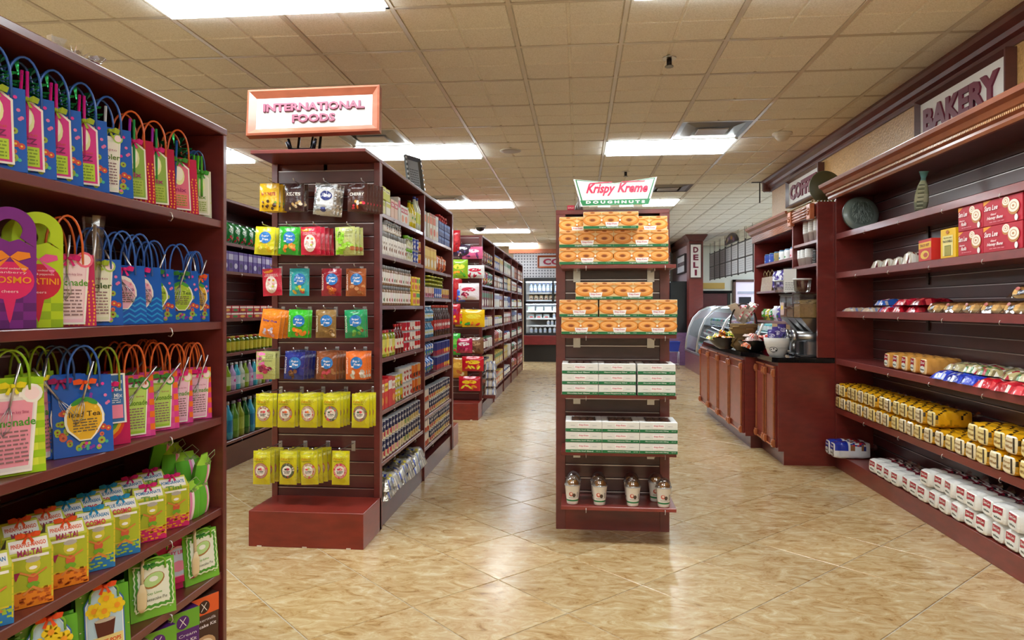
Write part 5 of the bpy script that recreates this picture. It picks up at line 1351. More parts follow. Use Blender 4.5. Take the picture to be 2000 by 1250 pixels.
row([si('#f2e6e8', '#b03a4a'), si('#eeeeea', '#4a6a3a'), si('#f0ece4', '#8a5a2a'), si('#f4f0e8', '#a83a3a')], XS, s[2], 4.0, 4.76, 'white label spice jar', 'third shelf', .058, layers=2, lh=.12, shr=False)
row([carton(.06, .05, .1, '#f0cf20', '#e04a2a', name='carton', acc='#e0502a'), carton(.06, .05, .1, '#e8d83a', '#3a9a3a', name='carton', acc='#c83a2a')], XS, s[2], 4.78, 5.02, 'yellow seasoning box', 'third shelf by the upright', .065, layers=2, lh=.102, frm='spice jars')
pk = lambda col, lid, lab: jar(.036, .16, col, lid, lab, acc='#c83a2a', name='pickle_jar', cat='jar', mat='film')
row([pk('#7a8a20', '#2a2a2a', '#e8e2b0'), pk('#8a9a2a', '#a8202a', '#d8d068'), pk('#c0a030', '#b0202a', '#e8d86a')], XS, s[3], 4.0, 4.36, ['olive green jar', 'pickle jar with red lid', 'yellow pepper jar'], 'fourth shelf', .075, shr=False)
row([bottle(.026, .19, '#6a1a14', '#c8202a', '#e8e0d0', acc='#c8202a')], XS, s[3], 4.38, 4.56, 'dark red sauce bottle', 'fourth shelf', .06)
tr = lambda a_, b_: CAN(.036, .066, a_, b_, acc='#f2e8e0', name='short_can')
row([tr('#c8202a', '#b8283a'), tr('#b83a2a', '#e8e2da'), tr('#e8e4de', '#c8282a')], XS, s[3], 4.58, 5.07, ['short red can', 'short red and cream can', 'short white and red can'], 'fourth shelf', .076, layers=3, lh=.068)
row([carton(.075, .07, .175, '#c83422', '#f0e8d8', 'RICE', '#b02a1a', acc='#e8a040'), carton(.075, .07, .175, '#d02020', '#f4d83a', 'SOUP', '#8a1a1a', acc='#d8782a'), carton(.08, .07, .185, '#cc1a28', '#f0ece8', name='carton')], XS, s[4], 4.0, 4.32, ['red rice carton', 'red soup carton', 'bright red carton'], 'fifth shelf', .085, shr=False)
row([CAN(.036, .088, '#8a8a22', '#d8c822', acc='#e8e0b0', word='BEAN'), CAN(.036, .088, '#5a6a2a', '#c8b82a', acc='#d86a2a')], XS, s[4], 4.34, 4.54, ['yellow label can', 'olive label can'], 'fifth shelf', .077, layers=2, lh=.09)
row([CAN(.038, .1, '#e8e6e0', '#d8d4cc', word='MILK', wc='#b02a2a', acc='#b8302a')], XS, s[4], 4.56, 4.8, 'white label can with red print', 'fifth shelf', .08, layers=2, lh=.102)
row([CAN(.037, .1, '#b84a22', '#d8702a', acc='#3a2a1a'), CAN(.037, .1, '#c85a2a', '#e0a050', acc='#8a2a1a')], XS, s[4], 4.82, 5.07, 'orange label can', 'fifth shelf by the upright', .08, layers=2, lh=.102, frm='white cans')
gy = lambda a_: CAN(.034, .113, '#d8cc9a', '#1c2450', word='GOYA', acc=a_, low='#e8e0c0')
row([gy('#b8304a'), gy('#c02a4a'), gy('#d88a9a'), gy('#d8c8a0'), gy('#7a9a4a'), gy('#c8b060'), gy('#b89a50'), gy('#4a6ab0')], XS, s[5], 4.0, 5.06, 'navy and cream bean can', 'sixth shelf', .071, layers=2, lh=.1145, depth=1)
fp = [flatpack(.14, .2, .07, '#b9b4a6', ['#e8e4dc', '#8a8478', '#d8c83a', '#3a4a9a'], q, 'crinkled_snack_pack', 'pack', 'foil' if q % 2 else 'film') for q in (1, 2, 3)]
row(fp, XF + .03, s[6], 4.02, 5.04, 'crinkled silvery snack pack', 'lowest deck of the middle gondola', .125, layers=2, lh=.055, jit=.012, shr=False)
# ---- second bay (Y 5.13 .. 6.26)
s = SH_2
row([carton(.05, .1, .19, '#cfcabf', '#e0782a'), carton(.1, .1, .2, '#e8dcc8', '#d8602a', acc='#d8501a', top='#b0523a'), carton(.09, .08, .2, '#e2e4e2', '#c8ccd0', acc='#e8b8a0')], XS, s[0], 5.15, 5.68, ['pale cereal carton', 'cream and orange carton', 'white carton'], 'top shelf of the second bay', .1)
row([carton(.12, .1, .06, '#26357e', '#4a6ab8', name='carton')], XS, s[0], 5.7, 6.2, 'navy blue flat box', 'top shelf of the second bay', .13, layers=3, lh=.062)
row([jar(.03, .05, '#c82a32', '#e0403a', name='small_tub', cat='tub')], XS, s[0] + .188, 5.74, 6.1, 'small red tub', 'on the navy boxes', .08)
row([carton(.11, .1, .17, '#d8a818', '#e8c83a', acc='#e8e0c0')], XS, s[1], 5.15, 5.6, 'golden yellow carton', 'second shelf of the second bay', .115)
row([pack(.12, .15, '#d8602a', ['#e8c8a0', '#b03a1a', '#e8a04a'], seed=4), pack(.12, .15, '#c86a3a', ['#d8c0a0', '#8a3a2a', '#e8b05a'], seed=5)], XS - .03, s[1], 5.64, 6.2, 'orange snack bag', 'second shelf of the second bay', .115, shr=False)
row([CAN(.036, .085, '#c87a9a', '#e8c8b0', acc='#8a3a2a', name='short_can'), CAN(.036, .085, '#3a5ab0', '#4a6ac8', acc='#e8e8f0', name='short_can'), CAN(.036, .085, '#b8602a', '#d8b050', acc='#8a2a3a', name='short_can')], XS, s[2], 5.15, 6.2, ['pink label can', 'blue label can', 'orange label can'], 'third shelf of the second bay', .082)
row([jar(.05, .028, '#c8cc2a', '#d8d83a', name='flat_tin', cat='tin')], XS, s[2] + .088, 5.35, 5.95, 'flat yellow tin', 'stacked above the cans', .12, layers=3, lh=.03)
row([bottle(.028, .12, '#1f6a96', '#e8e8ea', '#c8dce8', acc='#d8c83a')], XS, s[3], 5.15, 5.52, 'teal blue bottle', 'fourth shelf of the second bay', .063, layers=2, lh=.125)
row([bottle(.028, .25, '#3a140e', '#c83a2a', '#b0302a', acc='#f0e8e0')], XS, s[3], 5.54, 6.24, 'dark cola bottle', 'fourth shelf of the second bay', .07)
row([pack(.085, .125, '#2f6ac0', ['#e8ece8', '#3aa04a', '#f0e8d8'], seed=8, name='juice_pouch')], XS - .02, s[4], 5.15, 5.6, 'light blue pouch', 'fifth shelf of the second bay', .085, layers=2, lh=.128)
row([CAN(.032, .115, '#8a2a4a', '#26357e', top='#3a5ab0', acc='#c83a3a'), CAN(.032, .115, '#b8304a', '#26357e', top='#3a5ab0', acc='#e8c83a')], XS, s[4], 5.64, 6.22, 'blue and crimson can', 'fifth shelf of the second bay', .067, layers=2, lh=.117)
gy2 = lambda a_: CAN(.034, .098, '#d8cc9a', '#1c2450', word='GOYA', acc=a_, low='#e8e0c0')
for q, nm in ((5, 'sixth shelf'), (6, 'lowest deck')):
    gy = gy2
    row([CAN(.034, .098, '#d86a3a', '#e8e2d8', acc='#b03a2a'), gy('#c02a3a'), gy('#d89a2a'), gy('#c8b040'), gy('#8a4a2a')], XS, s[q], 5.15, 6.22, ['orange and white can', 'navy and red can', 'navy and amber can', 'navy and gold can', 'navy and brown can'], nm + ' of the second bay', .071, layers=2, lh=.0995)
# ---- far gondola end panel
fbags = [(935 - 12, 490, ('#d8608a', ['#f0e8ec', '#8a2a6a', '#3a3a6a']), .24, .14, 'pink candy bag'), (903, 485, ('#3a2a40', ['#e8e4ea', '#5a4a8a', '#e8b8d0']), .2, .13, 'dark bag'), (893, 468, ('#b01a24', ['#c82a32', '#8a1420', '#c82a32']), .09, .25, 'narrow red bag'),
         (928, 527, ('#e2e0de', ['#c81a3c', '#d02a4a', '#b81a3c']), .22, .15, 'white and red bag'), (898, 522, ('#8ab020', ['#e8d83a', '#e8982a', '#4a9a2a']), .2, .22, 'lime and yellow bag'),
         (917, 566, ('#e8dce0', ['#c82a4a', '#8a1a3a', '#e87a8a']), .24, .19, 'white bag with red hearts'), (893, 559, ('#b81a24', ['#c83a3a', '#e8a02a', '#a81a20']), .12, .27, 'tall red bag'), (901, 572, ('#3a5ac0', ['#5a8ae0', '#c83a8a', '#e8e04a']), .1, .16, 'blue bag'),
         (926, 618, ('#e8b80e', ['#f0d83a', '#d83a2a', '#3a9a3a', '#e87a1a']), .26, .2, 'yellow gummy bag'), (906, 617, ('#e0a81a', ['#e84a3a', '#f0d040', '#4aa83a', '#e8701a']), .2, .2, 'amber gummy bag'), (890, 610, ('#c01a2a', ['#8a1a6a', '#e84a2a', '#f0b02a']), .12, .24, 'red and purple bag'),
         (908, 671, ('#b01a4a', ['#e8d8dc', '#8a1a3a', '#d84a7a']), .19, .17, 'crimson bag'), (928, 671, ('#7a5238', ['#b08a68', '#e8dcc8', '#5a3a28']), .2, .19, 'brown pretzel bag'), (890, 668, ('#3ab03a', ['#7ad04a', '#c81a3a', '#4ac04a']), .12, .25, 'green and red bag'),
         (925, 706, ('#c8182a', ['#f0c81a', '#f0e03a', '#e88a1a']), .25, .17, 'red and yellow candy bag'), (895, 714, ('#c88a2a', ['#e8b84a', '#b8602a', '#e8d8a0']), .22, .24, 'tan snack bag'), (918, 745, ('#c8182a', ['#f0c81a', '#f0e03a', '#e88a1a']), .25, .17, 'lowest red and yellow candy bag')]
for k, (px, pcy, (col, acc), w_, h_, nm) in enumerate(fbags):
    P_ = pack(w_, h_, col, acc, th=.03, seed=k + 20, name='candy_bag'); x_, z_ = onY(px, pcy, 8.1)
    b = B(); b.tube([(0, 0, 0), (0, -.2, .0), (0, -.21, .012)], .004, 5, '#c6c6ca', 'metal'); obj('peg_hook', b, gF, (x_ - (XB + XF) / 2, 0, z_ + h_ / 2 - .012))
    P_.put((x_, 8.06 - (.02 * (k % 3)), z_ - h_ / 2 - .022), 0, f'{nm} hanging on the end of the far gondola, {["upper", "upper", "top", "second", "second", "third", "third", "third", "fourth", "fourth", "fourth", "fifth", "fifth", "fifth", "sixth", "sixth", "seventh"][k]} row', 'bags on the far end panel')
# ---- far gondola bays
pal = ['#c8c4bc', '#3a4a8a', '#a83a3a', '#8a5a3a', '#d8c8a0', '#5a7ab0', '#b8b0a8', '#7a2a3a', '#2a2a3a', '#c8a850', '#4a7a5a', '#d8d8dc', '#8a8ab8', '#b86a4a']
fpro = {}
def fbox(col, acc, h, kind):
    k = (col, acc, h, kind)
    if k not in fpro:
        if kind == 0: fpro[k] = carton(.17, .12, h, col, acc, acc='#e8e0d0', name='grocery_carton')
        elif kind == 1: fpro[k] = jar(.06, h * .75, col, acc, '#e8e4dc', name='grocery_jar', cat='jar')
        else: fpro[k] = pack(.17, h, col, [acc, '#e8e4dc', '#d8b040'], th=.05, seed=len(fpro), name='grocery_bag')
    return fpro[k]
rr = random.Random(11); bayn = ['nearest bay', 'second bay', 'third bay', 'fourth bay', 'farthest bay']; shn = ['top', 'second', 'third', 'fourth', 'fifth', 'sixth', 'lowest']
ups = [8.24, 9.46, 10.68, 11.9, 13.1, 14.3]
kn = ['carton', 'jar', 'bag']
def cname(h):
    return {'#c8c4bc': 'pale grey', '#3a4a8a': 'navy', '#a83a3a': 'red', '#8a5a3a': 'brown', '#d8c8a0': 'cream', '#5a7ab0': 'blue', '#b8b0a8': 'grey', '#7a2a3a': 'maroon', '#2a2a3a': 'black', '#c8a850': 'gold', '#4a7a5a': 'green', '#d8d8dc': 'white', '#8a8ab8': 'lilac', '#b86a4a': 'orange'}[h]
for bi in range(5):
    for q in range(7):
        col, acc = rr.choice(pal), rr.choice(pal); kd = rr.choice([0, 0, 1, 2]); hh = rr.choice([.17, .19, .2]) if q not in (6,) else .16
        lay = 2 if (q == 6 or hh < .1) else 1
        P1 = fbox(col, acc, hh, kd); 
        for k in range(5):
            if k == 3: col = rr.choice(pal); P1 = fbox(col, acc, hh, kd)
            P1.put((XF - .01, ups[bi] + .14 + k * .225, SH_F[q] + .002), PI / 2 + rr.uniform(-.05, .05), f'{cname(col)} {kn[kd]} {od(k)} in the {bayn[bi]}, {shn[q]} shelf, far gondola', f'goods in the {bayn[bi]} of the far gondola, {shn[q]} shelf')
# stacked pale packs at the near foot of the far gondola
fp2 = [flatpack(.2, .13, .1, '#c8c0b4', ['#e8e4dc', '#a8a090', '#6a7ab0'], 9, 'tissue_pack', 'pack', 'film')]
for k in range(4):
    fp2[0].put((XF + .145, 8.42, .24 + k * .098), PI / 2, f'pale wrapped pack, {["lowest", "second", "third", "top"][k]} of the stack at the far gondola corner', 'pale packs at the far gondola corner')
b = B(); b.box(XF + .0, 8.28, .2, XF + .15, 8.56, .238, WOOD_P, 'wood', ch=.002); obj('corner_shelf', b, gF, (-(XB + XF) / 2, -8.24, 0))
# ---- side aisle shelving (face X=-2.74)
XG = -2.755; s = SH_S
row(pack(.11, .17, '#1a7a32', ['#c8d8c0', '#b8202a', '#2a9a3a'], seed=31, name='tea_bag_pack'), XG - .02, s[0], 5.26, 6.42, 'dark green pack', 'top shelf of the side aisle', .115)
row([carton(.075, .1, .16, '#4a2a80', '#8a7ab0', acc='#c8c0d8'), carton(.075, .1, .16, '#5a3a8a', '#b8b0c8', acc='#3a2a5a')], XG, s[1], 5.26, 6.42, 'purple carton', 'second shelf of the side aisle', .082, shr=False)
row([carton(.12, .1, .05, '#b8202a', '#e8d8c8', acc='#e8b04a'), carton(.12, .1, .05, '#c83a4a', '#f0e0d0', acc='#3a8a3a')], XG, s[2], 5.26, 6.42, 'small red box', 'third shelf of the side aisle', .125, layers=2, lh=.052, shr=False)
row([jar(.035, .13, '#6a7a18', '#c8b83a', '#d8c84a', name='pickle_jar', cat='jar', mat='film'), jar(.035, .13, '#4a6a18', '#a83a2a', '#c8c03a', name='pickle_jar', cat='jar', mat='film')], XG, s[3], 5.26, 6.42, 'olive green jar', 'fourth shelf of the side aisle', .08, layers=1, shr=False)
row([bottle(.033, .22, '#c8d0b8', '#e8e8ea', '#e8e4d8', acc='#3a9a4a'), bottle(.033, .22, '#8aa82a', '#d8d8da', '#c8d8a0'), bottle(.033, .22, '#b89ac8', '#e8e8ea', '#d8c0e0', acc='#c83a8a'), bottle(.033, .22, '#3ab0c0', '#e8e8ea', '#c0e0e8')], XG, s[4], 5.26, 6.42, ['clear bottle', 'lime bottle', 'violet bottle', 'turquoise bottle'], 'fifth shelf of the side aisle', .075, shr=False)
row([bottle(.045, .3, '#1f5a20', '#c8ccd0', '#4a8a3a'), bottle(.045, .3, '#3aa0c0', '#e8e8ea', '#2a7aa8'), bottle(.045, .3, '#5a8a2a', '#b8bcc0', '#7aa83a'), bottle(.045, .3, '#8a9a2a', '#8a3a8a', '#a8b84a')], XG, s[5], 5.26, 6.42, ['large dark green bottle', 'large blue bottle', 'large green bottle', 'large olive bottle'], 'lowest shelf of the side aisle', .1, shr=False)

# ================================================================ bakery goods
def loaf(w, h, d, base, endc, text, stripe, tail, m='film', lab=None, words=(), style=''):
    b = B(); n = 12
    def sec(a, t):   # rounded square section, y along depth
        k = 1 - .12 * (abs(2 * t - 1) ** 6)
        ca, sa = math.cos(a), math.sin(a); e_ = .45
        x = math.copysign(abs(ca) ** e_, ca) * w / 2 * k; z = h / 2 + math.copysign(abs(sa) ** e_, sa) * h / 2 * k
        wob = .0025 * math.sin(t * 23 + a * 3)
        return (x + wob, t * d, max(0, z + (wob if sa > 0 else 0)))
    rq = random.Random(len(base) + int(w * 1e4))
    def cf(i, j):
        up = .5 < i < 1
        if style == 'honey': return c('#2e2212') if (up and (i * 4 + j * 3) % 1 < .13) else (c('#b88a18') if (not up and rq.random() < .3) else c(base))
        if style == 'white': return c('#c6cc30') if (j > .2 and (i > .9 or .45 < i < .62)) else (c(rq.choice(['#2a2a30', '#8a2034', '#e8e6e2'])) if (j > .5 and up) else c(base))
        if style == 'blue': return c('#2036a8') if (j < .35 and up) else (c(rq.choice(['#8a5a3a', '#b8202a', '#26357e', base])) if (up and .45 < j < .85) else c(base))
        return c(base)
    b.grid(lambda i, j: sec(2 * PI * (1 - i), j), 24, 16, cf, m)
    fr = [b.v(*sec(2 * PI * k / 20, 0)) for k in range(20)]; ce = [b.v(sec(2 * PI * k / 20, 0)[0] * .8, -.007, h / 2 + (sec(2 * PI * k / 20, 0)[2] - h / 2) * .8) for k in range(20)]
    for k in range(20): b.f([ce[k], fr[k], fr[(k + 1) % 20], ce[(k + 1) % 20]][::-1], endc, m)
    b.f(ce, endc, m)
    pr = Pr(b, planar(0, -.0072), m, step=.0005)
    if stripe: pr.rect(w * .2, h * .14, w * .34, h * .86, '#2a2018')
    if lab:
        pr.poly([(-w * .3, h * .5), (w * .28, h * .5), (w * .34, h * .86), (-w * .26, h * .88)], lab); pr.ell(0, h * .34, w * .3, h * .2, '#efefea', 12); pr.text(words[0], 0.003, h * .72, h * .16, '#f6f0ee', w * .48, .02, .2, res=1)
        pr.text(words[1], 0, h * .33, h * .12, '#2a3a2a', w * .46, .03, res=1)
    elif words:
        for i, t_ in enumerate(words): pr.text(t_, -w * .06, h * (.62 - i * .24), h * .17, text, w * .5, .02, .15, res=1)
    t = B(); rr = random.Random(len(words) + 3)
    t.lathe([(w * .32, 0, tail), (w * .12, .03, tail), (w * .06, .045, tail), (w * .2, .075, tail), (w * .3, .1, tail)], 9, 0, 0, m='clearwrap', cap=False, sm=False)
    t.V = [(x, d * .99 + z * .6, h * .5 + y * .8 + z * .2) for x, y, z in t.V]
    return Proto('bread_loaf', 'bread', [('wrapped_loaf', b), ('bag_tail', t)])
P_honey = loaf(.106, .098, .2, '#d99c12', '#e8d8b0', '#8a5a14', '#3a2a14', '#d8d0c0', words=('Honey', 'Wheat'), style='honey')
P_hon2 = loaf(.106, .098, .2, '#e0a41a', '#ead48e', '#8a5a14', '#3a2a14', '#d8d0c0', words=('Honey', 'Wheat'), style='honey')
P_white = loaf(.118, .1, .2, '#e8e6e2', '#ecebe6', '#333333', None, '#d8d8d8', lab='#a81a32', words=('Sara Lee', 'White'), style='white')
P_white.parts[0][1]  # shared mesh
SB = SH_B
def bk(proto, Y, z, look, tr=-90, X=BX + .012, group=None, rot=None, sc=None): proto.put((X, Y, z + .0015), math.radians(tr), look, group, rot=rot, sc=sc)
rr = random.Random(21)
# yellow loaves, shelf E: two layers
ya = 5.80; n = 24
for k in range(n):
    Y = ya - k * .112
    bk(P_honey if k % 3 else P_hon2, Y, SB[4], f'yellow honey wheat loaf {od(k)} from the coffee corner, bottom layer', tr=-90 + rr.uniform(-1.5, 1.5), X=BX - .01 + rr.uniform(-.006, .01), group='yellow loaves on the fifth bakery shelf')
for k in range(n):
    if k in (14, 15, 16): continue
    Y = ya - .02 - k * .112
    bk(P_hon2 if k % 4 else P_honey, Y, SB[4] + .101, f'yellow honey wheat loaf {od(k)} from the coffee corner, top layer', tr=-90 + rr.uniform(-1.5, 1.5), X=BX - .012 + rr.uniform(-.01, .012), group='yellow loaves on the fifth bakery shelf')
# white loaves, shelf F
y0 = onX(1704, BX)[0]
for k in range(20):
    Y = y0 - k * .122
    bk(P_white, Y, SB[5], f'white bread loaf {od(k)} from the blue packs, bottom layer', tr=-90 + rr.uniform(-5, 5), X=BX + .0 + rr.uniform(-.008, .012), group='white loaves on the lowest bakery deck')
for k in range(6, 20):
    Y = y0 - .04 - k * .122
    bk(P_white, Y, SB[5] + .103, f'white bread loaf {od(k - 6)} from the coffee corner, top layer', tr=-90 + rr.uniform(-6, 6), X=BX + .0 + rr.uniform(-.008, .012), group='white loaves on the lowest bakery deck')
P_lb = loaf(.12, .1, .22, '#e6d020', '#eceae2', '#333333', None, '#d8d8d8', lab='#b01a30', words=('Sara Lee', 'Wheat'))
for la in (0, 1): bk(P_lb, onX(1992, BX)[0] - .02, SB[5] + la * .103, f'yellow and blue labelled loaf at the picture edge, {["bottom", "top"][la]} layer', X=BX - .035) if False else None
# blue and white packs
P_bp = loaf(.1, .125, .26, '#dfe0e6', '#e8e8ec', '#333333', '#b81a2a', '#d8d8d8', lab='#1f2f9a', words=('Farm', 'Rolls'), style='blue')
b = B(); b.box(-.05, .02, .124, .05, .12, .127, '#2036a8', 'film', ch=.001)
for k, px in enumerate((1622, 1640)): bk(P_bp, 5.78 - k * .11, SB[5], f'blue and white bread pack {["against the coffee corner side", "beside the first blue pack"][k]} on the lowest deck', X=BX - .09)
# shelf D: sliced packs, blue and red wrapped tortillas
P_sl = loaf(.085, .105, .2, '#d89a4a', '#e8c898', '#333333', None, '#e8e0d8', lab='#a81a32', words=('Sliced', 'Buns'))
for k, px in enumerate((1729, 1746, 1763, 1780, 1800)):
    bk(P_sl, onX(px, BX)[0], SB[3], f'orange sliced bun pack {od(k)} from the coffee corner on the fourth bakery shelf', tr=-90 + rr.uniform(-5, 5), group='sliced bun packs on the fourth bakery shelf')
def wrapbag(w, d, h, cols, seed, name='tortilla_bag'): return flatpack(w, d, h, cols[0], cols[1:], seed, name, 'bag', 'film', 2)
cols = [('#2038b8', '#1a2c98', '#3a54d8', '#c8cce0', 'blue'), ('#1f36b0', '#2a48c8', '#d8dce8', '#16288a', 'blue'), ('#2a40c0', '#1a2c98', '#3a54d8', '#e0dce8', 'blue'), ('#c8182a', '#a81424', '#e04a50', '#e8d0d0', 'red'), ('#d02a38', '#b81a2a', '#e8585a', '#e8e0d8', 'red'), ('#c42030', '#a81424', '#e85058', '#e8d0d0', 'red'), ('#d03038', '#b81a2a', '#e8585a', '#c8c0b8', 'red')]
for k, cc in enumerate(cols):
    Y = onX(1838, BX)[0] - k * .15
    P_ = wrapbag(.15, .24, .05, cc[:4], 40 + k)
    bk(P_, Y, SB[3], f'{cc[4]} wrapped flatbread bag, {od(k)} beyond the sliced buns on the shelf edge', tr=-90 + 12, X=BX - .015)
    P2 = wrapbag(.16, .2, .045, ('#b8a878', '#7a6a4a', '#a8283a', '#4a7a3a', '#e0d8c8'), 60 + k)
    bk(P2, Y - .02, SB[3] + .052, f'tan and green flatbread bag, {od(k)} in the back layer of the fourth bakery shelf', tr=-90 + rr.uniform(-20, 20), X=BX + .06)
for k, px in enumerate((1850, 1888, 1925, 1962)):
    b = B(); q = random.Random(k)
    for i in range(16):
        a = q.uniform(.3, PI - .3); l = q.uniform(.02, .06); b.quad([(q.uniform(-.02, .02), q.uniform(-.02, .02), 0), (l * math.cos(a), q.uniform(-.03, .03), l), (l * math.cos(a + .4), q.uniform(-.03, .03), l), (q.uniform(-.02, .02), .01, 0)], '#d8d0c8', 'clearwrap')
# shelf C: roll bags
def rollbag(seed):
    b = B(); q = random.Random(seed); 
    for i in range(3):
        for j in range(2):
            r_ = .045; cx = (j - .5) * .085; cy = .05 + i * .08; cols_ = '#d8b070'
            b.lathe([(.03, 0, '#e8cc98'), (r_, .012, '#e0bc80'), (r_ * 1.02, .025, '#cf9c58'), (r_ * .8, .045, '#b87c3c'), (r_ * .35, .056, '#b4783a'), (.001, .058, '#b4783a')], 10, cx, cy, m='bread', cap=False)
    s_ = flatpack(.19, .27, .072, '#ffffff', ['#ffffff'], seed); f_ = B()
    def top(i, j):
        k = (max(0, 1 - abs(2 * i - 1) ** 5) ** .5) * (max(0, 1 - abs(2 * j - 1) ** 8) ** .5); return ((i - .5) * .19, j * .27, .002 + .068 * k * (.9 + .1 * math.sin(i * 19 + j * 13 + seed)))
    f_.grid(top, 8, 10, '#ffffff', 'clearwrap')
    pr = Pr(f_, lambda u, v, l: top(u / .19 + .5, v / .27)[:2] + (top(u / .19 + .5, v / .27)[2] + l,), 'film', step=.001, seg=.03)
    lw = B(); pl = Pr(lw, lambda u, v, l: (u, .004 + (v) * .35 - l, .008 + v), 'film', step=.0008, seg=.02)
    pl.poly([(-.05, .006), (.055, .022), (.055, .04), (-.05, .024)], '#1f2f5a'); pl.text('Rolls', .002, .023, .01, '#f0f0f0', .05, .02, .2, res=1, rot=.15); pl.ell(-.03, .042, .018, .009, '#a8382a', 10)
    return Proto('roll_bag', 'bread rolls', [('rolls', b), ('bag', f_), ('label_print', lw)])
P_rb = [rollbag(k) for k in range(3)]
for k, px in enumerate((1815, 1850, 1885, 1925, 1968, 2020)):
    bk(P_rb[k % 3], onX(px, BX)[0], SB[2], f'clear bag of golden rolls, {od(k)} from the red bags on the third bakery shelf', tr=-90 + rr.uniform(-8, 8), X=BX + .004, sc=.93)
bk(P_rb[1], onX(1985, BX)[0], SB[2] + .074, 'clear bag of golden rolls lying on top of the other roll bags', tr=-84, sc=.93)
P_cr = flatpack(.16, .2, .03, '#d8c0a8', ['#e8e0d8', '#c87a6a', '#8a9ac8'], 3, 'crumpet_pack', 'pack', 'film', 4)
for k, px in enumerate((1648, 1684)): bk(P_cr, onX(px, BX)[0], SB[2], f'flat pale pack {["nearest the coffee corner", "beside the red bags"][k]} on the third bakery shelf')
for k, (px, cc, dz) in enumerate(((1718, ('#b81a30', '#3a6ac0', '#e0c8c8', '#d84a5a'), 0), (1712, ('#2a5ab0', '#e8d8d8', '#c03a4a', '#b8b0b0'), .045), (1745, ('#b81428', '#d83a4a', '#8a1020', '#e8c0c0'), 0), (1752, ('#c82038', '#e8a0a0', '#8a1020', '#e8c0c0'), .045), (1775, ('#a81224', '#d83a4a', '#8a1020', '#c84a4a'), 0), (1782, ('#8a1020', '#b82a3a', '#6a0c18', '#c84a4a'), .045))):
    bk(wrapbag(.13, .22, .045, cc, 70 + k), onX(px, BX)[0], SB[2] + dz, f'{"blue and red" if k < 2 else "crimson"} wrapped bag, {["lower, next to the flat packs", "upper, next to the flat packs", "lower middle", "upper middle", "lower, next to the rolls", "upper, next to the rolls"][k]}', tr=-90 + 6)
# shelf B
P_tr = flatpack(.09, .16, .055, '#c8bca8', ['#6a2a34', '#e8e4da', '#8a4a3a', '#d8d0c0'], 5, 'small_cake_pack', 'pack', 'film', 2)
for k, px in enumerate((1702, 1722, 1742)): bk(P_tr, onX(px, BX)[0], SB[1], f'small clear cake pack {od(k)} from the coffee corner on the second bakery shelf')
bk(P_tr, onX(1762, BX)[0], SB[1], 'taller clear cake pack beside the red taco kit box', sc=(1, 1, 1.4))
bk(carton(.2, .06, .13, '#c8241c', '#f0b81a', 'TACO KIT', '#8a1a1a', '#e8c040', '#b8401a', name='taco_kit_box'), onX(1802, BX)[0] - .0, SB[1], 'red and yellow taco kit box on the second bakery shelf', tr=-96)
bk(carton(.12, .06, .12, '#b8141c', '#d8302a', name='taco_kit_box'), onX(1824, BX + .08)[0], SB[1], 'plain red box behind the taco kit', X=BX + .09)
b = carton(.16, .07, .165, '#e8b80f', None, None, name='taco_shell_box')
q = B(); p_ = Pr(q, planar(0, -.001), 'paper', step=.0004); p_.rect(-.055, .012, .055, .125, '#e6d68a'); p_.rect(-.035, .012, .035, .07, '#5a6a2a')
for k in range(7): p_.rect(-.03 + k * .009, .014, -.025 + k * .009, .066, '#c8b45a'); p_.l = 3
p_.l = 5; p_.text('YELLOW CORN', 0, .112, .009, '#3a3a1a', .085, .02, res=1); p_.text('TACO SHELLS', 0, .093, .013, '#3a3a1a', .1, .03, res=1); p_.ell(0, .145, .016, .01, '#b86a1a', 12)
b.parts.append(('front_print', q.mesh('front_print'), []))
bk(b, onX(1847, BX)[0], SB[1], 'yellow corn taco shells box on the second bakery shelf')
def redbox(kind):
    b = B(); w, d, h = (.235, .12, .1315) if kind == 'Rolls' else (.32, .12, .1315)
    b.box(-w / 2, 0, 0, w / 2, d, h - .001, '#b3142c', 'paper', ch=.002); pr = Pr(b, planar(0, 0), 'paper', step=.0004)
    pr.poly([(-w * .5 + .001, h * .8), (-w * .28, h * .98), (-w * .5 + .001, h * .98)], '#e8981a')
    for cx, cz, r_ in (((w * .08, .1, .028), (w * .26, .066, .045)) if kind == 'Rolls' else ((w * .1, .1, .032), (w * .3, .07, .046))):
        pr.ell(cx, cz, r_, r_ * .8, '#b8783a', 20); pr.ell(cx, cz + .006, r_ * .92, r_ * .66, '#f0e2d0', 20); pr.ell(cx, cz + .006, r_ * .6, r_ * .42, '#c89a78', 16); pr.ell(cx, cz + .006, r_ * .48, r_ * .32, '#f0e2d0', 16); pr.ell(cx, cz + .006, r_ * .2, r_ * .13, '#c08a60', 10)
    pr.text('Sara Lee', -w * .27, h * .68, .026, '#f6f0ee', w * .36, .015, .3, res=2)
    if kind == 'Rolls': pr.text('Cinnamon', -w * .3, h * .42, .009, '#f6e8e8', w * .22, .02, .3, res=1); pr.text('Rolls', -w * .22, h * .28, .019, '#f6f0ee', w * .22, .02, .3)
    else: pr.text('Glazed', -w * .2, h * .42, .01, '#f6e8e8', w * .15, .02, .3, res=1); pr.text('Honey Buns', -w * .16, h * .27, .02, '#f6f0ee', w * .42, .02, .3)
    pr.ell(w * .38, h * .14, .013, .016, '#e8e4e0', 12); lines(pr, -w * .1, .012, .02, w * .4, 1, '#d88a94')
    return Proto('pastry_box', 'box', [('box', b)])
R1, R2 = redbox('Rolls'), redbox('Buns')
yr = onX(1867, BX)[0] - .1175
for la in (0, 1): bk(R1, yr, SB[1] + la * .132, f'red cinnamon rolls box, {["bottom", "top"][la]} of the stack beside the yellow taco box', tr=-90)
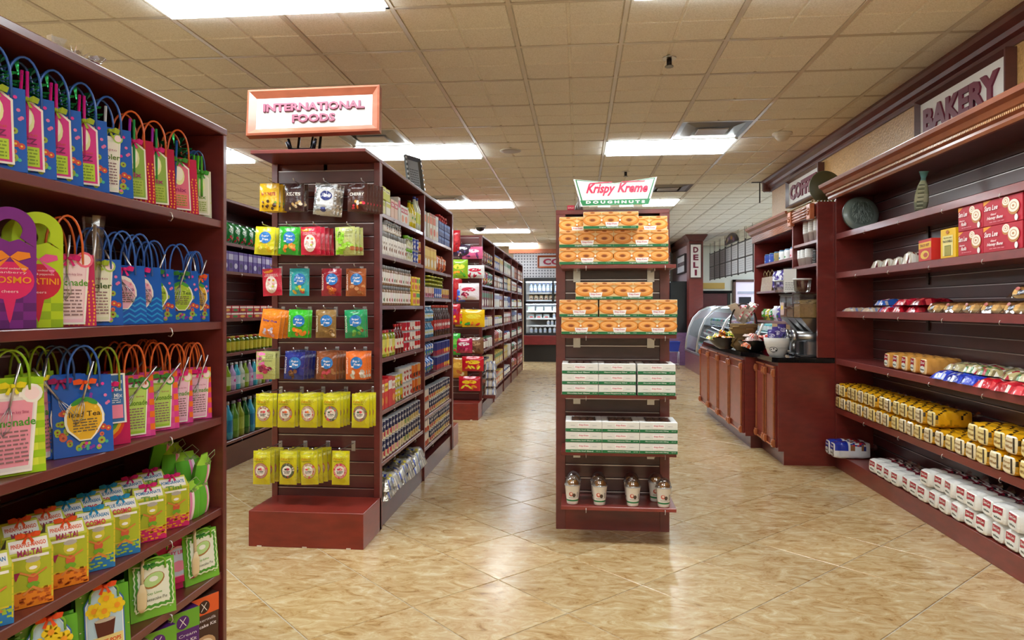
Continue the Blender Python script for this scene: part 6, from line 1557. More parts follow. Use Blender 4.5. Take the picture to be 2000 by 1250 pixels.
for la in (0, 1): bk(R2, yr - .1175 - .165, SB[1] + la * .132, f'red honey buns box, {["bottom", "top"][la]} of the stack at the picture edge', tr=-90)
# shelf A: plate and carved fish
b = B(); b.smooth = True
b.lathe([(.001, .012, '#66726c'), (.10, .010, '#4a5450'), (.148, -.006, '#5c6864'), (.152, -.002, '#3a4440'), (.146, .004, '#78857f'), (.1, .02, '#66726c'), (.001, .022, '#66726c')], 36, m='plastic', cap=False)
rr = random.Random(4); pr = Pr(b, lambda u, v, l: (u, v, .023 + l), 'plastic', step=.0004)
for k in range(210):
    a = rr.uniform(0, 6.28); q = rr.uniform(0, .125) ; x, y = q * math.cos(a), q * math.sin(a); L_ = rr.uniform(.012, .03); t_ = PI / 2 + (x * 6) + rr.uniform(-.2, .2)
    if math.hypot(x, y) < .1: pr.poly([(x, y), (x + L_ * math.cos(t_), y + L_ * math.sin(t_)), (x + L_ * math.cos(t_) + .0025, y + L_ * math.sin(t_)), (x + .0035, y)], rr.choice(['#b4c2bc', '#98a8a2', '#2a3432'])); pr.l = 1
x_p, z_p = BX + .14, 0; yp, zp = onX(1681, BX + .12, 412)
o = obj('decorative_plate', b, None, (2.19, onX(1681, 2.19)[0], SB[0] + .141), (math.radians(90 + 8), 0, math.radians(-32))); 
o.rotation_euler = (math.radians(82), 0, math.radians(2)); o.scale = (.92, .92, .92)
tag(o, 'round grey green brushed plate standing on the top bakery shelf', 'plate')
b = B(); b.lathe([(.012, 0, '#4a4a3a'), (.034, .02, '#6a6a54'), (.042, .07, '#8a8468'), (.04, .12, '#7a7658'), (.03, .17, '#8a886a'), (.016, .205, '#5a7a74'), (.014, .22, '#5a8a88'), (.026, .255, '#6a9a96'), (.03, .262, '#4a6a64')], 12, m='cloth', sy=.55)
pr = Pr(b, lambda u, v, l: (u, -.024 - l, v), 'cloth', step=.0006)
for k in range(12): pr.poly([(-.02 + .004 * (k % 3), .03 + k * .013), (.02, .034 + k * .013), (.018, .037 + k * .013), (-.018, .034 + k * .013)], '#3a3a2c' if k % 2 else '#a8a488'); pr.l = 1
o = obj('carved_fish', b, None, (BX + .08, onX(1797, BX + .08)[0], SB[0] + .001), (0, math.radians(5), math.radians(-40))); tag(o, 'slim carved fish ornament with teal tail on the top bakery shelf', 'ornament')
# ================================================================ coffee corner
def onZ(px, py, z):
    D = (HC - z) * F / (py - 600); q = (px - 1000) / F
    return D * (CT * q - ST), D * (CT + ST * q)
HX, TX = 1.95, 1.92
cg = empty('coffee_hutch', 'dark red coffee hutch with fluted crown between bakery shelves and deli', 'cabinet', (TX, 5.93, 0))
def CO(name, bb, p=cg): return obj(name, bb, p, (-TX, -5.93, 0) if p is cg else (0, 0, 0))
b = B(); b.box(TX, 5.895, .872, WX - .002, 5.93, 2.13, WOOD, 'wood', ch=.002); CO('side_panel', b)
b = B(); b.box(TX, 6.555, 1.30, WX - .002, 6.58, 2.13, WOOD, 'wood', ch=.002); CO('divider', b)
b = B(); b.box(HX - .01, 8.03, 1.10, WX - .002, 8.06, 2.0, WOOD, 'wood', ch=.002); CO('side_panel', b)
b = B(); b.box(WX - .03, 5.93, .872, WX - .002, 8.06, 2.1, WOOD_D, 'wood'); CO('back_panel', b)
for z, x0, y0, y1 in ((1.83, TX, 5.93, 6.555), (1.64, TX, 5.93, 6.555), (1.74, HX, 6.58, 8.03), (1.45, HX, 6.58, 8.03), (1.14, HX, 6.58, 8.03)):
    b = B(); b.box(x0 + .004, y0, z - .024, WX - .03, y1, z, WOOD_P, 'wood', ch=.002); CO('shelf', b)
b = B(); b.box(TX - .0, 5.93, 2.02, WX - .002, 6.58, 2.13, WOOD, 'wood'); b.box(HX, 6.58, 1.98, WX - .002, 8.06, 2.1, WOOD, 'wood'); CO('top_panel', b)
def flutes(x, y0, y1, z0, z1, n, nm):
    b = B(); b.box(x, y0, z0, x + .02, y1, z1, TRIM, 'wood')
    for k in range(n):
        z = z0 + (k + .5) * (z1 - z0) / n; b.tube([(x, y0, z), (x, y1, z)], (z1 - z0) / n * .38, 6, '#9a5a3e', 'wood')
    CO(nm, b)
flutes(TX - .03, 6.03, 6.46, 2.02, 2.12, 4, 'fluted_trim'); flutes(HX - .03, 6.58, 8.06, 1.985, 2.055, 6, 'fluted_trim')
for yy in (5.95, 6.48):
    b = B(); b.box(TX - .045, yy, 2.0, TX - .005, yy + .09, 2.13, '#b4653f', 'wood', ch=.006)
    for k in range(8):
        a = k * PI / 4; b.lathe([(.014, 0, '#9a5030'), (.010, .006, '#b87048'), (.002, .009, '#b87048')], 7, 0, 0, m='wood', cap=False); n_ = 21
        for i in range(len(b.V) - n_, len(b.V)):
            v = b.V[i]; b.V[i] = (TX - .045 - v[2], yy + .045 + .02 * math.cos(a) + v[0], 2.065 + .02 * math.sin(a) + v[1])
    CO('rosette_block', b)
b = B(); crown(b, (HX, 6.58, 8.12, -1), [(0, 2.05), (.02, 2.05), (.03, 2.07), (.05, 2.08), (.06, 2.11), (.09, 2.13), (.095, 2.15), (0, 2.15)], TRIM); CO('crown_moulding', b)
b = B()
for k in range(26): b.box(TX - .05, 5.9 + k * .026, 2.131, TX - .03, 5.9 + k * .026 + .015, 2.143, '#8a7a4a', 'wood', ch=.003)
for k in range(16): b.box(TX - .05 + k * .026, 5.893, 2.131, TX - .035 + k * .026, 5.91, 2.143, '#8a7a4a', 'wood', ch=.003)
o = CO('rope_bead', b); o['kind'] = 'stuff'
# base cabinets
bgc = empty('base_cabinet', 'dark red base cabinet with rope columns under the black granite counter', 'cabinet', (1.61, 5.9, 0))
def BC(name, bb, p=bgc): return obj(name, bb, p, (-1.61, -5.9, 0) if p is bgc else (0, 0, 0))
b = B(); b.prism([(1.612, .11), (1.612, .83), (WX - .004, .83), (WX - .004, 0), (1.655, 0), (1.655, .11)], 5.895, 5.925, WOOD, 'y', 'wood'); BC('side_panel', b)
b = B(); b.box(1.62, 5.925, .11, WX - .004, 6.58, .83, WOOD, 'wood'); b.box(1.66, 5.925, 0, WX - .004, 6.6, .11, WOOD_D, 'wood'); BC('body', b)
b = B(); b.box(1.51, 6.58, .11, WX - .004, 8.85, .83, WOOD, 'wood'); b.box(1.56, 6.60, 0, WX - .004, 8.80, .11, WOOD_D, 'wood'); BC('body', b)
def door(x, y0, y1, z0=.13, z1=.80):
    b = B(); b.box(x - .018, y0, z0, x, y1, z1, WOOD, 'wood', ch=.002)
    b.box(x - .024, y0 + .05, z0 + .06, x - .017, y1 - .05, z1 - .08, '#8a3c34', 'wood', ch=.005)
    d = BC('door', b)
    for yy in (y0 + .028, y1 - .028):
        b = B(); n = 34; pts = []; tp_ = []
        for k in range(n * 2 + 1): pts.append((x - .024, yy, z0 + .07 + (z1 - z0 - .16) * k / (n * 2))); tp_.append(1.0 if k % 2 else .72)
        b.tube(pts, .011, 7, '#9c5530', 'wood', taper=tp_); o = BC('rope_column', b); 
        b = B()
        for za, zb in ((z0 + .0, z0 + .065), (z1 - .095, z1 - .03)):
            b.box(x - .042, yy - .022, za, x - .017, yy + .022, zb, '#a85c34', 'wood', ch=.005); b.box(x - .048, yy - .012, za + .015, x - .041, yy + .012, zb - .015, '#b87044', 'wood', ch=.003)
        BC('corner_block', b)
    b = B(); b.box(x - .03, y0 + .02, z1 - .02, x - .017, y1 - .02, z1 - .005, '#a85c34', 'wood', ch=.004); b.box(x - .03, y0 + .05, z0 + .0, x - .017, y1 - .05, z0 + .012, '#a85c34', 'wood', ch=.003); BC('moulding', b)
for k in range(2): door(1.62, 5.94 + k * .315, 6.245 + k * .315)
for k in range(4): door(1.51, 6.62 + k * .56, 7.17 + k * .56)
b = B(); b.prism([(WX - .004, 5.89), (1.61, 5.89), (1.575, 5.95), (1.565, 6.5), (1.475, 6.62), (1.455, 7.6), (1.48, 8.6), (1.56, 8.9), (WX - .004, 8.9)], .831, .871, '#ffffff', 'z', 'granite')
o = obj('granite_countertop', b); tag(o, 'polished black granite worktop of the coffee corner', 'worktop')
# olive disc leaning on top
b = B(); b.smooth = True; b.lathe([(.001, 0, '#6b6a4a'), (.142, 0, '#6b6a4a'), (.146, .006, '#6b6a4a'), (.142, .012, '#55543a'), (.001, .012, '#55543a')], 32, m='paper', cap=False)
dx_, dz_ = onY(1612, 362, 6.2); o = obj('round_tray', b, None, (dx_, 6.2, 2.145 + .147), (math.radians(86), 0, math.radians(8))); tag(o, 'large plain olive disc standing on the hutch in front of the coffee sign', 'tray')
# cups, lids
def cupstack(h, r=.04):
    b = B(); n = 5; pr_ = [(r * .7, 0, '#eceae8'), (r * .98, h * .45, '#f0eeec')]
    for k in range(n): z = h * .45 + (h * .55) * k / n; pr_ += [(r, z, '#e4e2e0'), (r * 1.02, z + h * .06, '#f2f0ee')]
    b.lathe(pr_ + [(r, h, '#e8e6e4')], 14, m='plastic'); return Proto('cup_stack', 'cups', [('cups', b)])
P_cs, P_cs2 = cupstack(.19), cupstack(.14)
for k, yy in enumerate((5.99, 6.12, 6.26, 6.4)): P_cs.put((TX + .08, yy, 1.832), 0, f'tall stack of white paper cups, {od(k)} from the bakery side, upper hutch shelf', 'white cup stacks')
for k, yy in enumerate((6.28, 6.4, 6.49)): P_cs2.put((TX + .06, yy, 1.642), 0, f'shorter stack of white paper cups, {od(k)} from the black lids', 'white cup stacks')
b = B()
for k in range(9): b.lathe([(.044, k * .013, '#1a1a1c'), (.046, k * .013 + .004, '#1a1a1c'), (.036, k * .013 + .011, '#2a2a2c')], 14, m='plastic')
o = obj('lid_stack', b, None, (TX + .07, 6.1, 1.642)); tag(o, 'stack of black cup lids beside the shorter white cup stacks', 'lids')
# bulk bins on grinders
def hopper_bin(fill, h=.19, fillh=.12, label=False):
    b = B(); b.box(-.09, 0, 0, .09, .36, h, '#ffffff', 'clearwrap', ch=.008); g_ = B()
    g_.grid(lambda i, j: (-.084 + .168 * i, .006 + .348 * j, fillh * (.75 + .35 * math.sin(PI * i * .9 + .3) * (.6 + .4 * j)) + .002), 12, 14, lambda i, j: c(R.choice(fill)), 'bread', False)
    g_.box(-.084, .006, .002, .084, .354, fillh * .78, fill[0], 'bread')
    l = B(); l.box(-.095, -.005, h, .095, .365, h + .012, '#c8c8c8', 'clearwrap', ch=.003)
    parts = [('bin', b), ('grain', g_), ('lid', l)]
    if label: q = B(); q.box(-.05, -.004, .02, .05, -.001, .13, '#c8a8a0', 'paper'); Pr(q, planar(0, -.0045)).ell(0, .085, .03, .02, '#e8c83a', 12); parts.append(('label_card', q))
    return Proto('bulk_bin', 'bin', parts)
gr = ['#b08a50', '#c8a468', '#8f6c3c', '#d8b87a']
P_b1 = hopper_bin(gr, .2, .15); P_b2 = hopper_bin(['#a07a58', '#b89070', '#8a6848'], .19, .09); P_b3 = hopper_bin(['#a06a50', '#8a5a48', '#b88a70'], .19, .1, True)
def grinder():
    b = B()   # facing -Y; becomes facing the aisle
    lo = [(-.03, .11, .2), (.03, .11, .2), (.03, .19, .2), (-.03, .19, .2)]; hi = [(-.095, .0, .318), (.095, .0, .318), (.095, .3, .318), (-.095, .3, .318)]
    i0 = [b.v(*p) for p in lo]; i1 = [b.v(*p) for p in hi]
    for k in range(4): b.f([i0[k], i0[(k + 1) % 4], i1[(k + 1) % 4], i1[k]], '#a9a8a6', 'metal')
    b.f(i1, '#a9a8a6', 'metal')
    m_ = B(); m_.tube([(0, -.02, .165), (0, .24, .165)], .042, 14, '#c4c4c6', 'metal'); m_.tube([(0, -.05, .165), (0, -.02, .165)], .055, 14, '#d2d2d4', 'metal'); m_.tube([(0, -.07, .165), (0, -.05, .165)], .016, 8, '#8a8a8c', 'metal')
    m_.tube([(0, -.03, .12), (0, -.03, .04)], .02, 8, '#b0b0b2', 'metal'); m_.box(-.05, .06, .006, .05, .2, .13, '#b8b8ba', 'metal', ch=.01)
    s_ = B(); s_.box(-.07, .0, 0, .07, .26, .012, '#8a8a8c', 'metal', ch=.003)
    return Proto('grinder', 'grinder', [('hopper', b), ('grinding_head', m_), ('foot_plate', s_)])
P_gr = grinder()
for k, yy in enumerate((6.05, 6.25, 6.45)):
    P_gr.put((1.81, yy, .872), -PI / 2, f'grey metal nut grinder {["nearest the bakery side", "in the middle", "farthest from the bakery side"][k]} on the granite', 'metal grinders')
    [P_b1, P_b2, P_b3][k].put((1.80, yy, 1.192), -PI / 2, ['clear bin heaped with golden grain', 'clear bin half full of brown nuts', 'clear bin with a paper label'][k] + ' above a grinder', 'clear bulk bins')
b = B(); b.box(-.055, 0, 0, .055, .004, .2, '#e9e8e6', 'paper'); pr = Pr(b, planar(0, 0)); lines(pr, 0, .02, .09, .08, 5, '#9a9a9c'); h_ = B(); h_.box(-.06, .004, 0, .06, .008, .21, '#ffffff', 'clearwrap'); h_.box(-.06, -.03, 0, .06, .05, .004, '#ffffff', 'clearwrap')
e_ = empty('notice_holder', 'white printed notice in a clear holder on the bulk bins', 'notice', (1.79, 6.2, 1.406), rotz=math.radians(-40)); obj('sheet', b, e_); obj('holder', h_, e_)
P_tub = Proto('clear_jar', 'jar', [('jar', (lambda q: (q.lathe([(.05, 0, '#ffffff'), (.062, .01, '#ffffff'), (.07, .08, '#ffffff'), (.07, .1, '#ffffff')], 16, m='clearwrap', cap=False), q)[1])(B())), ('lid', (lambda q: (q.lathe([(.074, .1, '#d8d8da'), (.074, .112, '#d8d8da')], 16, m='plastic'), q)[1])(B()))])
P_tub.put((1.85, 6.06, 1.406), 0, 'clear empty jar on the bins beside the notice, bakery side'); P_tub.put((1.79, 6.42, 1.406), 0, 'clear empty jar on the bins beside the notice, deli side')
# hutch goods
mug = lambda col, acc: jar(.045, .11, col, '#5a8ab0', col, acc=acc, name='coffee_canister', cat='canister', lidh=.012, shoulder=.99)
for k, (P_, lk) in enumerate(((mug('#2a4aa8', '#8ab0e0'), 'deep blue'), (mug('#3252b0', '#c8d8f0'), 'blue'), (mug('#9a8452', '#5a8a5a'), 'tan'), (mug('#e8e8e6', '#2a7aa8'), 'white and teal'), (mug('#e4e0de', '#4a9a5a'), 'white and green'), (mug('#e8c8d0', '#c85a6a'), 'pink'), (mug('#4a5a3a', '#c8783a'), 'dark green'))):
    yy = 7.88 - k * .185; P_.put((HX + .06, yy, 1.742), -PI / 2, f'{lk} canister on the top shelf of the coffee hutch', 'canisters on the hutch')
def twine():
    b = B(); bb, mp = bagbody(.1, .06, .15, '#8a6a48', '#7a5c3e', 'spark'); h = B()
    h.tube([(-.015, 0, .145), (-.035, 0, .19), (0, 0, .22), (.035, 0, .19), (.015, 0, .145)], .004, 6, '#b09468', 'cloth'); return Proto('kraft_bag', 'bag', [('bag', bb), ('twine', h)])
P_tw = twine()
for k in range(3): P_tw.put((HX + .07, 7.9 - k * .14, 1.452), math.radians(-80), f'brown kraft bag tied with twine, {od(k)} from the deli end of the hutch', 'kraft bags on the hutch')
for k in range(7):
    P_ = [pack(.1, .2, '#3a2a7a', ['#e8e4f0', '#b8a8d8', '#5a3a9a'], seed=50, name='coffee_bag'), pack(.1, .2, '#e0dce8', ['#4a2a8a', '#3a2a6a', '#a898c8'], seed=51, name='coffee_bag'), pack(.1, .21, '#8a1a3a', ['#e8c8d0', '#b83a5a', '#5a1a2a'], seed=52, name='coffee_bag')][2 if k == 6 else k % 2]
    P_.put((HX + .04, 7.46 - k * .125, 1.452), math.radians(-80), f'{["purple", "white and purple"][k % 2] if k < 6 else "dark red"} coffee bag, {od(k)} after the kraft bags', 'coffee bags on the hutch')
for k in range(9):
    col = ['#4a8a2a', '#c8b83a', '#2a7a3a', '#e0dce8', '#5a4a9a', '#d8d4e4', '#d8c83a', '#d87a8a', '#a85a6a'][k]
    pack(.09, .12 if k < 3 else .15, col, ['#e8e8e0', '#3a7a3a', '#c83a6a'], seed=60 + k, name='coffee_bag').put((HX + .04, 7.9 - k * .145, 1.142), math.radians(-80), f'small {["green", "yellow", "dark green", "lilac", "violet", "pale", "yellow and white", "pink", "rose"][k]} pack on the lowest hutch shelf', 'packs on the lowest hutch shelf')
# counter things
def bowl(w, d, h, col, name, label, fills, pos, rz):
    e_ = empty(name, label, 'bowl', (pos[0], pos[1], .872), rotz=rz)
    b = B(); n = 20
    def R_(t): return .32 + .68 * t ** .7
    b.grid(lambda i, j: (w / 2 * R_(j) * math.cos(2 * PI * i), d / 2 * R_(j) * math.sin(2 * PI * i), h * j), n, 6, col, 'plastic'); b.grid(lambda i, j: (w / 2 * R_(j) * .94 * math.cos(-2 * PI * i), d / 2 * R_(j) * .94 * math.sin(-2 * PI * i), h * j * .98 + .006), n, 6, col, 'plastic')
    obj('bowl', b, e_); return e_
def snacks(pos, rx, ry, z, n, cols, nm, labf, grp, seed):
    q = random.Random(seed); P_ = {}
    for k in range(n):
        cc = cols[k % len(cols)]
        if cc not in P_: P_[cc] = flatpack(.07, .09, .03, cc[0], [cc[1], '#f0ece4'], seed + k, nm, 'snack', 'film')
        a = 2.4 * k; r_ = math.sqrt((k + .5) / n)
        P_[cc].put((pos[0] + rx * r_ * math.cos(a), pos[1] + ry * r_ * math.sin(a), z + .028 * (1 - r_) * 2 + .012 * (k % 3)), q.uniform(0, 6), labf(cc), grp, rot=(q.uniform(-.5, .5), q.uniform(-.5, .5), q.uniform(0, 6)))
p1 = onZ(1417, 681, .872); bowl(.36, .3, .11, '#17151a', 'black_bowl', 'wide black bowl of yellow snacks at the deli end of the granite', None, p1, .2)
snacks(p1, .13, .1, .955, 14, [('#d8b020', '#4a9a2a'), ('#c8551a', '#e8c02a'), ('#4a8a2a', '#e8e04a')], 'snack_packet', lambda cc: f'small {dict([("#d8b020", "yellow"), ("#c8551a", "orange"), ("#4a8a2a", "green")])[cc[0]]} snack heaped in the black bowl at the deli end', 'snacks in the first black bowl', 5)
p2 = onZ(1474, 687, .872); bowl(.3, .26, .1, '#1a1614', 'black_bowl', 'black bowl of pink and orange snacks beside the white pot', None, p2, .1)
snacks(p2, .1, .09, .95, 13, [('#d8552a', '#f08a5a'), ('#d8c0b8', '#c84a5a'), ('#c83a3a', '#e8a890')], 'snack_packet', lambda cc: f'small {dict([("#d8552a", "orange"), ("#d8c0b8", "pale pink"), ("#c83a3a", "red")])[cc[0]]} snack heaped in the black bowl beside the pot', 'snacks in the second black bowl', 9)
p3 = onZ(1452, 684, .872)
e_ = empty('wicker_basket', 'tall gold wicker basket with hoop handle between the black bowls', 'basket', (p3[0], p3[1], .872))
b = B(); b.lathe([(.07, 0, '#5a4426'), (.1, .05, '#6e5430'), (.08, .12, '#5a4426'), (.1, .16, '#7a6038'), (.125, .2, '#6e5430'), (.13, .25, '#8a6c40'), (.125, .252, '#5a4426'), (.11, .2, '#3a2c18')], 20, m='cloth', cap=False)
obj('basket', b, e_)
b = B(); n = 40
for k in range(12): b.tube([(.128 * math.cos(2 * PI * (k + t_ / 6) / 12), .128 * math.sin(2 * PI * (k + t_ / 6) / 12), .205 + .02 * (k % 3)) for t_ in range(7)], .007, 5, '#8f7344', 'cloth')
o = obj('weave', b, e_)
b = B(); b.tube([(.125 * math.cos(PI * k / 16), 0, .22 + .22 * math.sin(PI * k / 16)) for k in range(17)], .008, 7, '#2c2018', 'cloth'); obj('handle', b, e_)
P_wp = flatpack(.09, .16, .04, '#e0d4c8', ['#c8384a', '#f4f0ec', '#b8a890'], 8, 'wrapped_biscuit', 'snack', 'film')
for k in range(8): P_wp.put((p3[0] + .03 * math.cos(k * .8), p3[1] + .03 * math.sin(k * .8), 1.135 + .018 * (k % 4)), k, 'white and pink wrapped biscuit in the tall wicker basket', 'biscuits in the wicker basket', rot=(.9 + .1 * (k % 3), .2 * (k % 4 - 1.5), k * .8))
b = B(); b.lathe([(.001, 0, '#d05a7a'), (.075, 0, '#e8a8b8'), (.075, .008, '#e8a8b8'), (.001, .009, '#d84a6a')], 20, m='paper', cap=False); o = obj('round_tin', b, None, (p3[0], p3[1] + .06, 1.22), (math.radians(75), 0, math.radians(-20))); tag(o, 'round pink patterned tin lid standing upright in the wicker basket', 'tin')
b = B(); q = random.Random(6)
for k in range(30):
    a = q.uniform(0, 6.28); r_ = .07 + q.uniform(0, .03); h0 = q.uniform(.0, .09)
    b.f([b.v(r_ * math.cos(a), r_ * math.sin(a), h0), b.v(r_ * 1.25 * math.cos(a + .4), r_ * 1.25 * math.sin(a + .4), h0 + .02), b.v(r_ * math.cos(a + .6), r_ * math.sin(a + .6), h0 + .07)], q.choice(['#8a7448', '#a08a58', '#6e5a34']), 'cloth')
obj('burlap_wrap', b, e_)
p4 = (1.665, 6.13)
b = B(); b.smooth = True; b.lathe([(.06, 0, '#d8d4ce'), (.075, .02, '#dedad4'), (.1, .1, '#e4e0da'), (.108, .15, '#e8e4de'), (.104, .152, '#c8c4be'), (.09, .06, '#a8a49e')], 22, m='plastic', cap=False)
pr = Pr(b, lambda u, v, l: ((.076 + v * .2 + l) * math.sin(u / .1), -(.076 + v * .2 + l) * math.cos(u / .1), v), 'plastic', step=.0006, seg=.012)
pr.ell(-.05, .11, .02, .02, '#4a7a9a', 10); pr.ell(.03, .1, .022, .02, '#b8482a', 10); pr.ell(-.01, .055, .04, .022, '#2a2422', 14); pr.ell(-.01, .055, .034, .017, '#e4e0da', 14)
for x, y in ((-.03, .055), (-.005, .062), (.015, .05)): pr.ell(x, y, .008, .006, '#2a2422', 8); pr.l -= 1
e_ = empty('white_pot', 'white glazed pot with a painted cow on the granite by the grinders', 'pot', (p4[0], p4[1], .872), rotz=-.5); obj('pot', b, e_)
P_pt = [pack(.08, .13, '#4a3a8a', ['#c8c0e0', '#2a2a5a', '#8a8ac0'], seed=81, name='sweet_bag'), pack(.08, .12, '#c0bcd0', ['#3a3a7a', '#8a3a5a', '#e8e4f0'], seed=82, name='sweet_bag')]
for k in range(5): P_pt[k % 2].put((p4[0] - .05 + .025 * k, p4[1] + .02 * ((k % 2) * 2 - 1), .96 + .012 * k), math.radians(-30 + k * 12), f'{["violet", "silver grey"][k % 2]} sweet bag standing in the white pot', 'sweet bags in the white pot')
carton(.16, .1, .13, '#a81428', '#c83a4a', name='gift_tin').put((1.70, 6.62, .872), math.radians(-60), 'crimson tin behind the white pot on the granite')

# ================================================================ deli
DX, DY0, DY1 = 2.26, 9.6, 15.3
dg_ = empty('deli_case', 'long curved glass deli case with white ribs and plum base', 'display case', (DX, DY0, 0))
def DO(name, bb, p=dg_): return obj(name, bb, p, (-DX, -DY0, 0) if p is dg_ else (0, 0, 0))
b = B(); b.box(DX, DY0, 0, DX + .95, DY1, .36, '#7a4a52', 'wood', ch=.004); b.box(DX - .01, DY0, .36, DX + .95, DY1, .40, '#c8c4c4', 'metal', ch=.003); DO('base', b)
prof = [(DX + .01, .40), (DX + .03, .6), (DX + .08, .84), (DX + .17, 1.05), (DX + .3, 1.19), (DX + .46, 1.275), (DX + .64, 1.30)]
ys_ = [DY0, 11.95, 13.9, DY1]
for k in range(3):
    b = B(); b.smooth = True; n = len(prof)
    ids = [[b.v(x, y, z) for x, z in prof] for y in (ys_[k] + .02, ys_[k + 1] - .02)]
    for i in range(n - 1): b.f([ids[0][i], ids[1][i], ids[1][i + 1], ids[0][i + 1]], '#ffffff', 'glass')
    DO('curved_glass', b)
for y in ys_:
    b = B(); b.tube([(x - .004, y, z + .004) for x, z in prof], .017, 8, '#d6d4d2', 'metal'); DO('rib', b)
b = B(); b.box(DX + .62, DY0, 1.285, DX + .95, DY1, 1.31, '#cfcdd0', 'metal', ch=.003); b.box(DX + .9, DY0, .4, DX + .93, DY1, 1.29, '#b8c0c8', 'metal'); DO('top_shelf', b)
b = B(); b.box(DX + .55, DY0 + .03, 1.262, DX + .60, DY1 - .03, 1.28, '#ffffff', 'case_light'); DO('light_strip', b)
for (xa, xb_, z) in ((DX + .04, DX + .85, .44), (DX + .22, DX + .85, .68), (DX + .36, DX + .85, .92)):
    b = B(); b.box(xa, DY0 + .02, z - .015, xb_, DY1 - .02, z, '#c0c8d0', 'metal', ch=.002); DO('shelf', b)
b = B(); b.prism([(x, z) for x, z in prof] + [(DX + .93, 1.30), (DX + .93, .40)], DY1 - .012, DY1, '#d8d8dc', 'y', 'plastic'); DO('end_panel', b)
q = random.Random(9); Pd = {}
dc = [('#2a8a5a', '#8ad8a8', 'green'), ('#3a5ab8', '#a8c0f0', 'blue'), ('#8a4a9a', '#e0b0e0', 'violet'), ('#d8d8e0', '#3a9a6a', 'white'), ('#c85a7a', '#f0c8d0', 'pink'), ('#3aa0a8', '#c8f0e8', 'aqua')]
for ti, (xx, z, tn) in enumerate(((DX + .2, .44, 'lowest'), (DX + .32, .68, 'middle'), (DX + .45, .92, 'upper'))):
    for k in range(26):
        cc = dc[(k // 3 + ti * 2 + (q.random() < .3)) % 6]
        if cc not in Pd: Pd[cc] = jar(.065, .13, cc[0], cc[1], '#e8eef0', acc=cc[1], name='deli_tub', cat='tub', lidh=.02, shoulder=.98)
        Pd[cc].put((xx, DY0 + .15 + k * .205, z + .001), -PI / 2, f'{cc[2]} tub in the deli case, {tn} tier, {od(k)} from the coffee end', 'tubs in the deli case')
    if ti < 2:
        for k in range(0): pass
# deli column and signs
b = B(); b.box(2.36, 15.45, 0, 2.66, 15.75, 2.7, WOOD, 'wood', ch=.004)
b.prism([(2.36, 2.7), (2.66, 2.7), (2.74, 2.82), (2.74, 2.838), (2.28, 2.838), (2.28, 2.82)], 15.37, 15.83, WOOD_D, 'y', 'wood'); struct('column', b, label='dark red square column carrying the vertical deli sign')
e_ = empty('deli_sign', 'tall white sign reading DELI downwards on the dark red column', 'sign', (2.50, 15.42, 2.27))
b = B(); b.box(-.13, 0, -.38, .13, .028, .38, '#4a1c18', 'wood', ch=.004); obj('frame', b, e_)
b = B(); b.box(-.105, -.004, -.35, .105, .001, .35, '#e8e2dc', 'plastic'); obj('board', b, e_)
b = B()
for k, t_ in enumerate('DELI'): letters(b, t_, 0, .24 - k * .163, .125, -.004, .008, '#6d1230', .11 if t_ != 'I' else .045, bold=.04)
obj('lettering', b, e_)
wallbox('wall_side', 2.40, 15.75, 2.6, 18.4, 'wallpaint', '#b09aa0', 0, 2.86)
b = B(); crown(b, (2.40, 15.75, 18.4, -1), [(0, 2.66), (.03, 2.66), (.04, 2.72), (.09, 2.76), (.1, 2.84), (0, 2.84)], '#6a4038'); struct('trim_5', b)
sign('wall_sign', 'white framed wall sign beyond the deli column', 1.3, .42, .03, .05, '#2e2426', '#dcdce0', [('SANDWICHES', 0, 0, .09, 1.0)], (2.345, 16.65, 2.27), (0, 0, -PI / 2), lcol='#6a5a5e')
e_ = empty('drinks_cooler', 'black glass door drinks cooler beyond the deli column', 'cooler', (2.0, 15.8, 0))
b = B(); b.box(.02, .02, .72, .38, 2.0, 1.85, '#101216', 'plastic', ch=.004); b.box(0, 0, 0, .39, 2.02, .72, '#7a5a80', 'wood', ch=.004); obj('cabinet', b, e_)
for k in range(3):
    b = B(); y0 = .04 + k * .65; b.box(-.0, y0, .76, .018, y0 + .62, 1.82, '#2a3038', 'metal', ch=.003); d = obj('door', b, e_)
    b = B(); b.box(-.004, y0 + .04, .80, .0, y0 + .58, 1.78, '#38506a', 'glass'); b.box(.0185, y0 + .04, .80, .019, y0 + .58, 1.78, '#4a7a98', 'plastic'); obj('pane', b, d)
    b = B(); b.tube([(-.02, y0 + .03, 1.1), (-.02, y0 + .03, 1.5)], .01, 6, '#c8c8cc', 'metal'); obj('handle', b, d)
bx, by = 2.0, 15.0
e_ = empty('basket_rack', 'small wire rack holding a blue shopping basket near the deli column', 'rack', (1.93, 14.9, 0))
b = B()
for x in (-.13, .13):
    for y in (-.1, .1): b.tube([(x, y, 0), (x, y, .36)], .006, 6, '#c0c0c4', 'metal')
for z in (.1, .36): b.tube([(-.13, -.1, z), (.13, -.1, z), (.13, .1, z), (-.13, .1, z), (-.13, -.1, z)], .005, 6, '#c0c0c4', 'metal')
obj('frame', b, e_)
b = B(); lo = [(-.12, -.09), (.12, -.09), (.12, .09), (-.12, .09)]; i0 = [b.v(x, y, 0) for x, y in lo]; i1 = [b.v(x * 1.3, y * 1.3, .2) for x, y in lo]; b.f(i0[::-1], '#1d3fb0', 'plastic')
for k in range(4): b.f([i0[k], i0[(k + 1) % 4], i1[(k + 1) % 4], i1[k]], '#1d3fb0', 'plastic'); b.tube([(lo[k][0] * 1.3, lo[k][1] * 1.3, .2), (lo[(k + 1) % 4][0] * 1.3, lo[(k + 1) % 4][1] * 1.3, .2)], .008, 6, '#1a38a0', 'plastic')
o = obj('shopping_basket', b, None, (1.93, 14.9, .366)); tag(o, 'blue plastic shopping basket on the small wire rack', 'basket')
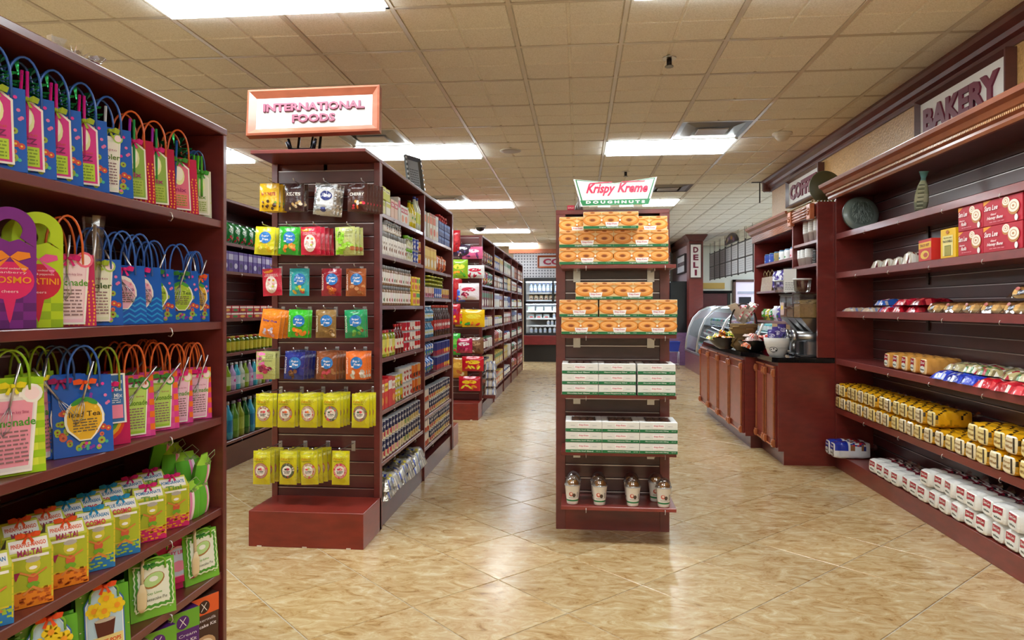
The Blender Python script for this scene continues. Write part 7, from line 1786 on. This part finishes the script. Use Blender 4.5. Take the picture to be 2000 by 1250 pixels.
# hanging menu boards
MX = 3.2
mb = [13.35 + k * .62 for k in range(7)]
for k, y in enumerate(mb):
    arch = k in (2, 3); e_ = empty('menu_board', ['nearest tall hanging menu board', 'second hanging menu board', 'hanging menu board under the near half of the arch', 'hanging menu board under the far half of the arch', 'hanging menu board just beyond the arch', 'second hanging menu board beyond the arch', 'farthest hanging menu board by the column'][k] + ' with dark frame', 'menu board', (MX, y, 1.945), group='hanging menu boards')
    b = B(); H_ = .63
    for z in (0, .3, H_ - .02): b.box(-.006, 0, z, .012, .6, z + .022, '#2c2624', 'wood', ch=.003)
    for yy in (0, .578): b.box(-.007, yy, -.02, .013, yy + .022, H_ + .03, '#2c2624', 'wood', ch=.003)
    for yy in (.05, .55): b.tube([(0, yy, H_), (0, yy, CZ - 1.945)], .004, 5, '#2c2624', 'metal')
    obj('frame', b, e_)
    for z0, z1 in ((.024, .298), (.324, H_ - .022)):
        b = B(); b.box(0, .024, z0, .01, .576, z1, '#dcdee0', 'paper'); pr = Pr(b, lambda u, v, l: (-.0005 - l, .3 - u, v), 'paper', step=.0008, seg=.5); lines(pr, 0, z0 + .03, z1 - .03, .42, 5, '#c0c0c4'); obj('menu_sheet', b, e_)
b = B(); yc = mb[2] + .62
pts = [(yc - .62, 2.6), (yc + .62, 2.6)] + [(yc + .60 * math.cos(PI * k / 14), 2.622 + .21 * math.sin(PI * k / 14)) for k in range(15)]
b.prism(pts[2:], MX - .02, MX + .02, '#332a2a', 'x', 'wood'); q = random.Random(8)
pr = Pr(b, lambda u, v, l: (MX - .0205 - l, yc - u, 2.6 + v), 'paper', step=.002, seg=.5)
for k in range(9): pr.ell(-.42 + k * .105, .05 + .09 * math.sin(PI * (k + .5) / 9), .05, .045, q.choice(['#b8862a', '#8a6a8a', '#c8a86a', '#d8d0d8']), 9)
o = obj('menu_arch', b); tag(o, 'dark arched food picture panel over the hanging menu boards', 'menu board')
# back-of-deli fittings
b = B(); b.box(2.75, 16.6, 0, 3.45, 17.3, 1.6, '#5a1426', 'wood', ch=.005); b.box(3.40, 16.58, 0, 3.47, 17.32, 1.64, '#121214', 'plastic', ch=.004); b.box(2.72, 16.56, 1.6, 3.5, 17.34, 1.66, '#1a1a1c', 'metal', ch=.004)
o = obj('deli_cabinet', b); tag(o, 'tall maroon cabinet with black edge behind the deli case', 'cabinet')
e_ = empty('service_hatch', 'brown framed hatch with violet lit view on the deli wall', 'hatch', (4.3, 18.38, 1.62))
b = B(); 
for (x0, z0, x1, z1) in ((-.4, -.36, -.33, .36), (.33, -.36, .4, .36), (-.4, .3, .4, .36), (-.4, -.36, .4, -.3)): b.box(x0, -.05, z0, x1, .015, z1, '#5a3a30', 'wood', ch=.004)
obj('frame', b, e_); b = B(); b.box(-.33, -.01, -.3, .33, .0, .3, '#ffffff', 'screen'); b.box(-.28, -.03, .0, .28, -.012, .06, '#c8d0e8', 'plastic'); b.box(-.25, -.03, -.25, .05, -.012, -.08, '#1a1a2a', 'plastic'); obj('view_panel', b, e_)
b = B(); b.box(2.6, 18.37, 1.75, 3.7, 18.40, 1.9, '#c8a85a', 'wallpaint'); struct('trim_6', b)
b = B(); q = random.Random(12)
for k in range(60):
    a = q.uniform(0, 6.28); r_ = q.uniform(.02, .13); z = q.uniform(.1, .24); s_ = .03
    b.f([b.v(r_ * math.cos(a), r_ * math.sin(a), z), b.v(r_ * math.cos(a) + s_, r_ * math.sin(a), z + .01), b.v(r_ * math.cos(a), r_ * math.sin(a) + s_, z + .03)], q.choice(['#8a9a2a', '#c8a82a', '#5a7a2a', '#d8c84a']), 'cloth')
pt = B(); pt.lathe([(.05, 0, '#e0dcd4'), (.07, .11, '#e8e4dc')], 12, m='plastic')
e_ = empty('potted_plant', 'small yellow green plant on top of the deli case', 'plant', (DX + .8, 11.3, 1.311)); obj('pot', pt, e_); obj('foliage', b, e_)
b = B(); b.tube([(0, 0, 0), (0, 0, .26)], .008, 6, '#2a2422', 'metal'); b.box(-.1, -.02, .25, .04, .02, .272, '#2a2422', 'metal', ch=.002)
xr, zr = onY(1507, 425, 9.02); o = obj('ceiling_rod', b, None, (2.25, 9.05, 2.58)); tag(o, 'dark rod with short crossbar hanging at the end of the tan wall', 'rod')

# ================================================================ cold case at the far end
CY0 = 16.5; CX0, CX1 = -1.28, 1.9
cc_ = empty('cold_case', 'open black refrigerated case with red bumper at the end of the aisle', 'refrigerated case', (CX0, CY0, 0))
def CC(name, bb, p=cc_): return obj(name, bb, p, (-CX0, -CY0, 0) if p is cc_ else (0, 0, 0))
b = B(); b.box(CX0, CY0 + .06, 0, CX1, CY0 + .7, .40, '#0d0d10', 'plastic'); CC('plinth', b)
b = B(); b.box(CX0, CY0 - .03, .40, CX1, CY0 + .05, .62, '#6e1c1e', 'wood', ch=.01); CC('bumper', b)
b = B(); b.box(CX0, CY0, .62, CX1, CY0 + .7, .66, '#15171a', 'plastic'); b.box(CX0, CY0, 1.88, CX1, CY0 + .7, 1.97, '#101114', 'plastic', ch=.006); b.box(CX0, CY0, 1.36, CX1, CY0 + .06, 1.42, '#101114', 'plastic', ch=.004); CC('frame', b)
b = B(); b.box(CX0, CY0 + .66, .66, CX1, CY0 + .7, 1.88, '#c8d0d8', 'plastic'); CC('back_panel', b)
for x in (CX0, -.62, .06, .74, CX1 - .05): b = B(); b.box(x, CY0, .66 if x in (CX0, CX1 - .05) else 1.42, x + .05, CY0 + .1, 1.88, '#101114', 'plastic', ch=.004); CC('mullion', b)
b = B(); b.box(CX0 + .05, CY0 + .08, 1.862, CX1 - .05, CY0 + .13, 1.878, '#ffffff', 'case_light'); b.box(CX0 + .05, CY0 + .08, 1.345, CX1 - .05, CY0 + .12, 1.358, '#ffffff', 'case_light'); CC('light_tube', b)
shz = [.67, .85, 1.02, 1.19, 1.44, 1.62]
for z in shz[1:]: b = B(); b.box(CX0 + .05, CY0 + .12 + (.1 if z < 1.3 else 0), z - .015, CX1 - .05, CY0 + .66, z, '#5a7078', 'metal', ch=.002); b.box(CX0 + .05, CY0 + .1 + (.1 if z < 1.3 else 0), z - .03, CX1 - .05, CY0 + .12 + (.1 if z < 1.3 else 0), z + .01, '#dfe8ec', 'plastic'); CC('shelf', b)
q = random.Random(14)
cb1 = [bottle(.04, .22, '#8aa0c8', '#26357e', '#e8ecf4', name='water_bottle'), jar(.05, .14, '#c8a878', '#3a3a3a', '#e8dcc8', name='deli_jar', cat='jar', acc='#8a4a2a'), carton(.16, .1, .1, '#dfe4e4', '#a8c8a0', acc='#e8e8b0', name='chilled_pack'), carton(.14, .1, .09, '#c8d0cc', '#8aa0a8', acc='#c85a5a', name='chilled_pack'), bottle(.035, .15, '#e8ecf0', '#3a6ac0', '#c8d8f0', name='milk_bottle')]
for si, z in enumerate(shz):
    pi = {5: 0, 4: 1, 3: 2, 2: 3, 1: 2, 0: 4}[si]; st = {0: .1, 1: .12, 2: .2, 3: .18, 4: .11}[pi]
    x = CX0 + .16; k = 0
    while x < .2:
        P_ = cb1[pi] if not (si in (0, 1, 2) and x > -.75) else cb1[4]; stp = st if P_ is cb1[pi] else .1
        if not (si == 1 and x < -.75) :
            P_.put((x, CY0 + (.16 if si > 3 else .24), z + .002), q.uniform(-.1, .1), f'{ {0: "pale blue bottle", 1: "amber jar", 2: "white chilled pack", 3: "grey chilled pack", 4: "small white bottle"}[cb1.index(P_)]}, {od(k)} from the gondola, {["lowest", "second", "third", "fourth", "fifth", "top"][si]} case shelf', 'goods in the cold case'); k += 1
        x += stp
sign('hanging_sign', 'orange framed white sign reading COLD above the far case', 1.05, .31, .045, .04, '#b8582e', '#ecebee', [('COLD', -.0, 0, .15, .78)], (onY(1050, 511, 17.2)[0] + .52, 17.24, onY(1050, 511, 17.2)[1]), (0, 0, 0), lcol='#b02a4a')
